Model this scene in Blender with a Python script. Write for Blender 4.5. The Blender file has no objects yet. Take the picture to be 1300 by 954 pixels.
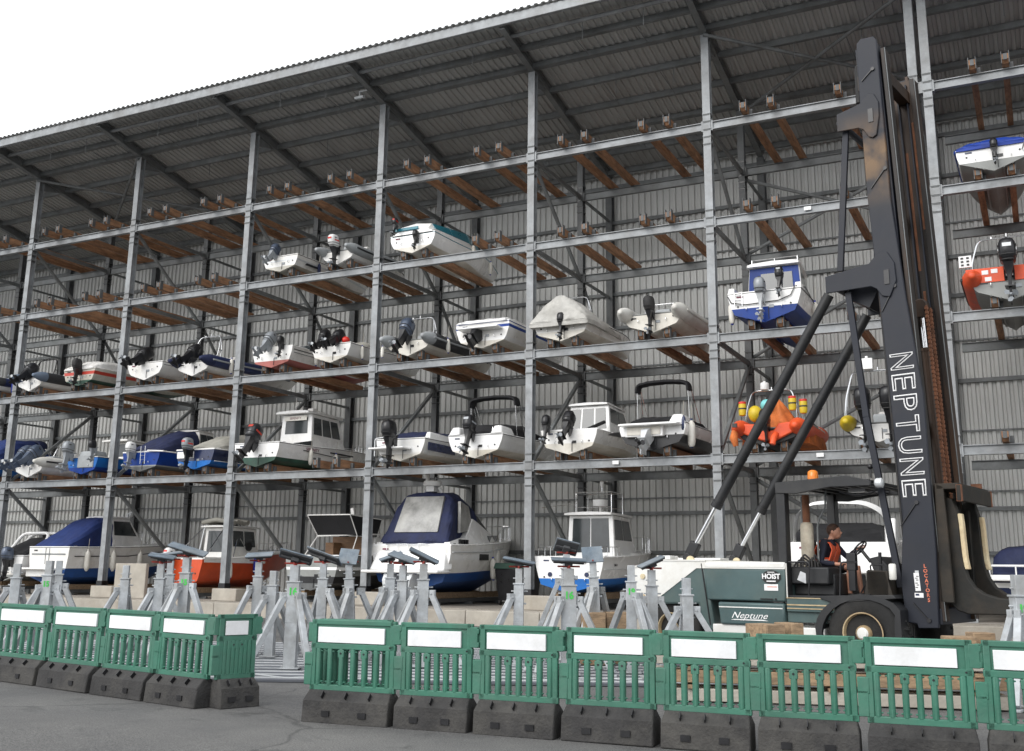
import bpy, bmesh, math, random
from mathutils import Vector, Matrix, Euler
random.seed(7)
C = bpy.data.collections.new("yard"); bpy.context.scene.collection.children.link(C)
R = math.radians
PI = math.pi
# ---------------------------------------------------------------- camera
FPX = 1333.65; PITCH = 0.2173; ROLL = 0.0123; YAW = -0.4649
CAM = Vector((38.239, -29.754, 1.55))
_F = Vector((math.cos(PITCH)*math.sin(YAW), math.cos(PITCH)*math.cos(YAW), math.sin(PITCH)))
_R0 = Vector((math.cos(YAW), -math.sin(YAW), 0)); _U0 = _R0.cross(_F)
_R = _R0*math.cos(ROLL)+_U0*math.sin(ROLL); _U = -_R0*math.sin(ROLL)+_U0*math.cos(ROLL)
def ray(px, py):
    return (_F*FPX + _R*(px-650) - _U*(py-432)).normalized()
def atY(px, py, Y):
    v = ray(px, py); return CAM + v*((Y-CAM.y)/v.y)
def atZ(px, py, Z):
    v = ray(px, py); return CAM + v*((Z-CAM.z)/v.z)
def atD(px, py, d):
    v = ray(px, py); return CAM + v*(d/v.dot(_F))
def px_of(p):
    d = Vector(p)-CAM; w = d.dot(_F)
    return 650+FPX*d.dot(_R)/w, 432-FPX*d.dot(_U)/w
# ---------------------------------------------------------------- materials
MATS = {}
def mat(name, col, rough=.6, metal=0., var=.12, scale=3., dirt=None, dirt_amt=0., bump=0., bscale=40., spec=.5, coat=0., stretch=(1,1,1), alpha=None):
    if name in MATS: return MATS[name]
    m = bpy.data.materials.new(name); m.use_nodes = True
    nt = m.node_tree; b = nt.nodes['Principled BSDF']
    b.inputs['Roughness'].default_value = rough; b.inputs['Metallic'].default_value = metal
    b.inputs['Specular IOR Level'].default_value = spec
    if coat: b.inputs['Coat Weight'].default_value = coat; b.inputs['Coat Roughness'].default_value = .08
    tc = nt.nodes.new('ShaderNodeTexCoord'); mp = nt.nodes.new('ShaderNodeMapping')
    mp.inputs['Scale'].default_value = stretch
    oi = nt.nodes.new('ShaderNodeObjectInfo'); om = nt.nodes.new('ShaderNodeMath'); om.operation = 'MULTIPLY'; om.inputs[1].default_value = 60
    nt.links.new(oi.outputs['Random'], om.inputs[0]); nt.links.new(om.outputs[0], mp.inputs['Location'])
    nt.links.new(tc.outputs['Object'], mp.inputs['Vector'])
    n = nt.nodes.new('ShaderNodeTexNoise'); n.inputs['Scale'].default_value = scale; n.inputs['Detail'].default_value = 6; n.inputs['Roughness'].default_value = .65
    nt.links.new(mp.outputs['Vector'], n.inputs['Vector'])
    r = nt.nodes.new('ShaderNodeValToRGB')
    lo = [max(0, c*(1-var*1.6)) for c in col]; hi = [min(1, c*(1+var)) for c in col]
    r.color_ramp.elements[0].position = .3; r.color_ramp.elements[1].position = .7
    r.color_ramp.elements[0].color = (*lo, 1); r.color_ramp.elements[1].color = (*hi, 1)
    nt.links.new(n.outputs['Fac'], r.inputs['Fac'])
    out = r.outputs['Color']
    if dirt:
        n2 = nt.nodes.new('ShaderNodeTexNoise'); n2.inputs['Scale'].default_value = scale*.45; n2.inputs['Detail'].default_value = 8; n2.inputs['Roughness'].default_value = .75
        nt.links.new(mp.outputs['Vector'], n2.inputs['Vector'])
        r2 = nt.nodes.new('ShaderNodeValToRGB'); r2.color_ramp.elements[0].position = .52-.25*dirt_amt; r2.color_ramp.elements[1].position = .75-.1*dirt_amt
        mx = nt.nodes.new('ShaderNodeMix'); mx.data_type = 'RGBA'
        nt.links.new(n2.outputs['Fac'], r2.inputs['Fac'])
        mu = nt.nodes.new('ShaderNodeMath'); mu.operation = 'MULTIPLY'; mu.inputs[1].default_value = min(1, .35+dirt_amt)
        nt.links.new(r2.outputs['Color'], mu.inputs[0]); nt.links.new(mu.outputs[0], mx.inputs['Factor'])
        nt.links.new(out, mx.inputs['A']); mx.inputs['B'].default_value = (*dirt, 1)
        out = mx.outputs['Result']
    nt.links.new(out, b.inputs['Base Color'])
    # roughness break-up
    mr = nt.nodes.new('ShaderNodeMapRange'); mr.inputs['To Min'].default_value = max(.03, rough-.1); mr.inputs['To Max'].default_value = min(1, rough+.12)
    nt.links.new(n.outputs['Fac'], mr.inputs['Value']); nt.links.new(mr.outputs['Result'], b.inputs['Roughness'])
    if bump:
        nb = nt.nodes.new('ShaderNodeTexNoise'); nb.inputs['Scale'].default_value = bscale; nb.inputs['Detail'].default_value = 4
        nt.links.new(mp.outputs['Vector'], nb.inputs['Vector'])
        bp = nt.nodes.new('ShaderNodeBump'); bp.inputs['Strength'].default_value = bump; bp.inputs['Distance'].default_value = .02
        nt.links.new(nb.outputs['Fac'], bp.inputs['Height']); nt.links.new(bp.outputs['Normal'], b.inputs['Normal'])
    MATS[name] = m; return m
M = dict(
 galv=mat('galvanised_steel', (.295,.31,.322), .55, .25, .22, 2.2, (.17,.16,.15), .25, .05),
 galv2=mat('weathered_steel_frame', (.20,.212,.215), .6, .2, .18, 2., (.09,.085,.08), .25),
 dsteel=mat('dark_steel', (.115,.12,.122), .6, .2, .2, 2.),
 wall=mat('wall_cladding', (.56,.565,.55), .5, .1, .07, .5, (.36,.355,.33), .2, stretch=(1,1,.25)),
 roofsh=mat('roof_sheet', (.45,.455,.445), .55, .15, .1, .6, (.30,.295,.28), .25, stretch=(1,.3,1)),
 timber=mat('bunk_timber', (.36,.19,.10), .8, 0, .35, 3., (.1,.05,.03), .3, .3, 25, stretch=(3,.6,3)),
 timber2=mat('sawn_timber', (.33,.23,.14), .85, 0, .3, 5., (.13,.09,.06), .3, .4, 30, stretch=(1,4,4)),
 conc=mat('concrete', (.40,.37,.32), .9, 0, .14, 1.5, (.27,.23,.18), .3, .35, 30),
 conc2=mat('slab_concrete', (.33,.30,.26), .9, 0, .2, .8, (.14,.12,.1), .4, .35, 20),
 tarmac=mat('yard_tarmac', (.115,.115,.118), .9, 0, .25, .7, (.045,.045,.045), .4, .5, 90),
 gel=mat('white_gelcoat', (.80,.79,.765), .28, 0, .035, 1.5, (.5,.46,.37), .16, coat=.4),
 gelb=mat('bright_gelcoat', (.85,.85,.84), .25, 0, .025, 1.5, (.62,.59,.52), .1, coat=.4),
 cream=mat('cream_hull', (.71,.68,.61), .4, 0, .06, 1.2, (.36,.31,.22), .3),
 dirtyhull=mat('stained_hull', (.56,.54,.48), .5, 0, .12, 1.1, (.22,.2,.15), .4),
 greyhull=mat('grey_hull', (.28,.29,.28), .5, 0, .1, 1.2, (.14,.14,.13), .3),
 navy=mat('navy_gelcoat', (.012,.022,.075), .25, 0, .15, 2., coat=.4),
 blue=mat('blue_gelcoat', (.003,.04,.25), .42, 0, .12, 1.4, (.003,.02,.1), .2, spec=.3),
 royal=mat('royal_tarp', (.004,.04,.3), .6, 0, .2, 3., bump=.5, bscale=7),
 skyb=mat('mid_blue_hull', (.008,.14,.48), .42, 0, .12, 1.3, (.01,.06,.2), .25, spec=.35),
 bootb=mat('boot_blue', (.008,.07,.27), .45, 0, .15, 1.3, (.01,.04,.13), .3),
 red=mat('red_hull', (.5,.05,.03), .4, 0, .15, 1.5, (.2,.03,.02), .2),
 redfade=mat('faded_red_bottom', (.42,.13,.11), .6, 0, .12, 1.5, (.25,.09,.07), .2),
 orangeh=mat('orange_red_hull', (.62,.075,.015), .35, 0, .1, 1.3, (.32,.04,.015), .2, coat=.2),
 orange=mat('orange_tube', (.8,.1,.025), .5, 0, .12, 2., (.45,.05,.02), .2, .15, 12),
 orangecl=mat('orange_canvas', (.62,.17,.04), .8, 0, .25, 3., (.3,.08,.02), .3, .6, 9),
 teal=mat('teal_trim', (.012,.17,.23), .3, 0, .1, 2., coat=.2),
 greenb=mat('dark_green_bottom', (.02,.075,.05), .5, 0, .3, 1.4, (.05,.05,.04), .3),
 canvas=mat('navy_canvas', (.012,.018,.062), .75, 0, .25, 3., (.03,.04,.1), .25, .5, 10),
 canvasb=mat('blue_canvas', (.014,.035,.15), .75, 0, .2, 2., (.02,.03,.12), .25, .5, 8),
 blackc=mat('black_canvas', (.012,.012,.014), .8, 0, .3, 3., bump=.5, bscale=10),
 taupe=mat('taupe_canvas', (.36,.35,.31), .85, 0, .12, 2.5, (.2,.19,.16), .3, .5, 8),
 greyt=mat('grey_tarpaulin', (.5,.49,.46), .7, 0, .14, 2.2, (.26,.25,.22), .35, .7, 6),
 blk=mat('black_plastic', (.014,.014,.016), .3, 0, .3, 4.),
 rub=mat('black_rubber', (.022,.022,.023), .7, 0, .3, 4., (.06,.055,.05), .3),
 mgrey=mat('motor_grey', (.27,.29,.31), .35, .1, .1, 4., coat=.2),
 mblue=mat('motor_blue_grey', (.085,.11,.16), .3, .2, .12, 4., coat=.3),
 mdk=mat('motor_charcoal', (.03,.032,.037), .3, .1, .2, 4., coat=.2),
 mwhite=mat('motor_white', (.75,.75,.74), .3, 0, .06, 4., coat=.2),
 alu=mat('bare_aluminium', (.55,.56,.57), .35, .8, .1, 5.),
 chrome=mat('stainless_tube', (.75,.76,.77), .2, 1., .05, 5.),
 tubew=mat('white_hypalon', (.70,.69,.65), .6, 0, .06, 2., (.42,.39,.33), .25, .1, 12),
 tubeg=mat('grey_hypalon', (.36,.38,.39), .6, 0, .1, 2., (.2,.2,.2), .2, .1, 12),
 tubebg=mat('blue_grey_hypalon', (.13,.17,.23), .6, 0, .12, 2.),
 tubek=mat('charcoal_hypalon', (.03,.032,.036), .55, 0, .25, 2., (.08,.08,.08), .2),
 tuben=mat('navy_hypalon', (.018,.03,.1), .5, 0, .2, 2.),
 glass=mat('dark_glass', (.035,.042,.045), .06, 0, .4, .6, spec=.8),
 lglass=mat('pale_window', (.30,.33,.33), .08, 0, .35, .7, spec=.8),
 clear=mat('canopy_window', (.32,.32,.31), .18, 0, .3, 1.4, (.55,.54,.5), .3, spec=.6),
 fend=mat('fender_white', (.74,.72,.66), .5, 0, .06, 5., (.5,.46,.36), .2),
 fendb=mat('fender_blue', (.012,.03,.3), .45, 0, .15, 5.),
 yel=mat('yellow_plastic', (.6,.44,.02), .45, 0, .12, 4., (.5,.33,.01), .2),
 redp=mat('red_plastic', (.6,.03,.02), .4, 0, .12, 4.),
 aqua=mat('aqua_buoy', (.2,.6,.6), .5, 0, .1, 4.),
 bgreen=mat('barrier_green', (.038,.16,.108), .5, 0, .16, 2.6, (.075,.15,.115), .35, .12, 30),
 bboard=mat('reflective_board', (.78,.79,.81), .45, 0, .04, 3., (.5,.5,.48), .3),
 bfoot=mat('barrier_foot_rubber', (.036,.035,.035), .9, 0, .3, 3., (.10,.095,.085), .35, .6, 40),
 stand=mat('stand_galv', (.43,.455,.475), .55, .2, .22, 3.5, (.25,.24,.22), .4, .12, 20),
 spad=mat('stand_pad_rubber', (.12,.155,.19), .7, 0, .3, 3., (.3,.32,.33), .35, .3, 20),
 spadk=mat('stand_pad_underside', (.055,.057,.06), .7, .1, .2, 3.),
 sred=mat('red_screw', (.33,.035,.025), .5, .2, .25, 6., (.12,.05,.03), .35),
 gpaint=mat('green_spray_paint', (.06,.5,.08), .6, 0, .15, 12.),
 tgreen=mat('truck_green', (.055,.098,.10), .42, 0, .16, 1.2, (.12,.14,.12), .3, coat=.15),
 twhite=mat('truck_white', (.74,.74,.71), .4, 0, .05, 1.5, (.45,.4,.32), .22),
 mast=mat('mast_paint', (.014,.017,.026), .5, 0, .2, .8, (.03,.03,.034), .35, spec=.35),
 mrail=mat('greasy_rail', (.022,.018,.016), .5, .3, .4, 1.2, (.11,.055,.025), .4, .15, 15, stretch=(1,1,.25)),
 fork=mat('worn_fork_steel', (.017,.0165,.0145), .62, .1, .35, 1.5, (.07,.05,.032), .28, .2, 12, spec=.35),
 tblack=mat('cab_black', (.011,.012,.014), .5, 0, .25, 2., (.05,.048,.045), .25),
 tyre=mat('tyre_rubber', (.014,.014,.014), .85, 0, .3, 3., (.04,.037,.033), .35, .3, 25),
 rim=mat('cream_wheel', (.5,.4,.24), .55, 0, .15, 4., (.2,.11,.05), .4),
 rimd=mat('rusty_wheel_dish', (.16,.105,.06), .7, 0, .25, 4., (.08,.04,.02), .4),
 rust=mat('rusty_pipe', (.22,.09,.045), .85, 0, .3, 5., (.1,.05,.03), .4, .3, 25),
 muff=mat('muffler_cream', (.55,.5,.4), .6, .1, .15, 5., (.25,.15,.08), .3),
 padrub=mat('fork_pad_rubber', (.68,.58,.38), .75, 0, .15, 4., (.4,.22,.08), .35),
 beacon=mat('amber_beacon', (.85,.24,.02), .25, 0, .1, 4., coat=.3),
 skin=mat('skin', (.48,.24,.16), .55, 0, .08, 6.),
 hair=mat('brown_hair', (.06,.03,.018), .8, 0, .35, 20., bump=.5, bscale=60),
 shirt=mat('navy_shirt', (.012,.014,.028), .85, 0, .25, 5.),
 shorts=mat('black_shorts', (.012,.012,.014), .85, 0, .25, 5.),
 vest=mat('orange_hi_vis', (.9,.14,.05), .6, 0, .08, 5.),
 band=mat('reflective_band', (.72,.72,.68), .4, .2, .06, 5.),
 paintw=mat('white_line_paint', (.72,.72,.72), .7, 0, .08, 3., (.35,.35,.35), .3),
 grate=mat('platform_steel', (.13,.14,.165), .5, .25, .2, 1.5, (.09,.09,.09), .3),
 rope=mat('rope', (.45,.42,.36), .9, 0, .2, 10.),
 txtw=mat('letter_white', (.8,.8,.8), .5, 0, .04, 5.),
 txtr=mat('letter_red', (.62,.17,.09), .5, 0, .1, 5.),
 txtk=mat('letter_black', (.015,.015,.015), .5, 0, .1, 5.),
 txtm=mat('letter_maroon', (.16,.02,.05), .5, 0, .1, 5.),
 lamp=mat('lamp_grey', (.6,.62,.63), .35, .2, .08, 5.),
 wood=mat('brown_wood', (.16,.085,.04), .6, 0, .25, 3., stretch=(1,1,5)),
 bingreen=mat('bin_green', (.015,.05,.035), .6, 0, .2, 3.),
)
def mast_plate_material():
    """mast paint with one worn, rust coloured patch below the upper bracket"""
    m = M['mast'].copy(); m.name = 'mast_plate_paint'; nt = m.node_tree; b = nt.nodes['Principled BSDF']
    src = b.inputs['Base Color'].links[0].from_socket
    tc = nt.nodes.new('ShaderNodeTexCoord'); sp = nt.nodes.new('ShaderNodeSeparateXYZ'); nt.links.new(tc.outputs['Object'], sp.inputs[0])
    n = nt.nodes.new('ShaderNodeTexNoise'); n.inputs['Scale'].default_value = 2.2; n.inputs['Detail'].default_value = 7; nt.links.new(tc.outputs['Object'], n.inputs['Vector'])
    a = nt.nodes.new('ShaderNodeMath'); a.operation = 'SUBTRACT'; nt.links.new(sp.outputs['Z'], a.inputs[0]); a.inputs[1].default_value = 8.95
    ab = nt.nodes.new('ShaderNodeMath'); ab.operation = 'ABSOLUTE'; nt.links.new(a.outputs[0], ab.inputs[0])
    mr = nt.nodes.new('ShaderNodeMapRange'); mr.inputs['From Min'].default_value = .95; mr.inputs['From Max'].default_value = .1; nt.links.new(ab.outputs[0], mr.inputs['Value'])
    mu = nt.nodes.new('ShaderNodeMath'); mu.operation = 'MULTIPLY'; nt.links.new(mr.outputs[0], mu.inputs[0])
    r = nt.nodes.new('ShaderNodeMapRange'); r.inputs['From Min'].default_value = .38; r.inputs['From Max'].default_value = .58; nt.links.new(n.outputs['Fac'], r.inputs['Value']); nt.links.new(r.outputs[0], mu.inputs[1])
    mx = nt.nodes.new('ShaderNodeMix'); mx.data_type = 'RGBA'; nt.links.new(mu.outputs[0], mx.inputs['Factor']); nt.links.new(src, mx.inputs['A']); mx.inputs['B'].default_value = (.17, .105, .055, 1)
    nt.links.new(mx.outputs['Result'], b.inputs['Base Color']); return m
M['mastp'] = mast_plate_material()
def yard_material():
    m = bpy.data.materials.new('worn_yard_surface'); m.use_nodes = True; nt = m.node_tree; b = nt.nodes['Principled BSDF']; N = nt.nodes.new; K = nt.links.new
    tc = N('ShaderNodeTexCoord')
    def noise(sc, det=6, rough=.6, dist=0.):
        n = N('ShaderNodeTexNoise'); n.inputs['Scale'].default_value = sc; n.inputs['Detail'].default_value = det; n.inputs['Roughness'].default_value = rough; n.inputs['Distortion'].default_value = dist; K(tc.outputs['Object'], n.inputs['Vector']); return n.outputs['Fac']
    def ramp(f, p0, c0, p1, c1):
        r = N('ShaderNodeValToRGB'); r.color_ramp.elements[0].position = p0; r.color_ramp.elements[0].color = (*c0, 1); r.color_ramp.elements[1].position = p1; r.color_ramp.elements[1].color = (*c1, 1); K(f, r.inputs['Fac']); return r.outputs['Color']
    def mix(fac, a, c, mode='MIX'):
        x = N('ShaderNodeMix'); x.data_type = 'RGBA'; x.blend_type = mode
        if isinstance(fac, float): x.inputs['Factor'].default_value = fac
        else: K(fac, x.inputs['Factor'])
        K(a, x.inputs['A']); 
        if isinstance(c, tuple): x.inputs['B'].default_value = (*c, 1)
        else: K(c, x.inputs['B'])
        return x.outputs['Result']
    base = ramp(noise(.35, 8, .7), .35, (.085, .085, .087), .68, (.14, .138, .134))
    agg = ramp(noise(70, 3, .8), .35, (.3, .3, .3), .7, (1.75, 1.75, 1.72)); col = mix(1., base, agg, 'MULTIPLY')
    col = mix(ramp(noise(1.1, 7, .75, 1.2), .56, (0, 0, 0), .66, (.75, .75, .75)), col, (.045, .044, .043))      # oil and damp stains
    col = mix(ramp(noise(2.6, 5, .8), .66, (0, 0, 0), .74, (.6, .6, .6)), col, (.21, .2, .18))                    # dusty patches
    v = N('ShaderNodeTexVoronoi'); v.feature = 'DISTANCE_TO_EDGE'; v.inputs['Scale'].default_value = .33
    mp = N('ShaderNodeMix'); mp.data_type = 'VECTOR'; nn = N('ShaderNodeTexNoise'); nn.inputs['Scale'].default_value = 1.6; nn.inputs['Detail'].default_value = 6; K(tc.outputs['Object'], nn.inputs['Vector']); K(tc.outputs['Object'], mp.inputs['A']); K(nn.outputs['Color'], mp.inputs['B']); mp.inputs['Factor'].default_value = .35
    K(mp.outputs['Result'], v.inputs['Vector'])
    crack = ramp(v.outputs['Distance'], .0015, (.7, .7, .7), .006, (0, 0, 0)); col = mix(crack, col, (.04, .04, .04))
    K(col, b.inputs['Base Color']); r = ramp(noise(1.1, 7, .75, 1.2), .5, (.9, .9, .9), .68, (.5, .5, .5)); K(r, b.inputs['Roughness'])
    bp = N('ShaderNodeBump'); bp.inputs['Strength'].default_value = .5; bp.inputs['Distance'].default_value = .01; K(noise(95, 3, .7), bp.inputs['Height']); K(bp.outputs['Normal'], b.inputs['Normal'])
    return m
M['tarmac'] = yard_material()
# ---------------------------------------------------------------- mesh builder
AUTO = {'grab_rail', 'bracket_shaft', 'side_coaming', 'guard_post', 'grease_line', 'rubbing_strake', 'quarter_coaming', 'label_plate', 'roof_rail', 'quarter_pod', 'lift_cylinder',
        'cylinder_rod', 'chain_wheel', 'hydraulic_hose', 'bar_end', 'rolled_sheet', 'spray_rail', 'transom_board', 'fixing_bolt', 'mast_strut', 'white_bulwark', 'transom_trim', 'stern_rail', 'radar_arch', 'air_vent', 'roof_gear', 'side_trim', 'rub_line', 'hood_top', 'guard_hoses'}
class MB:
    def __init__(s): s.v = []; s.f = []; s.mi = []; s.k = 0
    def mset(s, k): s.k = k; return s
    def add(s, vs, fs, k=None):
        o = len(s.v); s.v += [tuple(v) for v in vs]
        for f in fs: s.f.append(tuple(i+o for i in f)); s.mi.append(s.k if k is None else k)
        return s
    def box(s, c, d, k=None, rot=None):
        hx, hy, hz = d[0]/2, d[1]/2, d[2]/2
        vs = [Vector((sx*hx, sy*hy, sz*hz)) for sz in (-1,1) for sy in (-1,1) for sx in (-1,1)]
        if rot: e = Euler(rot).to_matrix(); vs = [e@v for v in vs]
        vs = [v+Vector(c) for v in vs]
        return s.add(vs, [(0,2,3,1),(4,5,7,6),(0,1,5,4),(1,3,7,5),(3,2,6,7),(2,0,4,6)], k)
    def beam(s, a, b, w, h=None, k=None, up=(0,0,1)):
        a = Vector(a); b = Vector(b); h = h or w; d = (b-a).normalized(); u = Vector(up)
        x = d.cross(u)
        if x.length < 1e-4: x = d.cross(Vector((0,1,0)))
        x.normalize(); z = x.cross(d)
        q = [(-1,-1),(1,-1),(1,1),(-1,1)]
        vs = [p + x*(i*w/2) + z*(j*h/2) for p in (a, b) for i, j in q]
        return s.add(vs, [(3,2,1,0),(4,5,6,7),(0,1,5,4),(1,2,6,5),(2,3,7,6),(3,0,4,7)], k)
    def ibeam(s, a, b, w, h, t=.02, k=None, up=(0,0,1)):
        a = Vector(a); b = Vector(b); d = (b-a).normalized(); u = Vector(up)
        x = d.cross(u)
        if x.length < 1e-4: x = d.cross(Vector((0,1,0)))
        x.normalize(); z = x.cross(d)
        q = [(-w/2,-h/2),(w/2,-h/2),(w/2,-h/2+t),(t/2,-h/2+t),(t/2,h/2-t),(w/2,h/2-t),(w/2,h/2),(-w/2,h/2),(-w/2,h/2-t),(-t/2,h/2-t),(-t/2,-h/2+t),(-w/2,-h/2+t)]
        n = len(q); vs = [p + x*i + z*j for p in (a, b) for i, j in q]
        fs = [(i, (i+1) % n, n+(i+1) % n, n+i) for i in range(n)] + [tuple(range(n))[::-1], tuple(range(n, 2*n))]
        return s.add(vs, fs, k)
    def tube(s, pts, r, n=8, k=None, cap=True):
        P = [Vector(p) for p in pts]; rs = r if isinstance(r, (list, tuple)) else [r]*len(P)
        up = None; vs = []
        for i, p in enumerate(P):
            if i == 0: d = P[1]-P[0]
            elif i == len(P)-1: d = P[-1]-P[-2]
            else: d = (P[i+1]-P[i]).normalized()+(P[i]-P[i-1]).normalized()
            if d.length < 1e-6: d = P[i]-P[i-1]
            d.normalize()
            if up is None:
                up = Vector((0,0,1)) if abs(d.z) < .9 else Vector((0,1,0))
            x = d.cross(up)
            if x.length < 1e-4: x = d.cross(Vector((1,0,0)))
            x.normalize(); up = x.cross(d).normalized()
            for j in range(n):
                a = 2*PI*j/n; vs.append(p + (x*math.cos(a)+up*math.sin(a))*rs[i])
        fs = []
        for i in range(len(P)-1):
            for j in range(n):
                fs.append((i*n+j, i*n+(j+1) % n, (i+1)*n+(j+1) % n, (i+1)*n+j))
        if cap: fs += [tuple(range(n))[::-1], tuple(range((len(P)-1)*n, len(P)*n))]
        return s.add(vs, fs, k)
    def loft(s, secs, closed=True, cap=True, k=None, ks=None):
        n = len(secs[0]); vs = [p for sc in secs for p in sc]; 
        for i in range(len(secs)-1):
            pass
        fs = []; kk = []
        m = n if closed else n-1
        for i in range(len(secs)-1):
            for j in range(m):
                fs.append((i*n+j, i*n+(j+1) % n, (i+1)*n+(j+1) % n, (i+1)*n+j)); kk.append(ks[j] if ks else k)
        if cap and closed:
            fs += [tuple(range(n))[::-1], tuple(range((len(secs)-1)*n, len(secs)*n))]; kk += [k, k]
        o = len(s.v); s.v += [tuple(v) for v in vs]
        for f, q in zip(fs, kk): s.f.append(tuple(i+o for i in f)); s.mi.append(s.k if q is None else q)
        return s
    def prism(s, poly, axis, a, b, k=None):
        # poly: 2D points; axis 0: (y,z) extruded in x, 1: (x,z) in y, 2: (x,y) in z
        def P(u, w, t): return (t,u,w) if axis == 0 else ((u,t,w) if axis == 1 else (u,w,t))
        n = len(poly); vs = [P(u,w,a) for u,w in poly]+[P(u,w,b) for u,w in poly]
        fs = [(i,(i+1)%n,n+(i+1)%n,n+i) for i in range(n)]+[tuple(range(n))[::-1], tuple(range(n,2*n))]
        return s.add(vs, fs, k)
    def lathe(s, prof, o, axis=2, n=16, k=None, cap=True):
        o = Vector(o); vs = []
        for r, h in prof:
            for j in range(n):
                a = 2*PI*j/n; c, e = r*math.cos(a), r*math.sin(a)
                vs.append(o+Vector((h,c,e) if axis == 0 else ((c,h,e) if axis == 1 else (c,e,h))))
        fs = [(i*n+j, i*n+(j+1)%n, (i+1)*n+(j+1)%n, (i+1)*n+j) for i in range(len(prof)-1) for j in range(n)]
        if cap: fs += [tuple(range(n))[::-1], tuple(range((len(prof)-1)*n, len(prof)*n))]
        return s.add(vs, fs, k)
    def ball(s, c, r, k=None, n=10, sc=(1,1,1)):
        pr = [(max(.001, r*math.sin(PI*i/n)), -r*math.cos(PI*i/n)) for i in range(n+1)]
        o = len(s.v); s.lathe(pr, (0,0,0), 2, n+4, k)
        for i in range(o, len(s.v)):
            v = s.v[i]; s.v[i] = (v[0]*sc[0]+c[0], v[1]*sc[1]+c[1], v[2]*sc[2]+c[2])
        return s
    def xf(s, mtx, start=0):
        for i in range(start, len(s.v)): s.v[i] = tuple(mtx@Vector(s.v[i]))
        return s
    def build(s, name, mats, parent=None, smooth=35, bevel=0., loc=None, rotz=0., bseg=2, whole=False):
        if name in AUTO and not whole: return split_build(s, name, mats, parent, gap=.012, smooth=smooth, bevel=bevel, loc=loc, rotz=rotz, bseg=bseg)[0]
        me = bpy.data.meshes.new(name); me.from_pydata(s.v, [], s.f)
        if not isinstance(mats, (list, tuple)): mats = [mats]
        for m in mats: me.materials.append(M[m] if isinstance(m, str) else m)
        for p, k in zip(me.polygons, s.mi): p.material_index = min(k, len(mats)-1)
        bm = bmesh.new(); bm.from_mesh(me); bmesh.ops.recalc_face_normals(bm, faces=bm.faces); bm.to_mesh(me); bm.free()
        if smooth:
            me.shade_smooth(); me.set_sharp_from_angle(angle=R(smooth))
        o = bpy.data.objects.new(name, me); C.objects.link(o)
        if parent: o.parent = parent
        if loc is not None: o.location = loc
        o.rotation_euler.z = rotz
        if bevel:
            b = o.modifiers.new('bevel', 'BEVEL'); b.width = bevel; b.segments = bseg; b.limit_method = 'ANGLE'; b.angle_limit = R(40); b.harden_normals = False
        return o
def split_build(mb, name, mats, parent=None, gap=None, **kw):
    """each loose piece of the builder's geometry becomes an object of its own"""
    par = list(range(len(mb.v)))
    def find(i):
        while par[i] != i: par[i] = par[par[i]]; i = par[i]
        return i
    for f in mb.f:
        a = find(f[0])
        for q in f[1:]: par[find(q)] = a
    if gap:      # pieces that touch within the gap stay together (merge by bounding boxes)
        bb = {}
        for i, v in enumerate(mb.v):
            r = find(i); b = bb.setdefault(r, [list(v), list(v)])
            for k in range(3): b[0][k] = min(b[0][k], v[k]); b[1][k] = max(b[1][k], v[k])
        ks = list(bb)
        for i, a in enumerate(ks):
            for b in ks[i+1:]:
                if all(bb[a][0][k]-gap <= bb[b][1][k] and bb[b][0][k]-gap <= bb[a][1][k] for k in range(3)): par[find(a)] = find(b)
    groups = {}
    for f, k in zip(mb.f, mb.mi): groups.setdefault(find(f[0]), []).append((f, k))
    out = []
    for g in groups.values():
        m = MB(); mp = {}
        for f, k in g:
            for i in f:
                if i not in mp: mp[i] = len(m.v); m.v.append(mb.v[i])
            m.f.append(tuple(mp[i] for i in f)); m.mi.append(k)
        out.append(m.build(name, mats, parent, whole=True, **kw))
    return out
def tag(o, label=None, cat=None, group=None, kind=None):
    if label: o['label'] = label
    if cat: o['category'] = cat
    if group: o['group'] = group
    if kind: o['kind'] = kind
    return o
def thing(name, label, cat, loc=(0,0,0), rotz=0., group=None):
    o = bpy.data.objects.new(name, None); C.objects.link(o); o.empty_display_size = .2
    o.location = loc; o.rotation_euler = (0,0,rotz)
    return tag(o, label, cat, group)
def empty_part(name, parent, loc):
    o = bpy.data.objects.new(name, None); C.objects.link(o); o.parent = parent; o.location = loc; return o
def text_mesh(name, s, size, mats, parent, mtx, outline=0., shear=0., align='CENTER', spacing=1., depth=.003, sx=1., bold=0.):
    cu = bpy.data.curves.new(name, 'FONT'); cu.body = s; cu.size = size; cu.align_x = align; cu.align_y = 'CENTER'
    cu.shear = shear; cu.space_character = spacing; cu.resolution_u = 3
    if outline: cu.fill_mode = 'NONE'; cu.bevel_depth = outline; cu.bevel_resolution = 0
    else: cu.extrude = depth; cu.offset = bold
    t = bpy.data.objects.new(name+'_c', cu); C.objects.link(t)
    dg = bpy.context.evaluated_depsgraph_get(); dg.update()
    me = bpy.data.meshes.new_from_object(t.evaluated_get(dg))
    bpy.data.objects.remove(t); bpy.data.curves.remove(cu)
    me.transform(mtx@Matrix.Diagonal((sx,1,1,1))); me.materials.clear(); me.materials.append(M[mats]); me.name = name
    o = bpy.data.objects.new(name, me); C.objects.link(o); o.parent = parent
    return o
def basis(o, x, y):
    x = Vector(x).normalized(); y = Vector(y).normalized(); z = x.cross(y)
    m = Matrix.Identity(4)
    for i, c in enumerate((x, y, z)):
        for j in range(3): m[j][i] = c[j]
    m.translation = Vector(o); return m
BASE = .84; LV = [4.79, 8.35, 11.94, 15.06]; YR = 4.19; YW = 7.33; SLAB = .45
def PX(i): return 6.0*i if i <= 6 else 6.0*i+.36
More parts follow.
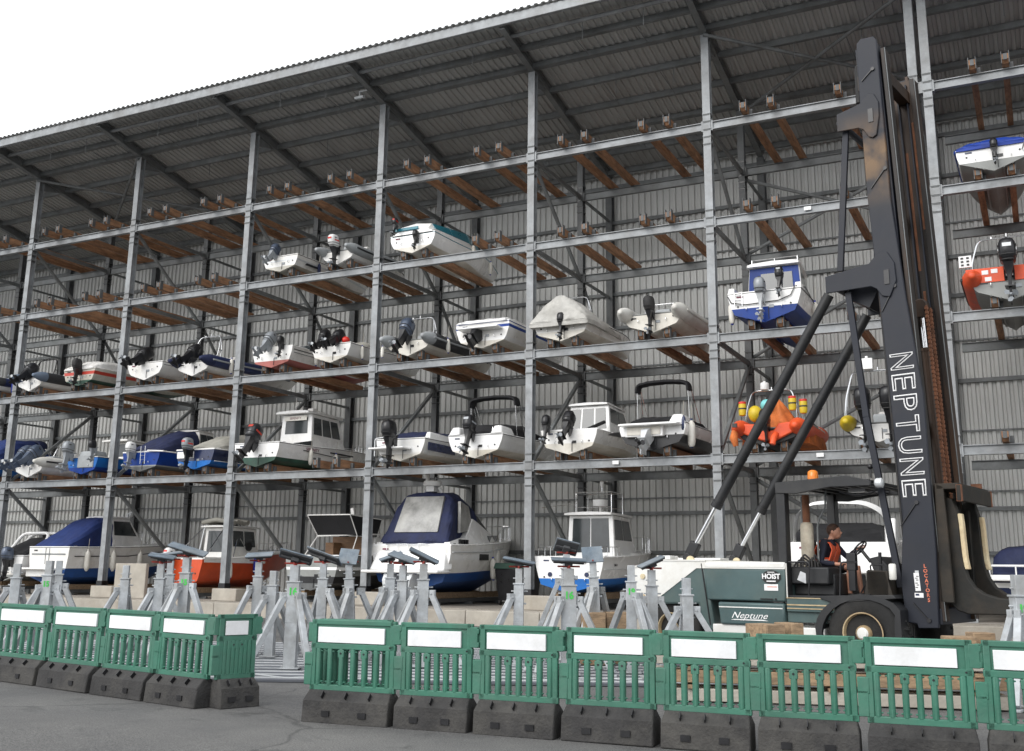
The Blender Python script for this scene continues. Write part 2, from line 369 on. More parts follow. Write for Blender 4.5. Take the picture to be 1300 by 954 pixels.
# ================================================================ boat building kit
def smooth01(t): t = max(0, min(1, t)); return t*t*(3-2*t)
def weld(o):
    bm = bmesh.new(); bm.from_mesh(o.data); bmesh.ops.remove_doubles(bm, verts=bm.verts, dist=.0008); bmesh.ops.dissolve_degenerate(bm, edges=bm.edges, dist=.0005)
    bmesh.ops.recalc_face_normals(bm, faces=bm.faces); bm.to_mesh(o.data); bm.free(); o.data.set_sharp_from_angle(angle=R(38))
def hull(parent, B, L, D, mats, rise=.35, dead=17, f=(.15,.5,.66), deck_t=.5, cockpit=.45, chine=.8, ch_rise=.0, full=.45, sheer_dip=.0, name='hull', tumble=0.):
    """mats: bottom, boot, side, stripe, rub, deck"""
    N = 18; td = math.tan(R(dead)); secs = []
    def st(t, stern=False):
        b = B/2*(1-max(0, (t-full)/(1-full))**2.3); b = max(b, .015)
        c = chine*B/2*(1-max(0, (t-.3)/.7)**1.9); c = max(c, .008)
        if t < .02: c = c
        k = .78*D*max(0, (t-.62)/.38)**2.2
        s = D+rise*max(0, t)**1.6-sheer_dip*math.sin(PI*t)
        zc = min(k+c*td*(1+1.6*t*t)+ch_rise*t*t, s-.12)
        zf = s+.06 if (stern or t > deck_t) else s-cockpit
        cam = .1*(b/(B/2)) if t > deck_t else 0
        def lp(q): return (c+.03*min(1, c*8)+(b-c)*(q**.8)+tumble*math.sin(PI*q), zc+.02+(s-zc-.02)*q)
        rows = [(0, k), (c, zc), (c+.03*min(1, c*8), zc+.02), lp(f[0]), lp(f[1]), lp(f[2]), (b, s), (b+.025, s+.025), (b-.01, s+.06), (max(b-.13, 0.005), s+.06), (max(b-.14, .004), zf), (0, zf+cam)]
        y = t*L
        return [(x, y+.16*L*t**5*(z/(D+rise)), z) for x, z in rows]
    ts = [0, .012]+[i/N for i in range(1, N+1)]
    S = [st(t, t == 0) for t in ts]
    S2 = []
    n = len(S[0]); m = MB(); bandm = [0, 0, 1, 2, 3, 2, 4, 5, 5, 5, 5]
    for sg in (1, -1):
        o = len(m.v)
        for sc in S: m.v += [(sg*x, y, z) for x, y, z in sc]
        for i in range(len(S)-1):
            for j in range(n-1):
                a = o+i*n+j; q = (a, a+1, a+n+1, a+n); m.f.append(q if sg > 0 else q[::-1]); m.mi.append(bandm[j])
        for j in range(n-1):   # close the bow
            pass
    # transom
    Nn = len(S)*n
    for j in range(9):
        m.f.append((j, j+1, Nn+j+1, Nn+j)); m.mi.append(bandm[j])
    # stem
    e = (len(S)-1)*n
    for j in range(n-1):
        m.f.append((e+j, Nn+e+j, Nn+e+j+1, e+j+1)); m.mi.append(bandm[j])
    o = m.build(name, mats, parent, smooth=38); weld(o)
    if L > 5 and name == 'hull': hull_fittings(o, B, L, D, chine, dead, mats[2])
    return o
def hull_fittings(o, B, L, D, chine, dead, side):
    rnd = random.Random(int(B*1000+L*100+D*10)); zc = chine*B/2*math.tan(R(dead))
    zt = lambda x: .12+abs(x)*math.tan(R(dead))
    for sg in (-1, 1):
        m = MB(); x = sg*B*.24; m.tube(fillet([(x, -.01, zt(x)+.14), (x, -.07, zt(x)+.14), (x, -.07, zt(x)+.24), (x, -.01, zt(x)+.24)], .03), .013, 6); m.build('tow_eye', 'chrome', o)
        m = MB(); x = sg*B*.36; m.lathe([(.035, -.012), (.035, .0)], (x, 0, zt(x)+rnd.uniform(.12, .25)), 1, 10); m.build('scupper', 'blk', o)
        m = MB(); m.box((sg*(B/2-.07), .35, D+.085), (.03, .18, .02)); m.box((sg*(B/2-.07), .35, D+.065), (.025, .06, .03)); m.build('cleat', 'chrome', o)
    m = MB(); m.box((B*.1, -.012, zc+.3*(D-zc)), (.16, .02, .1)); m.build('trim_plate', 'blk' if rnd.random() < .5 else 'mgrey', o)
    m = MB(); m.box((-B*.33, -.012, D-.1), (.22, .014, .05)); m.build('registration_plate', rnd.choice(['blk', 'navy', 'txtm']), o)
    m = MB(); m.tube([(B*.06, -.02, .1), (B*.06, -.02, zc+.2)], .012, 5); m.build('transducer_cable', 'blk', o)
def strakes(parent, B, L, D, dead, mt):
    m = MB(); td = math.tan(R(dead))
    for sg in (-1, 1):
        for q in (.33, .62):
            x = sg*q*B*.4; pts = [(x*(1-.35*max(0, t-.45)), t*L, abs(x)*td-.004+.78*D*max(0, (t-.62)/.38)**2.2) for t in (0, .2, .4, .55, .66)]
            for a, b in zip(pts, pts[1:]): m.beam(a, b, .05, .03)
    m.build('spray_rail', mt, parent)
def motor(parent, x, y, z, tilt=0, s=1., cowl='mdk', leg='blk', band=None, steer=0, n=12, name='outboard_motor', swap_prop='mgrey'):
    """pivot at transom top (x,y,z); the engine hangs aft (-y)"""
    mt = Matrix.Translation((x, y, z))@Matrix.Rotation(R(steer), 4, 'Z')@Matrix.Rotation(-R(tilt), 4, 'X')@Matrix.Scale(s*.88, 4)
    m = MB()   # cowling
    secs = []
    for zz, w, fy, by in ((.02, .11, -.08, -.42), (.06, .17, -.04, -.5), (.2, .2, -.02, -.56), (.38, .205, -.03, -.58), (.52, .19, -.06, -.56), (.6, .15, -.1, -.5), (.635, .08, -.18, -.42)):
        cy = (fy+by)/2; ry = (fy-by)/2; sec = []
        for j in range(n):
            a = 2*PI*j/n; ca, sa = math.cos(a), math.sin(a); e = .62
            sec.append((w*math.copysign(abs(ca)**e, ca), cy+ry*math.copysign(abs(sa)**e, sa), zz))
        secs.append(sec)
    m.loft(secs, k=0)
    for q, zz in ((1.025, .2), (1.012, .08)):
        w0 = .2*q if zz > .1 else .175*q; rg = [[(w0*math.copysign(abs(math.cos(2*PI*j/n))**.62, math.cos(2*PI*j/n)), -.29+.275*q*(1 if zz > .1 else .87)*math.copysign(abs(math.sin(2*PI*j/n))**.62, math.sin(2*PI*j/n)), z_) for j in range(n)] for z_ in (zz-.012, zz+.012)]; m.loft(rg, k=2)
    m.prism([(-.12, .5), (-.16, .62), (-.42, .66), (-.5, .56)], 0, -.03, .03, 2)
    for sg in (-1, 1): m.box((sg*.2, -.38, .45), (.02, .12, .035), 2)
    if band:
        for sg in (-1, 1): m.box((sg*.203, -.3, .33), (.012, .3, .06), 1)
        m.box((0, -.578, .42), (.2, .012, .09), 1)
    m.xf(mt); o = m.build(name, [cowl, band or cowl, 'rub'], parent, smooth=45)
    g = MB()
    g.loft([[(-.12, -.1, .03), (.12, -.1, .03), (.12, -.45, .03), (-.12, -.45, .03)], [(-.09, -.12, -.14), (.09, -.12, -.14), (.09, -.4, -.14), (-.09, -.4, -.14)],
            [(-.045, -.14, -.3), (.045, -.14, -.3), (.045, -.36, -.3), (-.045, -.36, -.3)], [(-.035, -.15, -.62), (.035, -.15, -.62), (.035, -.37, -.62), (-.035, -.37, -.62)],
            [(-.03, -.17, -.8), (.03, -.17, -.8), (.03, -.34, -.8), (-.03, -.34, -.8)]])
    g.prism([(-.1, -.1), (.1, -.1), (.12, -.5), (-.12, -.5)], 2, -.6, -.575)
    g.lathe([(.01, .09), (.05, .0), (.066, -.1), (.066, -.3), (.05, -.4)], (0, -.1, -.83), 1, 10)
    g.prism([(-.14, -.86), (-.38, -.86), (-.37, -1.02), (-.3, -1.04)], 0, -.012, .012)
    # clamp bracket
    for sg in (-1, 1): g.prism([(.03, .12), (-.14, .14), (-.2, -.1), (-.1, -.3), (.02, -.32)], 0, sg*.1-.02, sg*.1+.02)
    g.box((0, -.1, .06), (.16, .14, .18)); g.tube([(0, .02, .1), (0, .2, .16)], .03, 6)
    g.xf(mt); g.build('motor_leg', leg, o)
    p = MB(); p.lathe([(.045, 0), (.045, -.12), (.02, -.16)], (0, -.5, -.83), 1, 8)
    for q in range(3):
        a = q*2*PI/3+.4; ca, sa = math.cos(a), math.sin(a)
        def pt(r, w, d): return (r*ca-w*sa, -.56+d, -.83+r*sa+w*ca)
        p.add([pt(.04, -.02, .03), pt(.1, -.07, .05), pt(.165, -.05, .03), pt(.17, .03, -.02), pt(.1, .07, -.04), pt(.04, .02, -.03)], [(0, 1, 2, 3, 4, 5)])
    p.xf(mt); p.build('propeller', swap_prop, o)
    return o
def outdrive(parent, x, y, z, s=1., col='mgrey', tilt=20):
    mt = Matrix.Translation((x, y, z))@Matrix.Rotation(-R(tilt), 4, 'X')@Matrix.Scale(s, 4)
    g = MB()
    g.loft([[(-.15, .05, .2), (.15, .05, .2), (.13, -.3, .22), (-.13, -.3, .22)], [(-.15, .05, 0), (.15, .05, 0), (.11, -.42, .05), (-.11, -.42, .05)], [(-.08, .0, -.25), (.08, .0, -.25), (.06, -.42, -.25), (-.06, -.42, -.25)], [(-.04, -.08, -.55), (.04, -.08, -.55), (.04, -.36, -.55), (-.04, -.36, -.55)]])
    g.prism([(-.11, .0), (.11, .0), (.14, -.5), (-.14, -.5)], 2, -.3, -.275)
    g.lathe([(.01, .12), (.055, .0), (.075, -.1), (.075, -.35), (.05, -.45)], (0, -.05, -.55), 1, 10)
    g.prism([(-.1, -.6), (-.36, -.6), (-.34, -.78), (-.27, -.8)], 0, -.015, .015)
    g.xf(mt); o = g.build('stern_drive', col, parent, bevel=.008)
    p = MB(); p.lathe([(.05, 0), (.05, -.12), (.02, -.16)], (0, -.5, -.55), 1, 8)
    for q in range(3):
        a = q*2*PI/3+.2; ca, sa = math.cos(a), math.sin(a)
        def pt(r, w, d): return (r*ca-w*sa, -.56+d, -.55+r*sa+w*ca)
        p.add([pt(.04, -.02, .03), pt(.11, -.08, .05), pt(.18, -.05, .03), pt(.185, .03, -.02), pt(.11, .08, -.04), pt(.04, .02, -.03)], [(0, 1, 2, 3, 4, 5)])
    p.xf(mt); p.build('propeller', 'blk', o)
    return o
def tubes(parent, B, L, z, r, mt, tip, rise=.35, over=.42, strake=None, name='inflatable_tube'):
    """one inflated collar: two tapered ends joined round the bow"""
    w = B/2-r; pts = []; rs = []
    def side(sg):
        q = []
        for t, rr in ((-over-.08, .03), (-over-.07, r*.3), (-over-.02, r*.38), (-over+.18, r*.72), (-over+.42, r*.98), (-over+.6, r)): q.append(((sg*w, t, z), rr))
        for i in range(1, 8):
            t = i/7*.62; q.append(((sg*w, t*L, z+rise*(t**2)), r))
        return q
    rt = side(1); lf = side(-1)[::-1]
    mid = []
    for i in range(1, 10):
        a = PI*i/10; t = .62+.38*math.sin(a)
        mid.append(((w*math.cos(a)*(1 if True else 1), t*L*.985, z+rise*(t**2)), r*(.98-.12*math.sin(a))))
    allp = rt+mid+lf
    m = MB(); m.tube([p for p, _ in allp], [q for _, q in allp], 16, 0)
    # coloured end cones
    fc = 3*16
    for i in range(len(m.f)):
        seg = i//16
        if seg < 5 or seg >= len(allp)-6: m.mi[i] = 1
    o = m.build(name, [mt, tip], parent, smooth=60)
    if strake:
        k = MB()
        for sg in (1, -1):
            pp = [((sg*(w+r*.98)), y, z+rise*((y/L)**2)) for y in [L*.62*i/8 for i in range(9)]]
            k.tube(pp, .045, 6)
        k.build('rubbing_strake', strake, o)
    return o
def fillet(pts, r=.12, n=4):
    P = [Vector(p) for p in pts]; out = [P[0]]
    for a, b, c in zip(P, P[1:], P[2:]):
        d1 = (a-b); d2 = (c-b); q = min(r, d1.length*.45, d2.length*.45)
        p1 = b+d1.normalized()*q; p2 = b+d2.normalized()*q
        for i in range(n+1):
            t = i/n; out.append(p1*(1-t)**2+b*2*t*(1-t)+p2*t*t)
    out.append(P[-1]); return out
def arch(parent, w, y, z0, z1, lean=.3, mt='chrome', r=.022, top=.75, name='stern_arch', double=True, light=True):
    m = MB()
    for dy in ((0, .28) if double else (0,)):
        m.tube(fillet([(-w, y+dy, z0), (-w*.95, y+lean*.5+dy*.6, (z0+z1)/2), (-w*top, y+lean, z1), (w*top, y+lean, z1), (w*.95, y+lean*.5+dy*.6, (z0+z1)/2), (w, y+dy, z0)], .2), r, 8)
    if double:
        for sg in (-1, 1): m.tube([(sg*w*.95, y+lean*.5, (z0+z1)/2), (sg*w*.95, y+lean*.5+.17, (z0+z1)/2)], r*.8, 6)
    if light:
        m.tube([(0, y+lean, z1), (0, y+lean, z1+.12)], .02, 6); m.tube([(-w*.4, y+lean, z1), (-w*.4, y+lean, z1+.06)], .03, 6)
    return m.build(name, mt, parent)
def cover(parent, secs, mt, name='canvas_cover', n=8, skirt=.12, sharp=False):
    """secs: (y, half width, base z, height, flatness 0..1)"""
    L = []
    for y, hw, zb, h, fl in secs:
        row = [(-hw-.01, y, zb-skirt), (-hw-.015, y, zb)]
        for i in range(n+1):
            a = PI*(1-i/n); c = math.cos(a); e = 1-.65*fl
            row.append((hw*math.copysign(abs(c)**(1 if not fl else e), c), y+.012*math.sin(i*2.3+y*5), zb+h*(math.sin(a)**e if math.sin(a) > 0 else 0)+.012*math.sin(i*3.1+y*7)))
        row += [(hw+.015, y, zb), (hw+.01, y, zb-skirt)]
        L.append(row)
    m = MB(); m.loft(L, closed=True, cap=True)
    o = m.build(name, mt, parent, smooth=55)
    sb = o.modifiers.new('sub', 'SUBSURF'); sb.subdivision_type = 'SIMPLE'; sb.levels = 3; sb.render_levels = 3
    tx = bpy.data.textures.get('folds') or bpy.data.textures.new('folds', 'CLOUDS'); tx.noise_scale = .32; tx.noise_depth = 2
    dp = o.modifiers.new('folds', 'DISPLACE'); dp.texture = tx; dp.strength = .075; dp.mid_level = .5; dp.texture_coords = 'LOCAL'
    return o
def panel(m, q, inset=0, off=.012, k=None):
    """thin raised panel on quad q (4 points, counter-clockwise from outside)"""
    P = [Vector(p) for p in q]; n = (P[1]-P[0]).cross(P[3]-P[0]).normalized(); c = sum(P, Vector())/4
    P = [p+(c-p).normalized()*inset for p in P]
    a = [p-n*.01 for p in P]; b = [p+n*off for p in P]
    m.add(a+b, [(3,2,1,0),(4,5,6,7),(0,1,5,4),(1,2,6,5),(2,3,7,6),(3,0,4,7)], k)
def lerp(a, b, t): return Vector(a)*(1-t)+Vector(b)*t
def subquad(q, u0, u1, v0, v1):
    b = lambda u, v: lerp(lerp(q[0], q[1], u), lerp(q[3], q[2], u), v)
    return [b(u0, v0), b(u1, v0), b(u1, v1), b(u0, v1)]
def cabin(parent, y0, y1, wb, wt, zb, zt, aft_rake=.05, fwd_rake=.5, mats='gel', glass='dark_glass', wf=.8, roof=.14, aft=('two',), side=2, aft_mat=None, over=.12, side_open=0.):
    """pilothouse; y0 aft face, y1 forward face (at base)"""
    A = [(-wb, y0, zb), (wb, y0, zb), (wt, y0+aft_rake, zt), (-wt, y0+aft_rake, zt)]
    Fq = [(wb*wf, y1, zb), (-wb*wf, y1, zb), (-wt*wf, y1-fwd_rake, zt), (wt*wf, y1-fwd_rake, zt)]
    Rs = [A[1], Fq[0], Fq[3], A[2]]; Ls = [Fq[1], A[0], A[3], Fq[2]]
    m = MB(); P = A+Fq
    m.add(P, [(0,1,2,3),(4,5,6,7),(1,4,7,2),(5,0,3,6),(3,2,7,6),(1,0,5,4)])
    cb = m.build('cabin', mats, parent, bevel=.035)
    g = 'glass' if glass == 'dark_glass' else glass
    def win(q, nm='window'):
        f = MB(); panel(f, q, 0, .012); w = f.build(nm, g, cb)
        return w
    if 'two' in aft: win(subquad(A, .1, .49, .12, .93)); win(subquad(A, .51, .9, .12, .93))
    if 'high' in aft: win(subquad(A, .14, .86, .45, .9))
    if 'one' in aft: win(subquad(A, .12, .88, .25, .9))
    if 'canvas' in aft:
        f = MB(); panel(f, subquad(A, .02, .98, .02, .98), 0, .02); f.build('aft_curtain', aft_mat, cb)
        win([p+Vector((0, -.035, 0)) for p in subquad(A, .25, .85, .35, .82)])
    if 'three' in aft:
        for a, b in ((.06, .3), (.34, .62), (.66, .92)): win(subquad(A, a, b, .2, .9))
    for q in (Rs, Ls):
        for i in range(side):
            u0 = .06+.88*i/side; u1 = .06+.88*(i+1)/side-.04
            a, b = (u0, u1) if q is Rs else (1-u1, 1-u0)
            win(subquad(q, a, b, .42, .9))
    for i in range(3): win(subquad(Fq, .05+.3*i+.01, .05+.3*(i+1)-.01, .42, .92))
    if roof:
        r = MB(); yy0, yy1 = y0+aft_rake-over*1.6, y1-fwd_rake+over; L = []
        for t in (0, .06, .3, .6, .94, 1):
            y = yy0+(yy1-yy0)*t; e = .0 if 0 < t < 1 else .06; w = wt+over*.6-e-(wt*(1-wf))*t
            L.append([(-w, y, zt+.01), (-w, y, zt+roof*.55), (-w*.8, y, zt+roof*.9-e*.3), (0, y, zt+roof*1.1-e*.3), (w*.8, y, zt+roof*.9-e*.3), (w, y, zt+roof*.55), (w, y, zt+.01)])
        r.loft(L, closed=True, cap=True); r.build('roof', mats if mats != 'x' else 'gel', cb, smooth=50)
    return cb
def rail(parent, L, B, z, t0=.5, t1=.98, h=.4, full=.45, rise=.35, D=1., mt='chrome', n=6, name='bow_rail', r=.016):
    m = MB()
    def pt(t, sg, hh):
        b = B/2*(1-max(0, (t-full)/(1-full))**2.3)-.06
        return Vector((sg*max(b, .02), t*L+.16*L*t**5, z+rise*t**1.6+.06+hh))
    top = [pt(t0+(t1-t0)*i/n, 1, h*min(1, .0+i/1.2)) for i in range(n+1)]+[pt(t1-(t1-t0)*i/n, -1, h*min(1, (n-i)/1.2)) for i in range(n+1)]
    m.tube(top, r, 6)
    for sg in (-1, 1):
        for i in range(1, n+1):
            t = t0+(t1-t0)*i/n; m.tube([pt(t, sg, 0), pt(t, sg, h*min(1, i/1.2))], r*.8, 5)
    return m.build(name, mt, parent)
def bimini(parent, w, y, z0, z1, mt='blackc', length=.5, roll=.09, lean=.0):
    f = MB()
    for sg in (-1, 1):
        f.tube(fillet([(sg*w, y+.9, z0), (sg*w*.97, y+lean+.25, z1-.05)], .1), .016, 6)
        f.tube([(sg*w, y+.2, z0), (sg*w*.97, y+lean+.1, z1-.1)], .014, 6)
        f.tube([(sg*w, y+1.6, z0), (sg*w*.97, y+lean+.4, z1-.15)], .014, 6)
    split_build(f, 'bimini_frame', 'chrome', parent, gap=.01)
    c = MB()
    pts = fillet([(-w, y+lean, z1-.32), (-w*.96, y+lean, z1-.04), (-w*.6, y+lean, z1+.04), (0, y+lean, z1+.07), (w*.6, y+lean, z1+.04), (w*.96, y+lean, z1-.04), (w, y+lean, z1-.32)], .15)
    c.tube(pts, roll, 10)
    for i in range(len(c.v)):
        v = c.v[i]; c.v[i] = (v[0], y+lean+(v[1]-y-lean)*2.6+.2, v[2]+.008*math.sin(v[0]*19))
    c.build('bimini_top', mt, parent, smooth=60)
def fender(X, Y, Z, label, mt='fend', cap='fendb', s=1., rope_len=.45, group='boat fenders hanging over the sides'):
    X, Y, Z = near(X, Y, Z); s *= (CUR[1][0]+CUR[1][2])/2+.04
    m = MB()
    m.lathe([(.015, -.33), (.05, -.31), (.085, -.26), (.1, -.16), (.1, .16), (.085, .26), (.05, .31), (.03, .34)], (0, 0, 0), 2, 12, 0)
    m.lathe([(.032, .33), (.032, .39)], (0, 0, 0), 2, 8, 1); m.lathe([(.03, -.345), (.055, -.31)], (0, 0, 0), 2, 8, 1)
    m.xf(Matrix.Rotation(random.uniform(-.06, .06), 4, 'Y')@Matrix.Scale(s, 4))
    o = m.build('fender', [mt, cap], None, smooth=50, loc=(X, Y, Z))
    tag(o, label, 'fender', group)
    r = MB().tube([(0, 0, .36*s), (.01, .02, .36*s+rope_len)], .008, 5); r.build('rope', 'rope', o)
    return o
def cradle(X, y0, y1, z, label, gap=.42, mt='wood'):
    """trailer-like steel and timber cradle under a boat stored at ground level"""
    o = thing('boat_cradle', label, 'boat cradle', (X, 0, SLAB), 0, 'cradles under the boats on the ground')
    m = MB()
    for sg in (-1, 1): m.box((sg*gap, (y0+y1)/2, z-SLAB-.09), (.14, y1-y0, .2))
    m.build('timber_bearer', 'timber2' if mt == 'wood' else mt, o, bevel=.01)
    f = MB()
    for sg in (-1, 1): f.box((sg*gap, (y0+y1)/2, z-SLAB-.26), (.1, y1-y0-.2, .12))
    for y in (y0+.5, (y0+y1)/2, y1-.5):
        f.box((0, y, z-SLAB-.38), (1.5, .1, .12))
        for sg in (-1, 1): f.box((sg*.68, y, (z-SLAB-.38)/2), (.12, .12, max(.05, z-SLAB-.38)))
    f.build('cradle_frame', 'dsteel', o)
    return o
GB = 'boats stored on the rack shelves'
RS = (.79, .92, .79)
CUR = [Vector((0, 0, 0)), RS]
def boat(name, label, X, Y, Z, rz=0., cat='boat', group=GB, sc=RS):
    o = thing(name, label, cat, (X, Y, Z), R(rz), group); o.scale = sc; CUR[0] = Vector((X, Y, Z)); CUR[1] = sc; return o
def near(x, y, z):
    """a point given in full size around the last boat, brought to that boat's own size"""
    b, s = CUR; return (b.x+(x-b.x)*s[0], b.y+(y-b.y)*s[1], b.z+(z-b.z)*s[2])
def slotz(l, dead=17, add=0.): return LV[l-1]+.135+.27-.41*math.tan(R(dead))+add
def sx(px, py, Y=-.35): return atY(px, py, Y).x
def hull_text(parent, s, size, mt, x, y, z, side=True, shear=0., depth=.004, nm='lettering'):
    """writing on the right-hand side (x>0) reading aft to bow, or on the transom facing -y"""
    mtx = basis((x, y, z), (0, 1, 0), (0, 0, 1)) if side else basis((x, y, z), (1, 0, 0), (0, 0, 1))
    return text_mesh(nm, s, size, mt, parent, mtx, shear=shear, depth=depth)
# ================================================================ the boats on the racks
BX = {}     # (bay, level, pair) -> boat centre, used to seat the bunks
WH = ['gel', 'gel', 'gel', 'gel', 'rub', 'gel']
def std(px, py, l, dead=17, Y=-.35, dz=0.):
    X = sx(px, py, Y); i = int((X-(.36 if X > 36.2 else 0))//6); BX[(i, l, 0 if (X-PX(i)-(.36 if i == 6 else 0)) < 3 else 1)] = X
    return X, Y, slotz(l, dead, dz)
def PXs(i): return PX(i)+(.36 if i == 6 else 0)
def rib(label, px, py, l, B, L, tubem, tip, r=.23, hullm='gel', D=.62, mot=None, strake=None, consoles=True, archkw=None, name='rigid_inflatable_boat', over=.42, dead=20, rz=0., cov=None, Y=-.35, scl=RS):
    X, Y, Z = std(px, py, l, dead, Y)
    t = boat(name, label, X, Y, Z, rz, sc=scl)
    hb = B-2*r*.75
    hull(t, hb, L*.97, D, [hullm]*4+['rub', 'greyhull'], rise=.3, dead=dead, cockpit=.15, deck_t=.75, full=.5)
    strakes(t, hb, L, D, dead, hullm)
    tubes(t, B, L, D+.06, r, tubem, tip, over=over, strake=strake)
    if consoles:
        m = MB(); m.loft([[(-.35, L*.33, D), (.35, L*.33, D), (.35, L*.48, D), (-.35, L*.48, D)], [(-.3, L*.36, D+.6), (.3, L*.36, D+.6), (.28, L*.46, D+.6), (-.28, L*.46, D+.6)], [(-.27, L*.4, D+.78), (.27, L*.4, D+.78), (.25, L*.44, D+.78), (-.25, L*.44, D+.78)]])
        m.build('console', 'gel', t, bevel=.03)
        m = MB().box((0, L*.22, D+.25), (.6, .5, .5)); m.build('seat', 'blackc' if consoles == 'k' else 'tubeg', t, bevel=.05)
    if mot:
        for k in (mot if isinstance(mot, list) else [mot]): motor(t, k.pop('x', 0), -.02, k.pop('z', D+.02), **k)
    if archkw: arch(t, hb/2-.05, .25, D, **archkw)
    # grab handles
    return t, X, Y, Z
# ---- third shelf
X, Y, Z = std(356, 330, 3, 16); t = boat('sport_boat', 'small white open boat with blue-grey outboard and folded navy cover on the third shelf', X, Y, Z)
hull(t, 2.0, 5.3, .72, ['dirtyhull', 'gel', 'gel', 'lamp', 'rub', 'gel'], dead=16, rise=.3); strakes(t, 2.0, 5.3, .72, 16, 'dirtyhull')
motor(t, -.28, -.02, .74, tilt=38, s=.95, cowl='mblue', leg='mgrey')
cover(t, [(.5, .45, .78, .16, .2), (1.1, .55, .78, .3, .3), (1.9, .5, .8, .26, .3), (2.3, .35, .8, .1, 0)], 'canvas')
m = MB(); m.tube([(.62, .3, .78), (.62, 1.6, .8)], .11, 10); m.tube([(.3, 1.9, .85), (.75, 2.5, .86)], .12, 10); m.build('rolled_sheet', 'tubeg', t)
m = MB(); m.prism([(.5, .36), (1.5, .42), (1.3, .5), (.6, .48)], 0, .985, 1.0); m.build('side_vent', 'blk', t)
fender(X+1.06, Y+1.35, Z+.42, 'dark navy fender on the side of the small white open boat, third shelf', 'canvas', 'blk', .75)
t, X, Y, Z = rib('pale grey inflatable tender with an upright black outboard topped white, third shelf', 429, 322, 3, 2.1, 4.2, 'tubeg', 'tubeg', r=.24, D=.6, mot=dict(tilt=-4, s=1.05, cowl='mwhite', band='redp', z=.72), strake='tubek')
X, Y, Z = std(523, 318, 3, 17); t = boat('cuddy_cruiser', 'white cuddy cruiser with teal windows and stripe on the third shelf', X, Y, Z)
hull(t, 2.25, 6.0, .82, ['cream', 'gelb', 'gelb', 'gelb', 'teal', 'gelb'], rise=.35, dead=17, tumble=.03); strakes(t, 2.25, 6, .82, 17, 'cream')
m = MB()
secs = []
for y, w, h in ((.0, 1.05, .16), (.25, 1.06, .5), (1.6, 1.05, .72), (3.0, .98, .9), (4.2, .7, .7), (5.2, .35, .25), (5.7, .12, .05)):
    zb = .88+.35*(y/6)**1.6; secs.append([(-w, y, zb-.05), (-w*.93, y, zb+h*.35), (-w*.86, y, zb+h*.4), (-w*.74, y, zb+h*.9), (0, y, zb+h*1.1), (w*.74, y, zb+h*.9), (w*.86, y, zb+h*.4), (w*.93, y, zb+h*.35), (w, y, zb-.05)])
m.loft(secs, closed=True, k=0); cb = m.build('cabin_top', 'gelb', t, smooth=40)
for sg in (-1, 1):
    m = MB()
    for (a, b) in ((1, 2), (2, 3), (3, 4), (4, 5)):
        i, j = (7, 5) if sg > 0 else (1, 3)
        q = [secs[a][i], secs[b][i], secs[b][j], secs[a][j]]
        if sg < 0: q = [q[1], q[0], q[3], q[2]]
        panel(m, q, .035, .012)
    m.build('side_window', 'teal', cb)
m = MB().box((-.35, -.02, 1.12), (1.3, .06, .14)); m.build('stern_locker', 'teal', t, bevel=.02)
motor(t, .28, -.02, .58, tilt=8, s=.62, cowl='blk'); motor(t, -.75, -.1, 1.25, tilt=12, s=.6, cowl='blk', band='redp')
fender(X+1.2, Y+2.9, Z+.85, 'white fender at the middle of the teal striped cuddy cruiser', s=.9); fender(X+1.05, Y+4.6, Z+.6, 'white fender hanging below the bow of the teal striped cuddy cruiser', s=.9)
X, Y, Z = std(1262, 212, 3, 20); t = boat('dinghy', 'white hull under a bright royal blue tarpaulin on the third shelf', X, Y, Z)
hull(t, 2.3, 5.6, .86, ['greyhull', 'gelb', 'gelb', 'gelb', 'gelb', 'gelb'], dead=20, rise=.35, f=(.02, .5, .66), chine=.9); strakes(t, 2.3, 5.6, .86, 20, 'greyhull')
cover(t, [(-.06, 1.12, .94, .1, -.1), (.1, 1.2, .94, .26, -.2), (.9, 1.2, .94, .42, .1), (2.4, 1.15, .82, .3, .2), (4.2, .8, .98, .26, .1), (5.4, .2, 1.1, .12, 0)], 'royal', 'tarpaulin', skirt=.1)
motor(t, .05, -.02, .66, tilt=10, s=.68, cowl='blk'); m = MB(); m.tube([(.9, -.05, .6), (1.0, -.35, .75), (1.25, -.3, .95)], .03, 6); m.build('outboard_bracket', 'alu', t)
# ---- second shelf
t, X, Y, Z = rib('navy tubed inflatable with a blue fender, outermost on the second shelf', -14, 485, 2, 2.2, 5.2, 'tuben', 'tubek', D=.62, mot=dict(tilt=25, s=1., cowl='mdk'))
fender(X+1.2, Y+.5, Z+.42, 'blue fender on the first navy tubed inflatable, beside the charcoal outboard', 'fendb', 'blk', .95)
t, X, Y, Z = rib('inflatable with slate blue tube ends and a big charcoal outboard tilted up, second shelf', 38, 482, 2, 2.3, 5.4, 'tubek', 'tubebg', D=.66, mot=dict(tilt=48, s=1.2, cowl='mdk', z=.72), archkw=dict(z0=0, z1=1.65, mt='blk', top=.8, lean=.5) if False else None, r=.26)
arch(t, .85, .5, .6, 1.85, .4, 'blk', .025)
X, Y, Z = std(100, 480, 2, 16); t = boat('cuddy_cruiser', 'white cuddy cruiser with an orange-red side stripe and a black outboard, second shelf', X, Y, Z)
hull(t, 2.2, 6.0, .85, ['greenb', 'dirtyhull', 'dirtyhull', 'red', 'gel', 'gel'], rise=.3, dead=16, f=(.12, .5, .78)); strakes(t, 2.2, 6, .85, 16, 'dirtyhull')
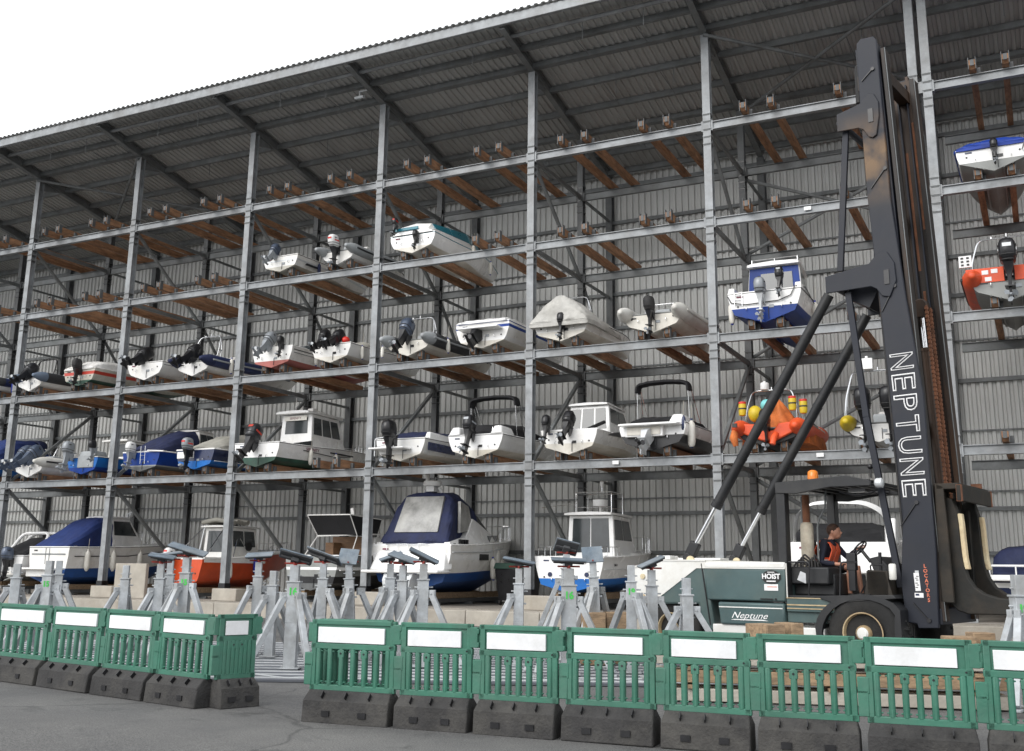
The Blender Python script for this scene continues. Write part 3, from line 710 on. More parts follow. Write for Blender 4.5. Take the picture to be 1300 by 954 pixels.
cover(t, [(-.05, 1.05, .88, .08, .7), (.4, 1.08, .9, .42, .75), (2.2, 1.02, .95, .6, .75), (3.4, .92, 1.02, .55, .6), (4.6, .6, 1.1, .3, .3), (5.6, .2, 1.2, .1, 0)], 'gel', 'cabin_top', skirt=.05)
hull_text(t, 'Searover', .2, 'txtw', 1.075, 2.0, .66) if False else None
motor(t, .12, -.02, .8, tilt=4, s=.95, cowl='rub', leg='blk')
X, Y, Z = std(184, 468, 2, 18); t = boat('sport_boat', 'plain white sports boat with one large black outboard tilted up, second shelf', X, Y, Z)
hull(t, 2.25, 6., .84, WH[:1]+['gel', 'gel', 'gel', 'rub', 'gel'], rise=.3, dead=18, tumble=.04); strakes(t, 2.25, 6, .84, 18, 'gel')
motor(t, -.15, -.02, .86, tilt=58, s=1.3, cowl='blk', leg='blk'); m = MB(); m.tube(fillet([(.95, .4, .88), (.95, .4, 1.0), (.95, 1.6, 1.05), (.95, 1.6, .9)], .08), .018, 6); m.build('grab_rail', 'chrome', t)
m = MB().tube([(1.125, .1, .72), (1.125, 2.5, .76)], .015, 6); m.build('rub_line', 'blk', t)
t, X, Y, Z = rib('navy tubed inflatable with a silver arch and black outboard, second shelf', 245, 462, 2, 2.5, 6., 'tuben', 'canvas', D=.66, r=.28, mot=dict(tilt=55, s=1.3, cowl='blk', z=.74), strake='tubeg', consoles='k')
arch(t, .85, .45, .6, 2.15, .5, 'chrome', .026)
fender(X+1.24, Y+1.1, Z+.6, 'white fender hanging from the navy tubed inflatable, beside the third post', s=1.05)
X, Y, Z = std(345, 455, 2, 15); t = boat('sport_boat', 'white day boat with faded red bottom and grey outboard, second shelf', X, Y, Z)
hull(t, 2.3, 6.2, .92, ['redfade', 'redfade', 'gel', 'gel', 'gel', 'gel'], rise=.3, dead=14, f=(.1, .5, .66)); strakes(t, 2.3, 6.2, .92, 14, 'redfade')
motor(t, -.12, -.02, .92, tilt=42, s=1.15, cowl='mgrey', leg='mgrey'); motor(t, .62, -.02, .98, tilt=5, s=.7, cowl='blk')
m = MB(); m.add([(-.9, 1.9, .95), (.9, 1.9, .95), (.8, 2.1, 1.5), (-.8, 2.1, 1.5), (-.75, 3.2, 1.0), (.75, 3.2, 1.0)], [(0, 1, 2, 3), (3, 2, 5, 4), (1, 5, 2), (0, 3, 4)]); m.build('windscreen', 'glass', t)
m = MB(); m.tube([(1.16, .1, .8), (1.14, 2.6, .84), (1., 4.2, .95)], .018, 6); m.tube([(1.16, .1, .66), (1.13, 2.6, .7), (1., 4.2, .8)], .012, 6); m.build('rub_line', 'blk', t)
fender(X+1.22, Y+1.45, Z+.62, 'cream fender on the white day boat with faded red bottom', s=.95)
X, Y, Z = std(420, 448, 2, 17); t = boat('sport_boat', 'white boat with two black outboards, a red ball buoy and grey cover, second shelf', X, Y, Z)
hull(t, 2.1, 5.6, .8, ['cream', 'gel', 'gel', 'gel', 'blk', 'gel'], rise=.3, dead=17); strakes(t, 2.1, 5.6, .8, 17, 'cream')
motor(t, -.35, -.02, .84, tilt=45, s=1.05, cowl='blk'); motor(t, .35, -.02, .82, tilt=55, s=1.05, cowl='blk')
cover(t, [(.9, .98, .84, .1, .4), (1.6, .98, .86, .42, .4), (3.0, .9, .92, .34, .3), (4.6, .5, 1.0, .15, 0)], 'taupe')
m = MB().ball((.68, .12, .98), .17, n=10); m.build('ball_buoy', 'redp', t)
fender(X+1.12, Y+.7, Z+.5, 'white fender at the stern of the boat with the red ball buoy', s=.85); fender(X+1.1, Y+1.4, Z+.55, 'white fender further forward on the boat with the red ball buoy', s=.85)
t, X, Y, Z = rib('grey and charcoal inflatable with a navy outboard and low steel arch, second shelf middle', 518, 440, 2, 2.6, 5.8, 'tubek', 'tubeg', hullm='cream', D=.66, r=.28, mot=dict(tilt=35, s=1.35, cowl='mblue', leg='blk', z=.74), strake='tubeg')
arch(t, .9, .4, .6, 1.85, .4, 'chrome', .024)
fender(X+1.3, Y+1.0, Z+.55, 'white fender on the grey and charcoal inflatable with the navy outboard', s=.9); fender(X-1.1, Y-.25, Z+.2, 'small white fender low at the stern of the grey and charcoal inflatable', s=.7)
X, Y, Z = std(612, 432, 2, 16); t = boat('bowrider', 'high sided white bowrider with a blue band round its rim, second shelf middle', X, Y, Z)
hull(t, 2.45, 6.2, 1.05, ['cream', 'gelb', 'gel', 'blue', 'blue', 'gelb'], rise=.25, dead=16, f=(.2, .7, .86), tumble=.05); strakes(t, 2.45, 6.2, 1.05, 16, 'cream')
cover(t, [(-.1, 1.12, 1.1, .06, .8), (.25, 1.18, 1.1, .2, .8), (1.6, 1.15, 1.12, .26, .8), (3.6, 1.0, 1.2, .24, .7), (5.2, .6, 1.3, .14, .3), (6.0, .2, 1.35, .05, 0)], 'gelb', 'deck_moulding', skirt=.03)
outdrive(t, -.15, -.02, .42, 1.15, 'blk', 35); m = MB(); m.box((0, -.22, .78), (1.9, .45, .08)); m.build('swim_platform', 'gelb', t, bevel=.03)
X, Y, Z = std(712, 412, 2, 17); t = boat('covered_boat', 'cream boat shrouded in a pale grey tarpaulin peaked at the stern, second shelf', X, Y, Z)
hull(t, 2.4, 5.9, .85, ['cream', 'cream', 'gel', 'gel', 'blk', 'gel'], rise=.3, dead=17); strakes(t, 2.4, 5.9, .85, 17, 'cream')
cover(t, [(-.3, 1.2, .72, .1, -.3), (-.26, 1.26, .74, .62, -.6), (-.05, 1.28, .76, 1.12, -.75), (.4, 1.28, .8, 1.08, -.55), (1.5, 1.26, .82, .66, -.2), (3.0, 1.16, .86, .4, .1), (4.6, .75, .98, .28, 0), (5.8, .2, 1.15, .1, 0)], 'greyt', 'tarpaulin', n=12, skirt=.16)
motor(t, .12, -.02, .62, tilt=8, s=.8, cowl='blk'); arch(t, .85, .75, .8, 2.05, .3, 'chrome', .02, light=False)
t, X, Y, Z = rib('white tubed inflatable with a black hooded outboard on the second shelf', 828, 395, 2, 2.75, 6.0, 'tubew', 'tubew', hullm='cream', D=.72, r=.3, mot=dict(tilt=-2, s=1.05, cowl='rub', leg='blk', z=.78), strake='tubew', over=.5, dead=18)
arch(t, .8, 1.0, .7, 1.45, .2, 'chrome', .02, light=False)
X, Y, Z = std(970, 385, 2, 17); t = boat('pilothouse_boat', 'white cabin boat with royal blue bottom and blue aft curtain, beside the lift mast', X, Y, Z, sc=(.86, .95, .9))
hull(t, 2.45, 5.9, 1.0, ['blue', 'blue', 'gelb', 'gelb', 'blk', 'gelb'], rise=.3, dead=17, f=(.28, .6, .8)); strakes(t, 2.45, 5.9, 1.0, 17, 'blue')
cabin(t, 1.55, 4.2, .98, .88, 1.0, 2.28, .02, .9, 'gelb', aft=('canvas',), aft_mat='blue', side=2, roof=.16)
m = MB()
for sg in (-1, 1): m.tube([(sg*.8, 1.7, 2.42), (sg*.8, 1.7, 2.62), (sg*.7, 3.2, 2.62), (sg*.7, 3.2, 2.4)], .014, 6)
m.tube([(-.8, 1.7, 2.62), (.8, 1.7, 2.62)], .014, 6); m.tube([(0, 1.7, 2.42), (0, 1.7, 2.62)], .012, 6); m.build('roof_rail', 'chrome', t)
m = MB()
for sg in (-1, 1): m.loft([[(sg*1.0, .05, 1.02), (sg*1.24, .05, 1.02), (sg*1.24, .6, 1.02), (sg*1.0, .6, 1.02)], [(sg*1.02, .1, 1.25), (sg*1.22, .1, 1.25), (sg*1.2, .55, 1.25), (sg*1.02, .55, 1.25)]])
m.build('quarter_coaming', 'gelb', t, bevel=.03)
motor(t, -.05, -.02, .84, tilt=0, s=1.0, cowl='mgrey', leg='lamp'); motor(t, .55, .1, 1.3, tilt=15, s=.75, cowl='blk', band='mgrey')
m = MB(); m.tube([(-1.22, -.03, .95), (-1.1, -.05, .72), (-.6, -.05, .62), (.5, -.05, .66), (.9, -.05, .8), (1.05, -.04, 1.1), (1.25, .6, 1.18), (1.28, 1.6, .95), (1.25, 2.8, .9)], .018, 6); m.build('mooring_line', 'blk', t)
m = MB()
for zz in (.62, .78, .94): m.tube([(-.98, -.06, zz), (-.72, -.06, zz)], .012, 6)
for x in (-.98, -.72): m.tube([(x, -.06, .58), (x, -.06, 1.05)], .012, 6)
m.build('boarding_ladder', 'chrome', t)
fender(X-1.18, Y+.25, Z+.42, 'white fender at the stern corner of the blue bottomed cabin boat by its ladder', s=1.0); fender(X+1.3, Y+1.9, Z+.62, 'white fender along the side of the blue bottomed cabin boat, behind the lift strut', s=1.1)
t, X, Y, Z = rib('bright orange inflatable with black outboard and tall arch beyond the lift mast', 1284, 375, 2, 2.5, 5.8, 'orange', 'orange', hullm='greyhull', D=.66, r=.29, mot=dict(tilt=0, s=1.3, cowl='blk', band='lamp', z=.95), over=.35, dead=20, strake='rub', scl=(.93, .95, .93))
arch(t, 1.0, .25, .6, 2.0, .3, 'chrome', .024, double=False)
m = MB().box((-.62, .0, .78), (1.0, .06, .42)); m.box((.62, .0, .78), (1.0, .06, .42)); m.build('transom_board', 'orange', t)
m = MB()
for x, z in ((-.62, .86), (-.38, .88), (-.55, .66)): m.box((x, -.035, z), (.17, .012, .12))
m.build('label_plate', 'txtw', t)
m = MB().box((-1.12, .2, 1.3), (.34, .05, .34)); 
for i in range(2):
    for j in range(3): m.box((-1.2+.15*i, .17, 1.2+.1*j), (.07, .02, .05), 1)
m.build('sign_plate', ['txtw', 'txtk'], t)
# ---- first shelf
X, Y, Z = std(-25, 585, 1, 16); t = boat('canopy_boat', 'boat with bright blue canopy and mid blue hull behind the twin tilted outboards, first shelf', X, Y, Z)
hull(t, 2.4, 6., .9, ['skyb', 'skyb', 'gel', 'gel', 'blk', 'gel'], rise=.3, dead=16, f=(.3, .6, .8))
cover(t, [(.1, 1.1, .95, .5, .5), (1.2, 1.05, .98, 1.25, .6), (2.6, 1.0, 1.0, 1.3, .6), (3.6, .85, 1.05, .5, .3), (5.2, .5, 1.15, .2, 0)], 'canvasb', 'canopy'); bimini(t, 1.0, 2.4, 1.0, 2.2, 'canvas')
t, X, Y, Z = rib('pale grey inflatable with twin blue-grey outboards tilted up on the first shelf', 36, 592, 1, 2.6, 5.8, 'tubew', 'tubew', r=.26, D=.7, mot=[dict(x=-.36, tilt=52, s=1.35, cowl='mblue', leg='mblue', z=.78), dict(x=.3, tilt=52, s=1.35, cowl='mblue', leg='mblue', z=.78)], strake='blk')
arch(t, .55, 1.5, .7, 1.75, .25, 'chrome', .024)
cover(t, [(2.2, .8, .8, .2, .2), (2.8, .85, .8, .42, .3), (4.2, .7, .85, .4, .2), (5.2, .3, .9, .2, 0)], 'taupe')
X, Y, Z = std(104, 590, 1, 15); t = boat('pilothouse_boat', 'small fishing boat with pale blue-grey stern, grey outboard and white hardtop, first shelf', X, Y, Z)
hull(t, 2.1, 5.6, .8, ['blue', 'blue', 'skyb', 'skyb', 'blk', 'gel'], rise=.3, dead=14, f=(.2, .5, .8))
m = MB().box((.25, .0, .62), (1.1, .08, .62)); m.loft([[(-.3, .0, .9), (.8, .0, .9), (.8, .7, .9), (-.3, .7, .9)], [(-.25, .08, 1.15), (.75, .08, 1.15), (.75, .65, 1.15), (-.25, .65, 1.15)]]); m.build('stern_box', 'tubeg', t, bevel=.04)
motor(t, -.62, -.1, .95, tilt=10, s=1.1, cowl='mgrey', leg='mgrey'); motor(t, .98, -.1, 1.2, tilt=0, s=.75, cowl='blk', leg='mgrey')
cabin(t, 2.0, 4.2, .85, .8, .85, 1.85, .05, .5, 'gel', aft=('one',), roof=.12, over=.25)
X, Y, Z = std(178, 590, 1, 14); t = boat('canopy_boat', 'royal blue boat with a navy canopy and white-framed windscreen, first shelf', X, Y, Z)
hull(t, 2.4, 6.2, .92, ['dsteel', 'greyhull', 'blue', 'blue', 'gel', 'gel'], rise=.35, dead=13, f=(.08, .5, .66))
cover(t, [(.05, 1.05, .95, .1, .4), (1.0, 1.02, .98, .75, .5), (2.0, .95, 1.0, 1.22, .6), (2.5, .92, 1.0, 1.28, .7)], 'canvas', 'canopy')
cabin(t, 2.5, 4.2, .92, .82, .95, 2.25, .02, .65, 'gel', aft=('none',), side=2, roof=.1, over=.04)
motor(t, -.4, -.04, .86, tilt=6, s=.95, cowl='mwhite', leg='mgrey')
m = MB()
for zz in (.55, .75, .95): m.tube([(.1, -.1, zz), (.38, -.1, zz)], .013, 6)
for x in (.1, .38): m.tube(fillet([(x, -.05, 1.25), (x, -.12, 1.2), (x, -.1, .35)], .05), .013, 6)
m.build('boarding_ladder', 'chrome', t); m = MB().tube([(.5, -.08, .98), (1.5, -.05, .92)], .04, 8); m.build('boathook', 'gel', t)
X, Y, Z = std(247, 583, 1, 14); t = boat('covered_boat', 'blue and white boat with navy lettered side and taupe cover, first shelf', X, Y, Z)
hull(t, 2.3, 6., .9, ['skyb', 'skyb', 'navy', 'navy', 'gel', 'gelb'], rise=.3, dead=14, f=(.22, .5, .8))
m = MB().box((-.55, -.02, .68), (1.0, .03, .3)); m.build('transom_panel', 'gelb', t)
cover(t, [(.2, 1.0, .95, .1, .3), (.7, 1.05, .97, .35, .2), (1.6, 1.05, 1.0, .78, .2), (2.8, 1.0, 1.02, .95, .3), (3.6, .85, 1.08, .6, .2), (5.2, .45, 1.15, .2, 0)], 'taupe')
motor(t, -.18, -.03, .84, tilt=3, s=1.05, cowl='mgrey', leg='blk', band='redp')
hull_text(t, 'SU', .34, 'txtw', 1.2, 1.1, .68); m = MB().tube([(1.17, .05, .36), (1.15, 2.2, .4)], .016, 6); m.build('boot_line', 'gelb', t)
fender(X+1.26, Y+1.75, Z+.52, 'white fender beside the letters on the blue and white boat with taupe cover', s=1.0)
X, Y, Z = std(325, 580, 1, 15); t = boat('pilothouse_boat', 'white pilothouse boat with dark green bottom and large black outboard, first shelf', X, Y, Z)
hull(t, 2.55, 6.9, 1.05, ['greenb', 'greenb', 'gelb', 'gelb', 'blk', 'gelb'], rise=.35, dead=15, f=(.18, .5, .66), tumble=.02)
cb = cabin(t, 2.35, 5.0, .95, .88, 1.08, 2.75, .05, .55, 'gelb', aft=('high',), side=3, roof=.16, over=.22)
m = MB().box((0, 2.30, 2.56), (1.3, .02, .22)); m.build('name_board', 'fend', cb)
hull_text(cb, 'SERENITY', .16, 'txtm', 0, 2.285, 2.56, False, depth=.002); hull_text(t, 'SERENITY', .2, 'txtm', 1.285, 2.1, .97, depth=.002)
m = MB(); m.tube([(-.2, 2.5, 2.9), (-.2, 2.5, 3.6)], .012, 5); m.box((.62, 2.7, 2.98), (.3, .3, .12)); m.tube([(.8, 2.7, 2.95), (.8, 4.6, 2.86)], .018, 6); m.build('roof_gear', 'gel', cb)
m = MB(); m.prism([(1.0, 1.1), (2.3, 1.1), (2.3, 1.45), (1.2, 1.2)], 0, 1.0, 1.06); m.build('side_glazing', 'glass', t)
motor(t, -.05, -.03, .98, tilt=33, s=1.45, cowl='mdk', leg='blk', band='red'); rail(t, 6.9, 2.55, 1.05, .72, .98, .28)
m = MB().box((1.27, 4.1, .98), (.03, 1.6, .07)); m.tube([(1.29, 1.5, .88), (1.28, 3.6, .8), (1.15, 5.0, .98)], .02, 6); m.build('side_trim', 'blk', t)
m = MB().ball((1.0, 6.6, .55), .3, n=10, sc=(1, 1, 1.1)); tag(m.build('ball_fender', 'fend', None, loc=near(X, Y, Z)), 'round cream ball fender hanging at the bow of the pilothouse boat with maroon lettering', 'fender')
for q, (yy, lab) in enumerate(((1.9, 'aftmost'), (3.6, 'middle'), (4.8, 'foremost'))):
    fender(X+1.36-.1*(q == 2), Y+yy, Z+.6, f'{lab} of three white fenders along the green bottomed pilothouse boat', s=1.0, cap='fendb' if q else 'fend')
X, Y, Z = std(508, 572, 1, 16); t = boat('bowrider', 'white boat with navy cover and navy side panel, tall black outboard, first shelf', X, Y, Z)
hull(t, 2.4, 6.1, .9, ['cream', 'gel', 'gelb', 'gelb', 'blk', 'gelb'], rise=.25, dead=16, f=(.12, .5, .66)); strakes(t, 2.4, 6.1, .9, 16, 'cream')
cover(t, [(.5, .9, 1.0, .14, .5), (1.0, 1.05, 1.02, .34, .6), (2.6, 1.05, 1.06, .42, .6), (4.2, .85, 1.15, .35, .4), (5.7, .3, 1.22, .15, 0)], 'canvas')
m = MB(); m.loft([[(.92, .3, .9), (1.21, .3, .9), (1.21, 1.9, .92), (.92, 1.9, .92)], [(.95, .45, 1.25), (1.14, .45, 1.25), (1.14, 1.8, 1.22), (.95, 1.8, 1.22)]]); m.build('quarter_coaming', 'gelb', t, bevel=.04)
m = MB().box((1.2, 1.2, .62), (.04, 1.9, .34)); m.build('side_panel', 'navy', t)
m = MB(); m.tube(fillet([(-1.0, -.35, .2), (-1.0, -.35, .95), (-.2, -.4, 1.0), (-.2, -.4, .6)], .12), .022, 6); m.tube([(-1.0, -.36, .55), (-.2, -.4, .7)], .02, 6); m.build('stern_rail', 'chrome', t)
m = MB().box((-.3, -.3, .5), (1.7, .6, .08)); m.build('swim_platform', 'gelb', t, bevel=.03)
motor(t, -.05, -.35, .86, tilt=0, s=1.35, cowl='blk', leg='blk')
X, Y, Z = std(603, 566, 1, 17); t = boat('bowrider', 'white bowrider with black rolled bimini, black cover and slim black outboard, first shelf', X, Y, Z)
hull(t, 2.5, 6.2, .92, ['cream', 'gel', 'gelb', 'gelb', 'blk', 'gelb'], rise=.25, dead=17, f=(.12, .5, .66)); strakes(t, 2.5, 6.2, .92, 17, 'cream')
cover(t, [(.5, 1.0, .98, .2, .6), (.9, 1.08, 1.0, .5, .7), (2.6, 1.05, 1.04, .62, .7), (4.2, .85, 1.12, .4, .4), (5.7, .3, 1.2, .15, 0)], 'blackc')
bimini(t, 1.08, 1.2, 1.0, 2.65, 'blackc')
for sg in (-1, 1):
    m = MB(); m.loft([[(sg*.68, -.05, .96), (sg*1.24, -.05, .96), (sg*1.24, 1.0, .98), (sg*.68, 1.0, .98)], [(sg*.8, .1, 1.32), (sg*1.12, .1, 1.32), (sg*1.12, .9, 1.3), (sg*.8, .9, 1.3)]]); m.build('quarter_pod', 'gelb', t, bevel=.06)
motor(t, -.1, -.05, .98, tilt=15, s=1.2, cowl='blk', leg='blk', band='mgrey')
m = MB().tube(fillet([(.85, -.08, 1.22), (.85, -.12, 1.05), (1.1, -.12, 1.02), (1.1, -.08, 1.25)], .1), .014, 6); m.build('grab_rail', 'chrome', t)
X, Y, Z = std(722, 565, 1, 17); t = boat('pilothouse_boat', 'cream white cabin cruiser with black outboards and small wheelhouse, first shelf middle', X, Y, Z)
hull(t, 2.35, 6.0, .92, ['cream', 'cream', 'gel', 'gel', 'gel', 'gelb'], rise=.3, dead=17, f=(.2, .5, .7)); strakes(t, 2.35, 6, .92, 17, 'cream')
cabin(t, 1.7, 4.5, .95, .84, .98, 2.2, .12, .8, 'gelb', aft=('three',), side=2, roof=.12, over=.1)
m = MB(); m.prism([(1.0, .84), (2.2, .9), (2.2, 1.12), (1.5, 1.0)], 0, 1.16, 1.2); m.build('side_stripe', 'blk', t)
m = MB().tube([(.35, .5, .95), (.8, 1.5, 1.45)], .07, 8); m.build('rolled_sheet', 'blackc', t)
motor(t, .05, -.03, .92, tilt=38, s=1.15, cowl='blk', leg='blk'); motor(t, -.82, -.1, 1.0, tilt=15, s=.85, cowl='blk', leg='blk')
X, Y, Z = std(828, 560, 1, 16); t = boat('bowrider', 'white over black bowrider with a black bimini and white stern drive, first shelf', X, Y, Z)
hull(t, 2.55, 6.3, 1.0, ['blk', 'blk', 'gelb', 'gelb', 'blk', 'gelb'], rise=.2, dead=16, f=(.38, .6, .8), tumble=.05)
cover(t, [(.3, 1.05, 1.05, .15, .7), (.8, 1.12, 1.06, .34, .8), (2.6, 1.1, 1.08, .36, .7), (4.4, .85, 1.15, .25, .4), (5.8, .3, 1.22, .1, 0)], 'blackc')
bimini(t, 1.05, 1.0, 1.05, 2.75, 'blackc')
m = MB(); m.box((-.25, -.1, .72), (1.5, .2, .42)); m.box((0, -.25, .93), (2.3, .5, .08)); m.build('swim_platform', 'gelb', t, bevel=.03)
m = MB().box((-.25, -.215, .72), (1.3, .03, .3)); m.build('platform_recess', 'cream', t, bevel=.02)
m = MB(); m.loft([[(.62, .0, 1.02), (1.26, .0, 1.02), (1.26, 1.2, 1.04), (.62, 1.2, 1.04)], [(.75, .15, 1.36), (1.12, .15, 1.36), (1.12, 1.05, 1.34), (.75, 1.05, 1.34)]]); m.build('quarter_pod', 'gelb', t, bevel=.06)
outdrive(t, -.1, -.1, .4, 1.2, 'lamp', 30)
fender(X+1.34, Y+.5, Z+.62, 'large white fender at the corner of the white over black bowrider', s=1.45, cap='navy'); fender(X+1.2, Y+.05, Z+.95, 'small navy fender tucked beside the white over black bowrider', 'navy', 'navy', .8)
# orange rescue RIB with covers
t, X, Y, Z = rib('orange rescue inflatable half covered in orange canvas with yellow canisters, first shelf', 975, 555, 1, 2.7, 5.6, 'orange', 'orange', hullm='rub', D=.62, r=.33, mot=dict(tilt=-8, s=1., cowl='blk', z=.75), over=.3, dead=18, consoles=None)
m = MB().prism([(-1.08, .86), (-.98, .52), (-.45, .3), (.06, .1), (.5, .28), (.98, .5), (1.08, .86), (.4, .8), (.22, .55), (-.2, .55), (-.4, .8)], 1, -.1, .16); m.build('transom_panel', 'orange', t, bevel=.05, bseg=3)
m = MB().tube([(.3, -.1, .42), (.28, -.3, .26), (.24, -.36, .02)], [.11, .11, .1], 10); m.build('drain_sock', 'orange', t, smooth=60)
m = MB().tube([(-1.12, -.2, .55), (-1.14, -.3, .3), (-1.08, -.26, .02)], [.12, .15, .09], 10); m.build('hanging_flap', 'orangecl', t, smooth=60)
m = MB(); rings = []
for z, rx, ry, cx, cy in ((.55, .62, .55, .35, .75), (.8, .55, .5, .34, .75), (1.1, .42, .4, .32, .72), (1.4, .27, .28, .3, .7), (1.66, .12, .14, .27, .66), (1.78, .03, .04, .25, .62)):
    rings.append([(cx+rx*math.cos(q)*(1+.16*math.sin(5*q+z*2)), cy+ry*math.sin(q)*(1+.16*math.sin(5*q+z*2)), z) for q in [2*PI*i/28 for i in range(28)]])
m.loft(rings); m.build('canvas_peak', 'orangecl', t, smooth=60)
cover(t, [(1.0, 1.2, .62, .42, .2), (1.6, 1.32, .58, .5, 0), (3.0, 1.34, .45, .52, .2), (4.4, 1.1, .45, .5, .1), (5.6, .4, .55, .3, 0)], 'orangecl', 'canvas_cover', n=12, skirt=.42)
m = MB(); m.box((-1.02, -.52, .72), (.16, .1, .14)); m.tube([(1.28, .6, .9), (1.33, 1.2, .92), (1.33, 1.9, .88)], .035, 6); m.build('strap', 'blk', t)
for sg in (-1, 1):
    m = MB()
    for q in range(7): m.tube([(sg*1.31, .1+.42*q, .92), (sg*1.4, .31+.42*q, .8), (sg*1.31, .52+.42*q, .92)], .012, 5)
    m.build('grab_line', 'rope', t)
arch(t, .95, .5, .8, 2.15, .25, 'chrome', .026)
m = MB().lathe([(.15, 0), (.16, .02), (.16, .26), (.05, .3), (.05, .33)], (-.25, .75, 2.17), 2, 12); m.build('radar_dome', 'gelb', t, bevel=.01)
for x, z in ((-.98, 1.45), (.82, 1.55), (1.2, 1.42)):
    m = MB(); m.lathe([(.02, -.3), (.14, -.27), (.16, -.15), (.16, .16), (.15, .2)], (0, 0, 0), 2, 12, 0); m.lathe([(.15, .2), (.16, .24), (.15, .29), (.05, .3)], (0, 0, 0), 2, 12, 1); m.lathe([(.165, -.03), (.165, .03)], (0, 0, 0), 2, 12, 2); m.xf(Matrix.Scale(.7, 4))
    tag(m.build('yellow_canister', ['yel', 'redp', 'blk'], None, loc=near(X+x, Y+.35, Z+z), smooth=50), {-.98: 'yellow canister with red cap on the arch leg beside the yellow buoy', .82: 'yellow canister with red cap next to the orange canvas peak', 1.2: 'lowest and outermost yellow canister with red cap on the orange rescue boat'}[x], 'canister', 'yellow canisters on the orange rescue boat')
tag(MB().ball((0, 0, 0), .2, n=10, sc=(1, 1, 1.2)).build('buoy', 'yel', None, loc=near(X-.45, Y+.1, Z+1.2), smooth=60), 'round yellow buoy at the stern of the orange rescue boat', 'buoy')
tag(MB().ball((0, 0, 0), .17, n=10).build('buoy', 'aqua', None, loc=near(X-.12, Y+.4, Z+1.55), smooth=60), 'round pale turquoise buoy at the stern of the orange rescue boat', 'buoy')
# black RIB behind the mast
t, X, Y, Z = rib('black inflatable with yellow tube end and white box on its arch, behind the mast', 1115, 545, 1, 2.5, 5.6, 'tubek', 'yel', hullm='gel', D=.62, r=.28, mot=[dict(x=-.38, tilt=-10, s=1.5, cowl='blk', leg='blk', z=1.05), dict(x=.45, tilt=-10, s=1.5, cowl='blk', leg='blk', z=1.05)], over=.5, dead=18)
arch(t, 1.15, .4, .7, 2.6, .3, 'chrome', .03)
m = MB().box((-.35, .7, 2.84), (.42, .3, .4)); m.tube([(-.35, .7, 3.04), (-.35, .7, 3.14)], .06, 8); m.build('white_box', 'gelb', t, bevel=.03)
# ================================================================ ground
g = MB()
nx, ny = 60, 60
for j in range(ny+1):
    for i in range(nx+1):
        u = (i/nx-.5)*2; w = (j/ny-.5)*2
        x = 38+u*abs(u)**1.6*900; y = -18+w*abs(w)**1.6*900
        g.v.append((x, y, .008*math.sin(x*1.7+y*.9)*max(0, 1-abs(u)-abs(w))))
for j in range(ny):
    for i in range(nx):
        a = j*(nx+1)+i; g.f.append((a, a+1, a+nx+2, a+nx+1)); g.mi.append(0)
tag(g.build('ground', 'tarmac'), kind='structure')
SLAB = .45
s = MB().box((14, 3.3, SLAB/2-.1), (92, 8.6, SLAB+.2))
tag(s.build('concrete_slab', 'conc2'), kind='structure')
k = MB()
x = -30
while x < 58:
    L = 2.4
    k.box((x+L/2, -1.42, .20), (L-.02, .8, .46)); x += L
tag(k.build('concrete_kerb', 'conc', bevel=.02), kind='structure')
# ================================================================ rack building
FR = list(range(-4, 10))
bld = thing('boat_rack_building', 'open fronted grey steel shed with sloping roof and storeys of boat racks', 'building', (0, 0, 0))
def zroof(y): return 18.5-.2*y
def post(name, x, y, ztop, mats, w=.24, d=.26, cleats_and_shade=True, boot=True):
    m = MB()
    m.ibeam((x, y, SLAB+.12), (x, y, ztop), w, d, .022, 0, up=(0,1,0))
    m.box((x, y, SLAB+.06), (.42, .42, .12), 0)
    if boot: m.box((x, y, SLAB+.36), (w+.05, d+.05, .46), 1)
    if cleats_and_shade:
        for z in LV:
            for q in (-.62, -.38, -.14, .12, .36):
                m.box((x, y, z+q), (w-.03, d+.014, .05), 2); m.box((x, y, z+q+.04), (w+.02, d+.03, .03), 0)  # shadow under each batten drawn as a dark box
            m.box((x+w/2+.03, y, z), (.06, d*.8, .34), 0); m.box((x-w/2-.03, y, z), (.06, d*.8, .34), 0)
    return m.build(name, mats, bld, bevel=0)
for i in FR:
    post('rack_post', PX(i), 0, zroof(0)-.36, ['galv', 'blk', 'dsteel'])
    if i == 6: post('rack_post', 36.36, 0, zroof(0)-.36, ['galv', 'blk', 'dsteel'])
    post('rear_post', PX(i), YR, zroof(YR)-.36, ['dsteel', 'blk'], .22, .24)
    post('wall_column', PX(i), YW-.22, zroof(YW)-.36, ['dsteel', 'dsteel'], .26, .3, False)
    rf = MB(); y0, y1 = -2.35, YW
    rf.ibeam((PX(i), y0, zroof(y0)-.2), (PX(i), y1, zroof(y1)-.2), .2, .34, .022)
    # haunch at the post
    rf.prism([(-.05, zroof(0)-.37), (1.1, zroof(1.1)-.37), (-.05, zroof(0)-.85)], 0, PX(i)-.02, PX(i)+.02)
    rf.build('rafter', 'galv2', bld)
    # transverse ties and diagonals of this frame
    t = MB(); x = PX(i)
    for z in LV: t.beam((x, .1, z), (x, YR, z), .09, .14)
    for z in LV: t.beam((x, YR, z-.02), (x, YW-.3, z-.02), .07, .09)
    t.beam((x, .1, LV[3]-.1), (x, YR-.1, LV[2]), .1)
    t.beam((x, YR-.1, LV[1]-.1), (x, .1, LV[0]+.1), .11)
    t.beam((x, .1, LV[0]-.15), (x, YR-.1, 1.5), .11)
    t.beam((x, YR+.1, LV[2]-.1), (x, YW-.3, LV[1]+.5), .09)
    t.build('frame_bracing', 'galv2', bld)
bunk_off = (1.2, 2.03, 3.97, 4.8)
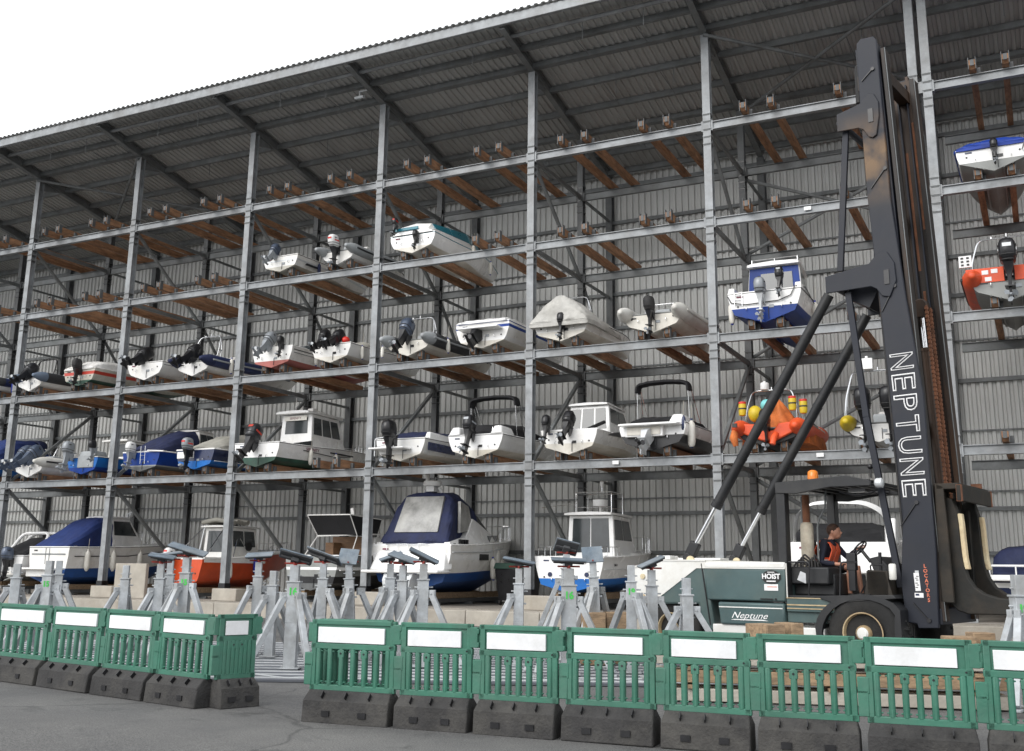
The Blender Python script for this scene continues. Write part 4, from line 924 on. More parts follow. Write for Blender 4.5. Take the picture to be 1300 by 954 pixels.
def bunk(x, z, parent, y0=-.28):
    m = MB(); y1 = YR+.55
    h = .25; w = .165; z += .02
    m.prism([(y0+.1, z), (y1, z), (y1, z+h), (y0, z+h), (y0, z+.1)], 0, x-w/2, x+w/2, 0)
    m.box((x-w/2-.012, y0+.07, z+h/2+.03), (.02, .16, h+.1), 1); m.box((x+w/2+.012, y0+.07, z+h/2+.03), (.02, .16, h+.1), 1)
    m.box((x, y0-.008, z+h/2+.04), (w*.6, .015, h*.7), 1)
    m.box((x+w/2+.06, .05, z+.09), (.1, .1, .18), 1)
    return m.build('bunk', ['timber', 'dsteel'], parent)
for i in range(-4, 9):
    xa = PX(i)+(.36 if i == 6 else 0); xb = PX(i+1)
    for l, z in enumerate(LV):
        m = MB()
        m.ibeam((xa+.14, -.02, z), (xb-.14, -.02, z), .16, .26, .024)
        m.box(((xa+xb)/2, -.02, z), (xb-xa-.3, .05, .2))
        fb = m.build('shelf_beam', 'galv', bld)
        if (l, i) in ((0, 4), (0, 5), (2, 5)): MB().box(((xa+xb)/2-.1, -.112, z+.01), (.2, .012, .11)).build('shelf_number_plate', 'txtw', fb)
        r = MB().ibeam((xa+.13, YR, z), (xb-.13, YR, z), .14, .28, .02)
        r.box(((xa+xb)/2, YR, z), (xb-xa-.3, .03, .22))
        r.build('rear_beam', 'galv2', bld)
        if -1 <= i <= 6:
            sc = (xb-xa)/6
            for q, o in enumerate(bunk_off):
                if i == -1 and q < 2: continue
                c = BX.get((i, l+1, q//2)); y0 = (-.75 if i <= 3 else -.42) if c is None else -.24; xx = xa+o*sc+(.3 if i <= 3 else 0) if c is None else c+(-.41 if q % 2 == 0 else .41)
                bunk(xx, z+.135, fb, y0)
# roof
def corr(x0, x1, p, dpt, rows, along='x'):
    m = MB(); n = int((x1-x0)/p); prof = []
    for i in range(n):
        X = x0+i*p; prof += [(X, 0), (X+p*.34, 0), (X+p*.46, dpt), (X+p*.88, dpt)]
    prof.append((x0+n*p, 0))
    return prof
pr = corr(-24.6, 54.6, .25, .05, 2)
m = MB(); ya, yb = -2.62, YW+.35
for y in (ya, yb): m.v += [(x, y, zroof(y)+h) for x, h in pr]
n = len(pr)
for i in range(n-1): m.f.append((i, i+1, n+i+1, n+i)); m.mi.append(0)
rs = m.build('roof', 'roofsh', bld, smooth=0)
sd = rs.modifiers.new('thickness', 'SOLIDIFY'); sd.thickness = .006
for y, w, h, mt in ((-2.5, .06, .3, 'galv'), (-1.72, .12, .1, 'galv'), (-1.0, .07, .2, 'galv2'), (0, .16, .18, 'galv2'), (1.35, .07, .2, 'galv2'), (2.75, .07, .2, 'galv2'), (YR, .16, .16, 'galv2'), (5.6, .07, .2, 'galv2'), (6.9, .07, .2, 'galv2')):
    m = MB()
    zz = zroof(y)-h/2-.008
    if y == -1.72: m.tube([(-24.4, y, zz-.12), (54.4, y, zz-.12)], .075, 10)
    else: m.box((15, y, zz), (78.8, w, h)); m.box((15, y+.035, zz-h/2), (78.8, .07+w, .012))
    m.build('fascia' if y == -2.5 else 'purlin', mt, bld)
m = MB()
for i in range(-4, 9):
    if not -1 <= i <= 6: continue
    for f in (.33, .67):
        x = PX(i)+6*f
        for ya, yb in ((-1.0, -.1), (1.45, 2.7), (4.35, 5.5)):
            m.tube([(x, ya, zroof(ya)-.2), (x+.1, yb, zroof(yb)-.2)], .012, 5)
        for ya in (-1.6, 1.35): m.tube([(x+.5, ya, zroof(ya)-.1), (x+.5, ya, zroof(ya)-.75)], .012, 5)
split_build(m, 'sag_rod', 'galv2', bld)
for i in (0, 5, 8):
    m = MB(); x0 = PX(i); x1 = PX(i+1)
    for (xa, ya), (xb, yb) in (((x0, -.2), (x1, YR)), ((x1, -.2), (x0, YR))):
        m.tube([(xa, ya, zroof(ya)-.45), (xb, yb, zroof(yb)-.45)], .06, 8)
    split_build(m, 'roof_bracing', 'galv2', bld)
m = MB()
for l in range(3):
    z0, z1 = LV[l], LV[l+1]; x0, x1 = PX(5), PX(6)
    m.tube([(x0, YR+.16, z0+.2), (x1, YR+.16, z1-.2)], .06, 8)
m.tube([(PX(5), YR+.16, LV[3]-.2), (PX(6), YR+.16, LV[2]+.5)], .06, 8)
m.tube([(PX(5), YR+.16, LV[0]-.2), (PX(6), YR+.16, 1.0)], .07, 8)
split_build(m, 'wall_bracing', 'galv2', bld)
# back wall
pr = corr(-24.6, 54.6, .25, -.07, 2)
m = MB(); zt = zroof(YW)-.05
for z in (SLAB+.02, zt): m.v += [(x, YW+h, z) for x, h in pr]
n = len(pr)
for i in range(n-1): m.f.append((i, i+1, n+i+1, n+i)); m.mi.append(0)
wl = m.build('wall_cladding', 'wall', bld, smooth=0)
for z in (2.3, 3.7, 4.25, 6.2, 7.85, 9.2, 10.75, 12.1, 13.3, 15.0, 16.5):
    thin = z in (4.25, 6.2, 9.2, 13.3)
    MB().box((15, YW-.1, z), (78.8, .05 if thin else .12, .05 if thin else .13)).build('wall_girt', 'galv2', bld)
for xe in (-24.7, 54.7):  # unseen walls added to keep light out of the shed's ends
    MB().prism([(-.2, SLAB), (YW+.1, SLAB), (YW+.1, zroof(YW)-.1), (-.2, zroof(0)-.1)], 0, xe-.05, xe+.05).build('light_block_end_wall', 'wall', bld)
# floodlight on a rafter
fl = MB(); c = Vector((PX(3)-.45, -.95, zroof(-1)-.55))
fl.box(c, (.36, .16, .1), 0, (R(25), 0, 0)); fl.box(c+Vector((0, 0, .14)), (.04, .04, .22), 0); fl.box(c+Vector((.2, 0, .22)), (.5, .05, .05), 0)
fl.box(c+Vector((0, -.03, -.055)), (.3, .12, .02), 1, (R(25), 0, 0))
tag(fl.build('floodlight', ['lamp', 'lglass']), 'small grey floodlight fixed under the roof beside the fourth roof beam', 'floodlight')
# concrete blocks beside the posts
def block(x, y, d, label, rz=0, z=SLAB):
    m = MB().box((0, 0, d[2]/2), d)
    tag(m.build('concrete_block', 'conc', bevel=.025, loc=(x, y, z), rotz=rz), label, 'concrete block', 'pale concrete blocks along the slab edge')
for i, lab in ((1, 'low pale concrete block beside the tall upright slab, before the blue canopied cruiser'), (2, 'pale concrete block at the post in front of the orange fishing boat'),
               (3, 'pale concrete block at the post between the raised canopy boat and the navy canopied cruiser'), (4, 'pale concrete block at the post between the navy canopied cruiser and the wheelhouse boat')):
    q = {1: (131, 758), 2: (287, 763), 3: (470, 771), 4: (683, 776)}[i]
    p = atY(q[0], q[1]-3, -.7)
    block(p.x, -.55, (1.15, .55, .42), lab, R(-4))
    if False: pass
p = atY(163, 752, -.7)
m = MB().box((0, 0, .62), (1.45, .16, 1.24))
m.box((0, -.1, .1), (.12, .06, .12), 1)
tag(m.build('concrete_block', ['conc', 'rub'], bevel=.02, loc=(p.x, -.62, SLAB), rotz=R(3)), 'tall upright pale concrete slab beside the post in front of the blue and white cruiser', 'concrete block', 'pale concrete blocks along the slab edge')
# ================================================================ boats standing on the slab
GG = 'boats stored at ground level under the racks'
def gboat(name, label, px, py, Z, Y=.15, cat='boat', rz=0., sc=(1, 1, 1)):
    X = sx(px, py, Y); return boat(name, label, X, Y, Z, rz, cat, GG, sc), X, Y, Z
# far left white boat with arch
t, X, Y, Z = gboat('sports_cruiser', 'white cruiser with dark canopy and slim curved arch beside the blue canopied cruiser', 6, 722, .95, sc=(.85, .92, .85))
hull(t, 2.4, 6.2, 1.15, ['greyhull', 'gel', 'gelb', 'gelb', 'blk', 'gelb'], rise=.3, dead=16, f=(.15, .5, .66))
motor(t, .5, -.05, .95, tilt=5, s=1.1, cowl='mblue', leg='blk')
m = MB()
for dy in (0, .5): m.tube(fillet([(-1.1, .8+dy, 1.2), (-.95, 1.5+dy, 2.3), (.95, 1.5+dy, 2.3), (1.1, .8+dy, 1.2)], .4, 6), .08, 8)
m.build('radar_arch', 'gelb', t)
cover(t, [(.3, 1.0, 1.2, .2, .5), (1.6, 1.0, 1.25, .85, .6), (3.0, .95, 1.3, .8, .6), (4.6, .6, 1.4, .3, .3), (5.8, .2, 1.45, .1, 0)], 'blackc', 'canopy')
cradle(X, Y+.2, Y+5, Z, 'dark cradle under the white cruiser with the curved radar arch')
# blue canopy cruiser
t, X, Y, Z = gboat('cabin_cruiser', 'white cabin cruiser with bright blue canopy, blue bottom and swim platform at ground level', 60, 722, .85, .2, sc=(.82, .95, .98))
hull(t, 2.75, 7.0, 1.45, ['bootb', 'bootb', 'gel', 'gel', 'blk', 'gelb'], rise=.3, dead=14, f=(.30, .5, .7), full=.5)
cover(t, [(.05, 1.2, 1.5, .05, .85), (.9, 1.18, 1.52, .6, .88), (1.7, 1.1, 1.55, 1.1, .92), (2.1, 1.06, 1.58, 1.18, .92), (2.5, 1.05, 1.6, 1.18, .92)], 'canvasb', 'canopy')
cabin(t, 2.5, 4.6, 1.12, .9, 1.52, 2.75, .02, .95, 'gelb', aft=('none',), side=1, roof=.1, over=.05)
m = MB(); m.box((-.15, -.35, .62), (2.3, .75, .08)); m.box((-.15, -.25, .45), (1.4, .4, .3)); m.build('swim_platform', 'gelb', t, bevel=.04)
m = MB()
for a in (.9, 1.15): m.tube([(-.1*0+a-1.1, -.02, .8), (a-1.1, -.02, 1.45)], .012, 5)
m.box((0, -.012, 1.2), (2.3, .02, .05)); m.build('transom_trim', 'galv2', t)
rail(t, 7., 2.75, 1.5, .6, .97, .45); m = MB().tube([(.5, 3.7, 2.85), (.5, 3.7, 3.0), (.8, 3.9, 3.15)], .05, 8); m.ball((.6, 3.8, 2.95), .1); m.build('searchlight', 'lamp', t)
m = MB().tube([(1.39, .3, 1.12), (1.39, 3.2, 1.18), (1.15, 5.4, 1.4)], .02, 6); m.build('rub_line', 'blk', t)
for yy, lab in ((.9, 'aftmost'), (2.3, 'middle'), (3.8, 'foremost')): fender(X+1.48, Y+yy, Z+.95, f'{lab} of three cream fenders on the cruiser with the blue canopy', s=1.25, cap='fend')
cradle(X, Y+.2, Y+5.5, Z, 'dark cradle under the blue canopied cabin cruiser', .5)
t2 = boat('sports_boat', 'small grey outboard boat stern beside the blue canopied cruiser', 0, 0, 0) if False else None
# orange fishing boat
t, X, Y, Z = gboat('fishing_boat', 'orange hulled fishing boat with a small white wheelhouse at ground level', 228, 728, .85, .2, sc=(.85, .95, .88))
hull(t, 2.45, 5.9, 1.15, ['orangeh', 'orangeh', 'orangeh', 'orangeh', 'gel', 'gel'], rise=.45, dead=15, f=(.2, .6, .84), full=.5)
m = MB()
for sg in (-1, 1): m.box((sg*1.21, 1.9, 1.14), (.05, 3.6, .22))
m.build('white_bulwark', 'gel', t)
cb = cabin(t, 2.0, 3.9, .85, .75, 1.15, 2.55, .02, .25, 'gel', aft=('one',), side=2, roof=.1, over=.18)
m = MB()
for q in range(7): m.tube([(-.75+.05*math.sin(q), 1.8+.2*q, 2.77+.03*math.sin(q*2)), (0, 1.82+.2*q, 2.89), (.75, 1.8+.2*q, 2.77+.03*math.cos(q*2))], .1, 8)
m.build('canvas_roll', 'taupe', cb, smooth=60)
m = MB()
for (a, b) in (((-.9, .4, 1.2), (-.6, 1.8, 2.6)), ((.9, .4, 1.2), (.6, 1.8, 2.6)), ((-.7, 1.6, 1.2), (-.6, 1.8, 2.65)), ((.7, 1.6, 1.2), (.6, 1.8, 2.65)), ((1.05, 3.1, 1.2), (.5, 2.2, 2.75)), ((1.05, 1.9, 1.2), (.5, 2.8, 2.75))): m.tube([a, b], .02, 6)
split_build(m, 'mast_frame', 'chrome', t); m = MB(); m.tube([(.55, 4.0, 2.6), (.55, 4.0, 2.95)], .02, 5); m.ball((.55, 4.0, 3.0), .06); m.build('deck_light', 'lamp', cb)
m = MB().lathe([(.02, 0), (.2, .02), (.2, .06), (.02, .08)], (.92, 2.9, 1.75), 0, 14); m.build('life_ring', 'blk', cb)
motor(t, -.45, -.04, 1.0, tilt=15, s=1.0, cowl='mwhite', leg='blk', band='redp')
m = MB().tube([(1.3, 2.4, 1.35), (1.25, 5.6, 1.55)], .03, 6); m.build('toe_rail', 'gel', t); rail(t, 5.9, 2.45, 1.15, .65, .98, .4, rise=.45)
fender(X+1.32, Y+1.5, Z+.72, 'white fender on the orange fishing boat', s=1.0); fender(X+1.35, Y+3.0, Z+.95, 'blue fender on the orange fishing boat beside the post', 'fendb', 'blk', 1.1); fender(X+1.05, Y+5.6, Z+1.15, 'cream fender at the bow of the orange fishing boat', s=1.0, cap='fend')
cradle(X, Y+.2, Y+5.2, Z, 'dark cradle under the orange fishing boat', .45)
# white boat with grey open canopy frame
t, X, Y, Z = gboat('motor_boat', 'white boat with dark raised canopy panels between the orange boat and the navy canopied cruiser', 395, 722, .85, .25, sc=(.88, .95, .88))
hull(t, 2.55, 6.0, 1.3, ['dsteel', 'blk', 'greyhull', 'gelb', 'blk', 'gelb'], rise=.25, dead=14, f=(.25, .5, .6))
m = MB(); m.tube([(1.29, .1, .78), (1.29, 3.0, .84), (1.1, 4.5, .95)], .03, 6); m.build('rub_line', 'gelb', t)
m = MB(); zr = 2.75
m.add([(-1.05, .9, 2.95), (1.05, .9, 2.95), (.95, 1.5, 2.15), (-.95, 1.5, 2.15)], [(0, 1, 2, 3)]); m.add([(1.05, .95, 2.95), (1.05, 3.0, 2.85), (.98, 2.8, 2.15), (.98, 1.5, 2.15)], [(0, 1, 2, 3)]); m.add([(-1.05, .95, 2.95), (-1.05, 3.0, 2.85), (1.05, 3.0, 2.85), (1.05, .95, 2.95)], [(0, 1, 2, 3)])
cn = m.build('raised_canopy', 'blackc', t, smooth=0); sdm = cn.modifiers.new('thickness', 'SOLIDIFY'); sdm.thickness = .03
m = MB()
m.tube([(-1.05, .9, 2.96), (1.05, .9, 2.96), (1.05, 3.0, 2.86)], .025, 6); m.tube([(-.95, 1.5, 2.15), (.95, 1.5, 2.2), (1.0, 3.0, 2.25)], .035, 6); m.tube([(-1.05, .9, 2.95), (-.98, 1.5, 2.15), (-1.1, .9, 1.35)], .022, 6); m.tube([(1.05, .9, 2.95), (.98, 1.5, 2.15), (1.1, 1.0, 1.35)], .022, 6); m.build('canopy_frame', 'gel', t)
m = MB(); m.box((-.1, 2.6, 1.75), (1.9, .06, .8)); m.box((-.8, 2.3, 1.6), (.4, .5, .6)); m.build('cockpit_door', 'wood', t)
m = MB(); m.prism([(2.7, 1.3), (4.6, 1.35), (3.6, 2.1), (2.75, 2.15)], 0, -.95, .95); m.build('cuddy', 'gelb', t, bevel=.04)
m = MB().box((.2, 2.2, 3.1), (.14, .1, .4), None, (0, R(-10), 0)); m.build('roof_aerial', 'gel', t)
cradle(X, Y+.2, Y+5, Z, 'dark cradle under the white boat with the raised grey canopy', .45)
# navy canopied sports cruiser
t, X, Y, Z = gboat('sports_cruiser', 'large white sports cruiser with navy canopy, radar dome and blue waterline at ground level', 521, 722, .85, .3)
L = 6.2; B = 3.0
hull(t, B, L, 1.5, ['bootb', 'bootb', 'gel', 'gelb', 'gelb', 'gelb'], rise=.4, dead=16, f=(.24, .6, .8), tumble=.04, full=.5, deck_t=.35)
m = MB()
m.loft([[(-1.45, -.75, .62), (1.45, -.75, .62), (1.47, .1, .62), (-1.47, .1, .62)], [(-1.47, -.75, .72), (1.47, -.75, .72), (1.49, .1, .72), (-1.49, .1, .72)]])
m.loft([[(-1.43, -.3, .72), (1.43, -.3, .72), (1.46, .2, .72), (-1.46, .2, .72)], [(-1.25, .12, 1.6), (1.25, .12, 1.6), (1.42, .4, 1.6), (-1.42, .4, 1.6)]])
m.build('stern_moulding', 'gelb', t, bevel=.05)
# side coaming / deck moulding rising forward
m = MB()
for sg in (-1, 1):
    m.loft([[(sg*1.46, .1, 1.45), (sg*1.4, .1, 1.62), (sg*1.2, .1, 1.62), (sg*1.2, .1, 1.45)], [(sg*1.48, 1.3, 1.5), (sg*1.36, 1.3, 1.8), (sg*1.12, 1.3, 1.8), (sg*1.12, 1.3, 1.5)],
            [(sg*1.46, 2.0, 1.53), (sg*1.26, 1.9, 2.45), (sg*1.1, 1.9, 2.45), (sg*1.1, 2.0, 1.5)], [(sg*1.44, 2.5, 1.55), (sg*1.2, 2.35, 2.35), (sg*1.05, 2.35, 2.35), (sg*1.05, 2.5, 1.5)], [(sg*1.38, 3.5, 1.62), (sg*1.15, 3.4, 2.0), (sg*.95, 3.4, 2.0), (sg*.95, 3.5, 1.58)]])
m.build('side_coaming', 'gelb', t, smooth=45)
m = MB(); L2 = []
for y, w, z, h in ((2.5, 1.3, 1.55, .5), (3.6, 1.18, 1.62, .42), (4.7, .85, 1.72, .32), (5.5, .42, 1.82, .2), (6.0, .1, 1.9, .04)): L2.append([(-w, y, z), (-w*.8, y, z+h*.8), (0, y, z+h), (w*.8, y, z+h*.8), (w, y, z)])
m.loft(L2, closed=True); m.build('foredeck', 'gelb', t, smooth=50)
cv = [(.12, 1.32, 1.6, .05, .6), (.4, 1.28, 1.62, .7, .75), (.75, 1.2, 1.66, 1.35, .85), (1.0, 1.14, 1.7, 1.62, .85), (1.7, 1.1, 1.8, 1.55, .85), (2.3, 1.08, 1.95, 1.1, .8)]
cn = cover(t, cv, 'canvas', 'canopy', n=12, skirt=.1)
m = MB(); panel(m, [(-.82, .30, 1.92), (.86, .30, 1.92), (.76, .86, 3.12), (-.72, .86, 3.12)], 0, .1); m.build('aft_window', 'clear', cn)
m = MB(); panel(m, [(1.22, .95, 1.95), (1.16, 1.95, 2.05), (1.08, 1.75, 2.85), (1.1, 1.15, 3.0)], 0, .09); m.build('side_window', 'clear', cn)
m = MB(); m.prism([(2.4, 2.0), (3.7, 2.02), (2.75, 2.6), (2.35, 2.75)], 0, -.98, .98); m.build('windscreen', 'glass', t, bevel=.03)
m = MB(); m.tube(fillet([(-1.08, 2.4, 2.25), (-.95, 2.3, 2.82), (.95, 2.3, 2.82), (1.08, 2.4, 2.25)], .3), .11, 10); m.build('folded_hood', 'canvas', t)
m = MB(); m.lathe([(.3, 0), (.32, .05), (.3, .16), (.1, .2)], (0, 1.25, 3.55), 2, 16); m.box((0, 1.25, 3.46), (.3, .3, .2)); m.lathe([(.07, 0), (.07, .3), (.02, .34)], (-.2, 1.25, 3.7), 2, 8)
for sg in (-1, 1): m.tube([(sg*.4, 1.4, 3.2), (sg*.25, 1.25, 3.5)], .05, 8)
split_build(m, 'radar_dome', 'gelb', t, gap=.03, smooth=50)
m = MB()
m.loft([[(1.34, 3.0, 1.7), (1.28, 3.0, 1.92), (1.1, 3.0, 1.92), (1.1, 3.0, 1.7)], [(1.08, 4.2, 1.8), (1.04, 4.2, 1.98), (.9, 4.2, 1.98), (.9, 4.2, 1.8)]])
m.build('side_glazing', 'glass', t); 
m = MB(); m.box((1.51, 2.3, 1.18), (.04, .6, .2)); m.build('porthole', 'blk', t); m = MB()
for q in range(4): m.box((1.45, .7+.16*q, 1.66), (.06, .1, .14))
m.build('air_vent', 'blk', t)
rail(t, L, B, 1.5, .5, .97, .48, rise=.4, full=.5)
m = MB()
for x in (-.9, -.5, -.1, .3): m.tube(fillet([(x, -.1, 1.15), (x, -.06, 1.55)], .05), .012, 5)
m.tube([(-.95, -.12, 1.35), (.7, -.12, 1.35)], .012, 5); m.tube([(-.95, -.06, 1.55), (.7, -.06, 1.55)], .014, 5); m.build('stern_rail', 'chrome', t)
m = MB(); m.tube([(1.53, .1, 1.3), (1.54, 2.5, 1.36), (1.44, 3.8, 1.5), (1.05, 5.0, 1.65)], .025, 6); m.build('rub_line', 'lamp', t)
for sg in (-.45, .35): outdrive(t, sg, -.3, .35, 1.15, 'lamp', 0)
for yy, zz, lab in ((2.9, .78, 'lowest and aftmost'), (3.45, 1.12, 'highest'), (4.1, .8, 'foremost')): fender(X+1.55-.12*(yy-2.9)*2, Y+yy, Z+zz, f'{lab} of three cream fenders on the large cruiser with navy canopy', s=1.05)
cradle(X, Y+.2, Y+5.6, Z, 'dark cradle under the large navy canopied cruiser', .5)
# white and blue wheelhouse boat
t, X, Y, Z = gboat('pilothouse_boat', 'white fishing boat with glazed wheelhouse, roof rail and bright blue bottom at ground level', 722, 735, .95, .1, sc=(.82, .92, .8))
hull(t, 2.75, 6.8, 1.3, ['skyb', 'skyb', 'gelb', 'gelb', 'gelb', 'gelb'], rise=.45, dead=15, f=(.22, .5, .66), full=.5)
cb = cabin(t, 1.9, 4.6, 1.0, .92, 1.35, 3.0, .03, .6, 'gelb', aft=('two',), side=2, roof=.14, over=.2)
m = MB()
for q in ((-.75, 2.4), (.75, 2.4)): m.tube(fillet([(q[0], 2.2, 3.1), (q[0], 2.2, 3.95), (q[0], 3.3, 3.95), (q[0], 3.3, 3.1)], .12), .02, 6)
for z in (3.35, 3.95): m.tube([(-.75, 2.2, z), (.75, 2.2, z)], .02, 6); m.tube([(-.75, 3.3, z), (.75, 3.3, z)], .02, 6)
m.tube([(.35, 2.2, 3.95), (.35, 2.2, 4.2)], .015, 5); m.tube([(-2.2, 2.1, 3.35), (-.7, 2.2, 3.5)], .015, 5); m.build('roof_rail', 'chrome', cb)
m = MB(); m.lathe([(.28, 0), (.3, .03), (.3, .26), (.1, .3)], (.1, 2.6, 3.4), 2, 16); m.lathe([(.04, 0), (.09, .2), (.02, .24)], (.35, 2.2, 4.15), 2, 8); m.tube([(.1, 2.6, 3.1), (.1, 2.6, 3.4)], .05, 8); m.build('radar_dome', 'gelb', cb, smooth=50)
rail(t, 6.8, 2.75, 1.3, .55, .97, .55, rise=.45, full=.5, n=5)
m = MB()
for sg in (-1, 1):
    m.tube(fillet([(sg*1.28, .1, 1.35), (sg*1.28, .1, 1.7), (sg*1.28, 1.5, 1.75), (sg*1.28, 1.5, 1.38)], .08), .016, 6)
    for y in (.6, 1.05): m.tube([(sg*1.28, y, 1.35), (sg*1.28, y, 1.72)], .013, 5)
m.tube([(-1.28, .1, 1.7), (-.7, .06, 1.7)], .016, 6); m.build('stern_rail', 'chrome', t)
hull_text(t, 'BLU', .17, 'txtk', .55, -.006, 1.12, False, shear=.3); hull_text(t, '58651', .13, 'galv2' if False else 'txtk', 1.385, 1.1, 1.05)
for x in (-.75, .72):
    m = MB().lathe([(.09, 0), (.09, .02)], (x, -.025, .68), 1, 12); m.build('drain_cover', 'navy', t)
m = MB().tube([(1.40, .05, .88), (1.4, 2.5, .92), (1.2, 4.6, 1.05)], .014, 5); m.build('moulded_line', 'lamp', t)
cradle(X, Y+.2, Y+5.2, Z, 'dark cradle under the white and blue wheelhouse boat', .5)
m = MB(); m.prism([(.2, -.35), (.5, -.35), (.6, .1), (.1, .1)], 0, -.06, .06); m.build('rudder', 'bootb', t)
# white cruiser behind the lift truck: radar arch and dark canopy
t, X, Y, Z = gboat('sports_cruiser', 'big white cruiser with a sweeping white radar arch and black canopy behind the lift truck', 1066, 735, 1.0, -.45, sc=(.95, 1, .95))
hull(t, 2.9, 7.0, 1.45, ['blk', 'gelb', 'gelb', 'gelb', 'gelb', 'gelb'], rise=.4, dead=16, f=(.2, .6, .8), full=.5)
m = MB()
zz = Z
pts = []
m2 = MB()
for sg in (-1, 1):
    pts = fillet([(sg*1.45, 1.3, 1.45), (sg*1.36, .9, 2.0), (sg*1.16, .5, 2.4), (sg*.75, .4, 2.62), (0, .4, 2.66)], .5, 5)
    sec = []
    for p in pts: sec.append([(p.x-.05, p.y-.1, p.z-.06), (p.x+.05, p.y-.1, p.z+.04), (p.x+.05, p.y+.12, p.z+.04), (p.x-.05, p.y+.12, p.z-.06)])
    m2.loft(sec)
m2.build('radar_arch', 'gelb', t, smooth=50)
m = MB().prism([(.3, 1.45), (1.1, 1.45), (1.0, 2.1), (.6, 2.2)], 0, 1.2, 1.5); m.build('arch_foot', 'gelb', t, bevel=.05)
cover(t, [(.2, 1.2, 1.5, .4, .8), (.6, 1.25, 1.5, .56, .9), (2.8, 1.2, 1.55, .56, .9), (3.8, 1.0, 1.6, .35, .6)], 'blackc', 'canopy')
m = MB().box((0, -.35, .7), (2.7, .7, .1)); m.build('swim_platform', 'gelb', t, bevel=.03)
cradle(X, Y+.4, Y+5.6, Z, 'dark cradle under the white cruiser behind the lift truck', .5)
# navy canopied boat at the right edge
t, X, Y, Z = gboat('canopy_boat', 'white and navy cabin boat with navy canopy behind the forks and numbered stand', 1318, 742, .62, .2, sc=(.95, 1, .95))
hull(t, 2.4, 6.2, 1.0, ['navy', 'navy', 'navy', 'gelb', 'gelb', 'gelb'], rise=.3, dead=15, f=(.2, .62, .8))
cover(t, [(.1, 1.1, 1.05, .2, .6), (.5, 1.08, 1.08, .72, .7), (2.2, 1.02, 1.1, .8, .8), (3.2, .9, 1.14, .5, .5)], 'canvas', 'canopy')
m = MB()
m.tube(fillet([(-1.15, .0, 1.05), (-1.15, .0, 1.3), (1.15, .0, 1.3), (1.15, .0, 1.05)], .1), .03, 6)
for x in (-.5, 0, .5): m.tube([(x, 0, 1.05), (x, 0, 1.3)], .02, 6)
m.build('stern_rail', 'gelb', t); m = MB().box((0, -.25, .95), (2.2, .5, .1)); m.build('swim_platform', 'gelb', t, bevel=.03)
cradle(X, Y+.2, Y+5, Z, 'dark cradle under the navy canopied boat behind the forks', .45)
# dark green bin at the back between two boats
p = atY(658, 740, 3.2)
t = thing('waste_bin', 'dark green lidded bin standing between the two white boats', 'bin', (p.x, 3.2, SLAB))
m = MB(); m.loft([[(-.55, -.4, .15), (.55, -.4, .15), (.55, .4, .15), (-.55, .4, .15)], [(-.66, -.5, 1.2), (.66, -.5, 1.2), (.66, .5, 1.2), (-.66, .5, 1.2)]]); m.build('bin_body', 'blk', t, bevel=.03)
m = MB(); m.prism([(-.54, 1.2), (.54, 1.2), (.5, 1.32), (-.4, 1.4)], 0, -.7, .7); m.build('lid', 'bingreen', t, bevel=.03)
m = MB()
for x in (-.5, .5):
    for y in (-.35, .35): m.lathe([(.09, -.03), (.09, .03)], (x, y, .09), 0, 10)
m.build('castor', 'rub', t)
# ================================================================ yard furniture
VR = math.atan2(.43779, .872845)      # turns a local +y to the camera's heading
ground_p = lambda px, d: Vector((atD(px, 720, d).x, atD(px, 720, d).y, 0))
# slatted steel platform the stands are kept on
O0 = Vector((CAM.x, CAM.y, 0))
pl = thing('steel_platform', 'low grey steel platform with white cross bars under the boat stands', 'platform', O0, VR)
m = MB().box((-3.3, 19.2, .025), (13.2, 7.6, .05)); m.build('platform_deck', 'grate', pl, bevel=.01)
m = MB()
y = 15.5
while y < 22.9:
    m.box((-3.3, y, .058), (13.0, .05, .014)); y += .48
x = -9.6
while x < 3.1:
    m.beam((x, 15.5, .0575), (x+.65, 16.04, .0575), .03, .011); m.beam((x+.65, 16.04, .0555), (x+1.3, 15.5, .0555), .03, .009); x += 1.3
m.build('cross_bars', 'lamp', pl)
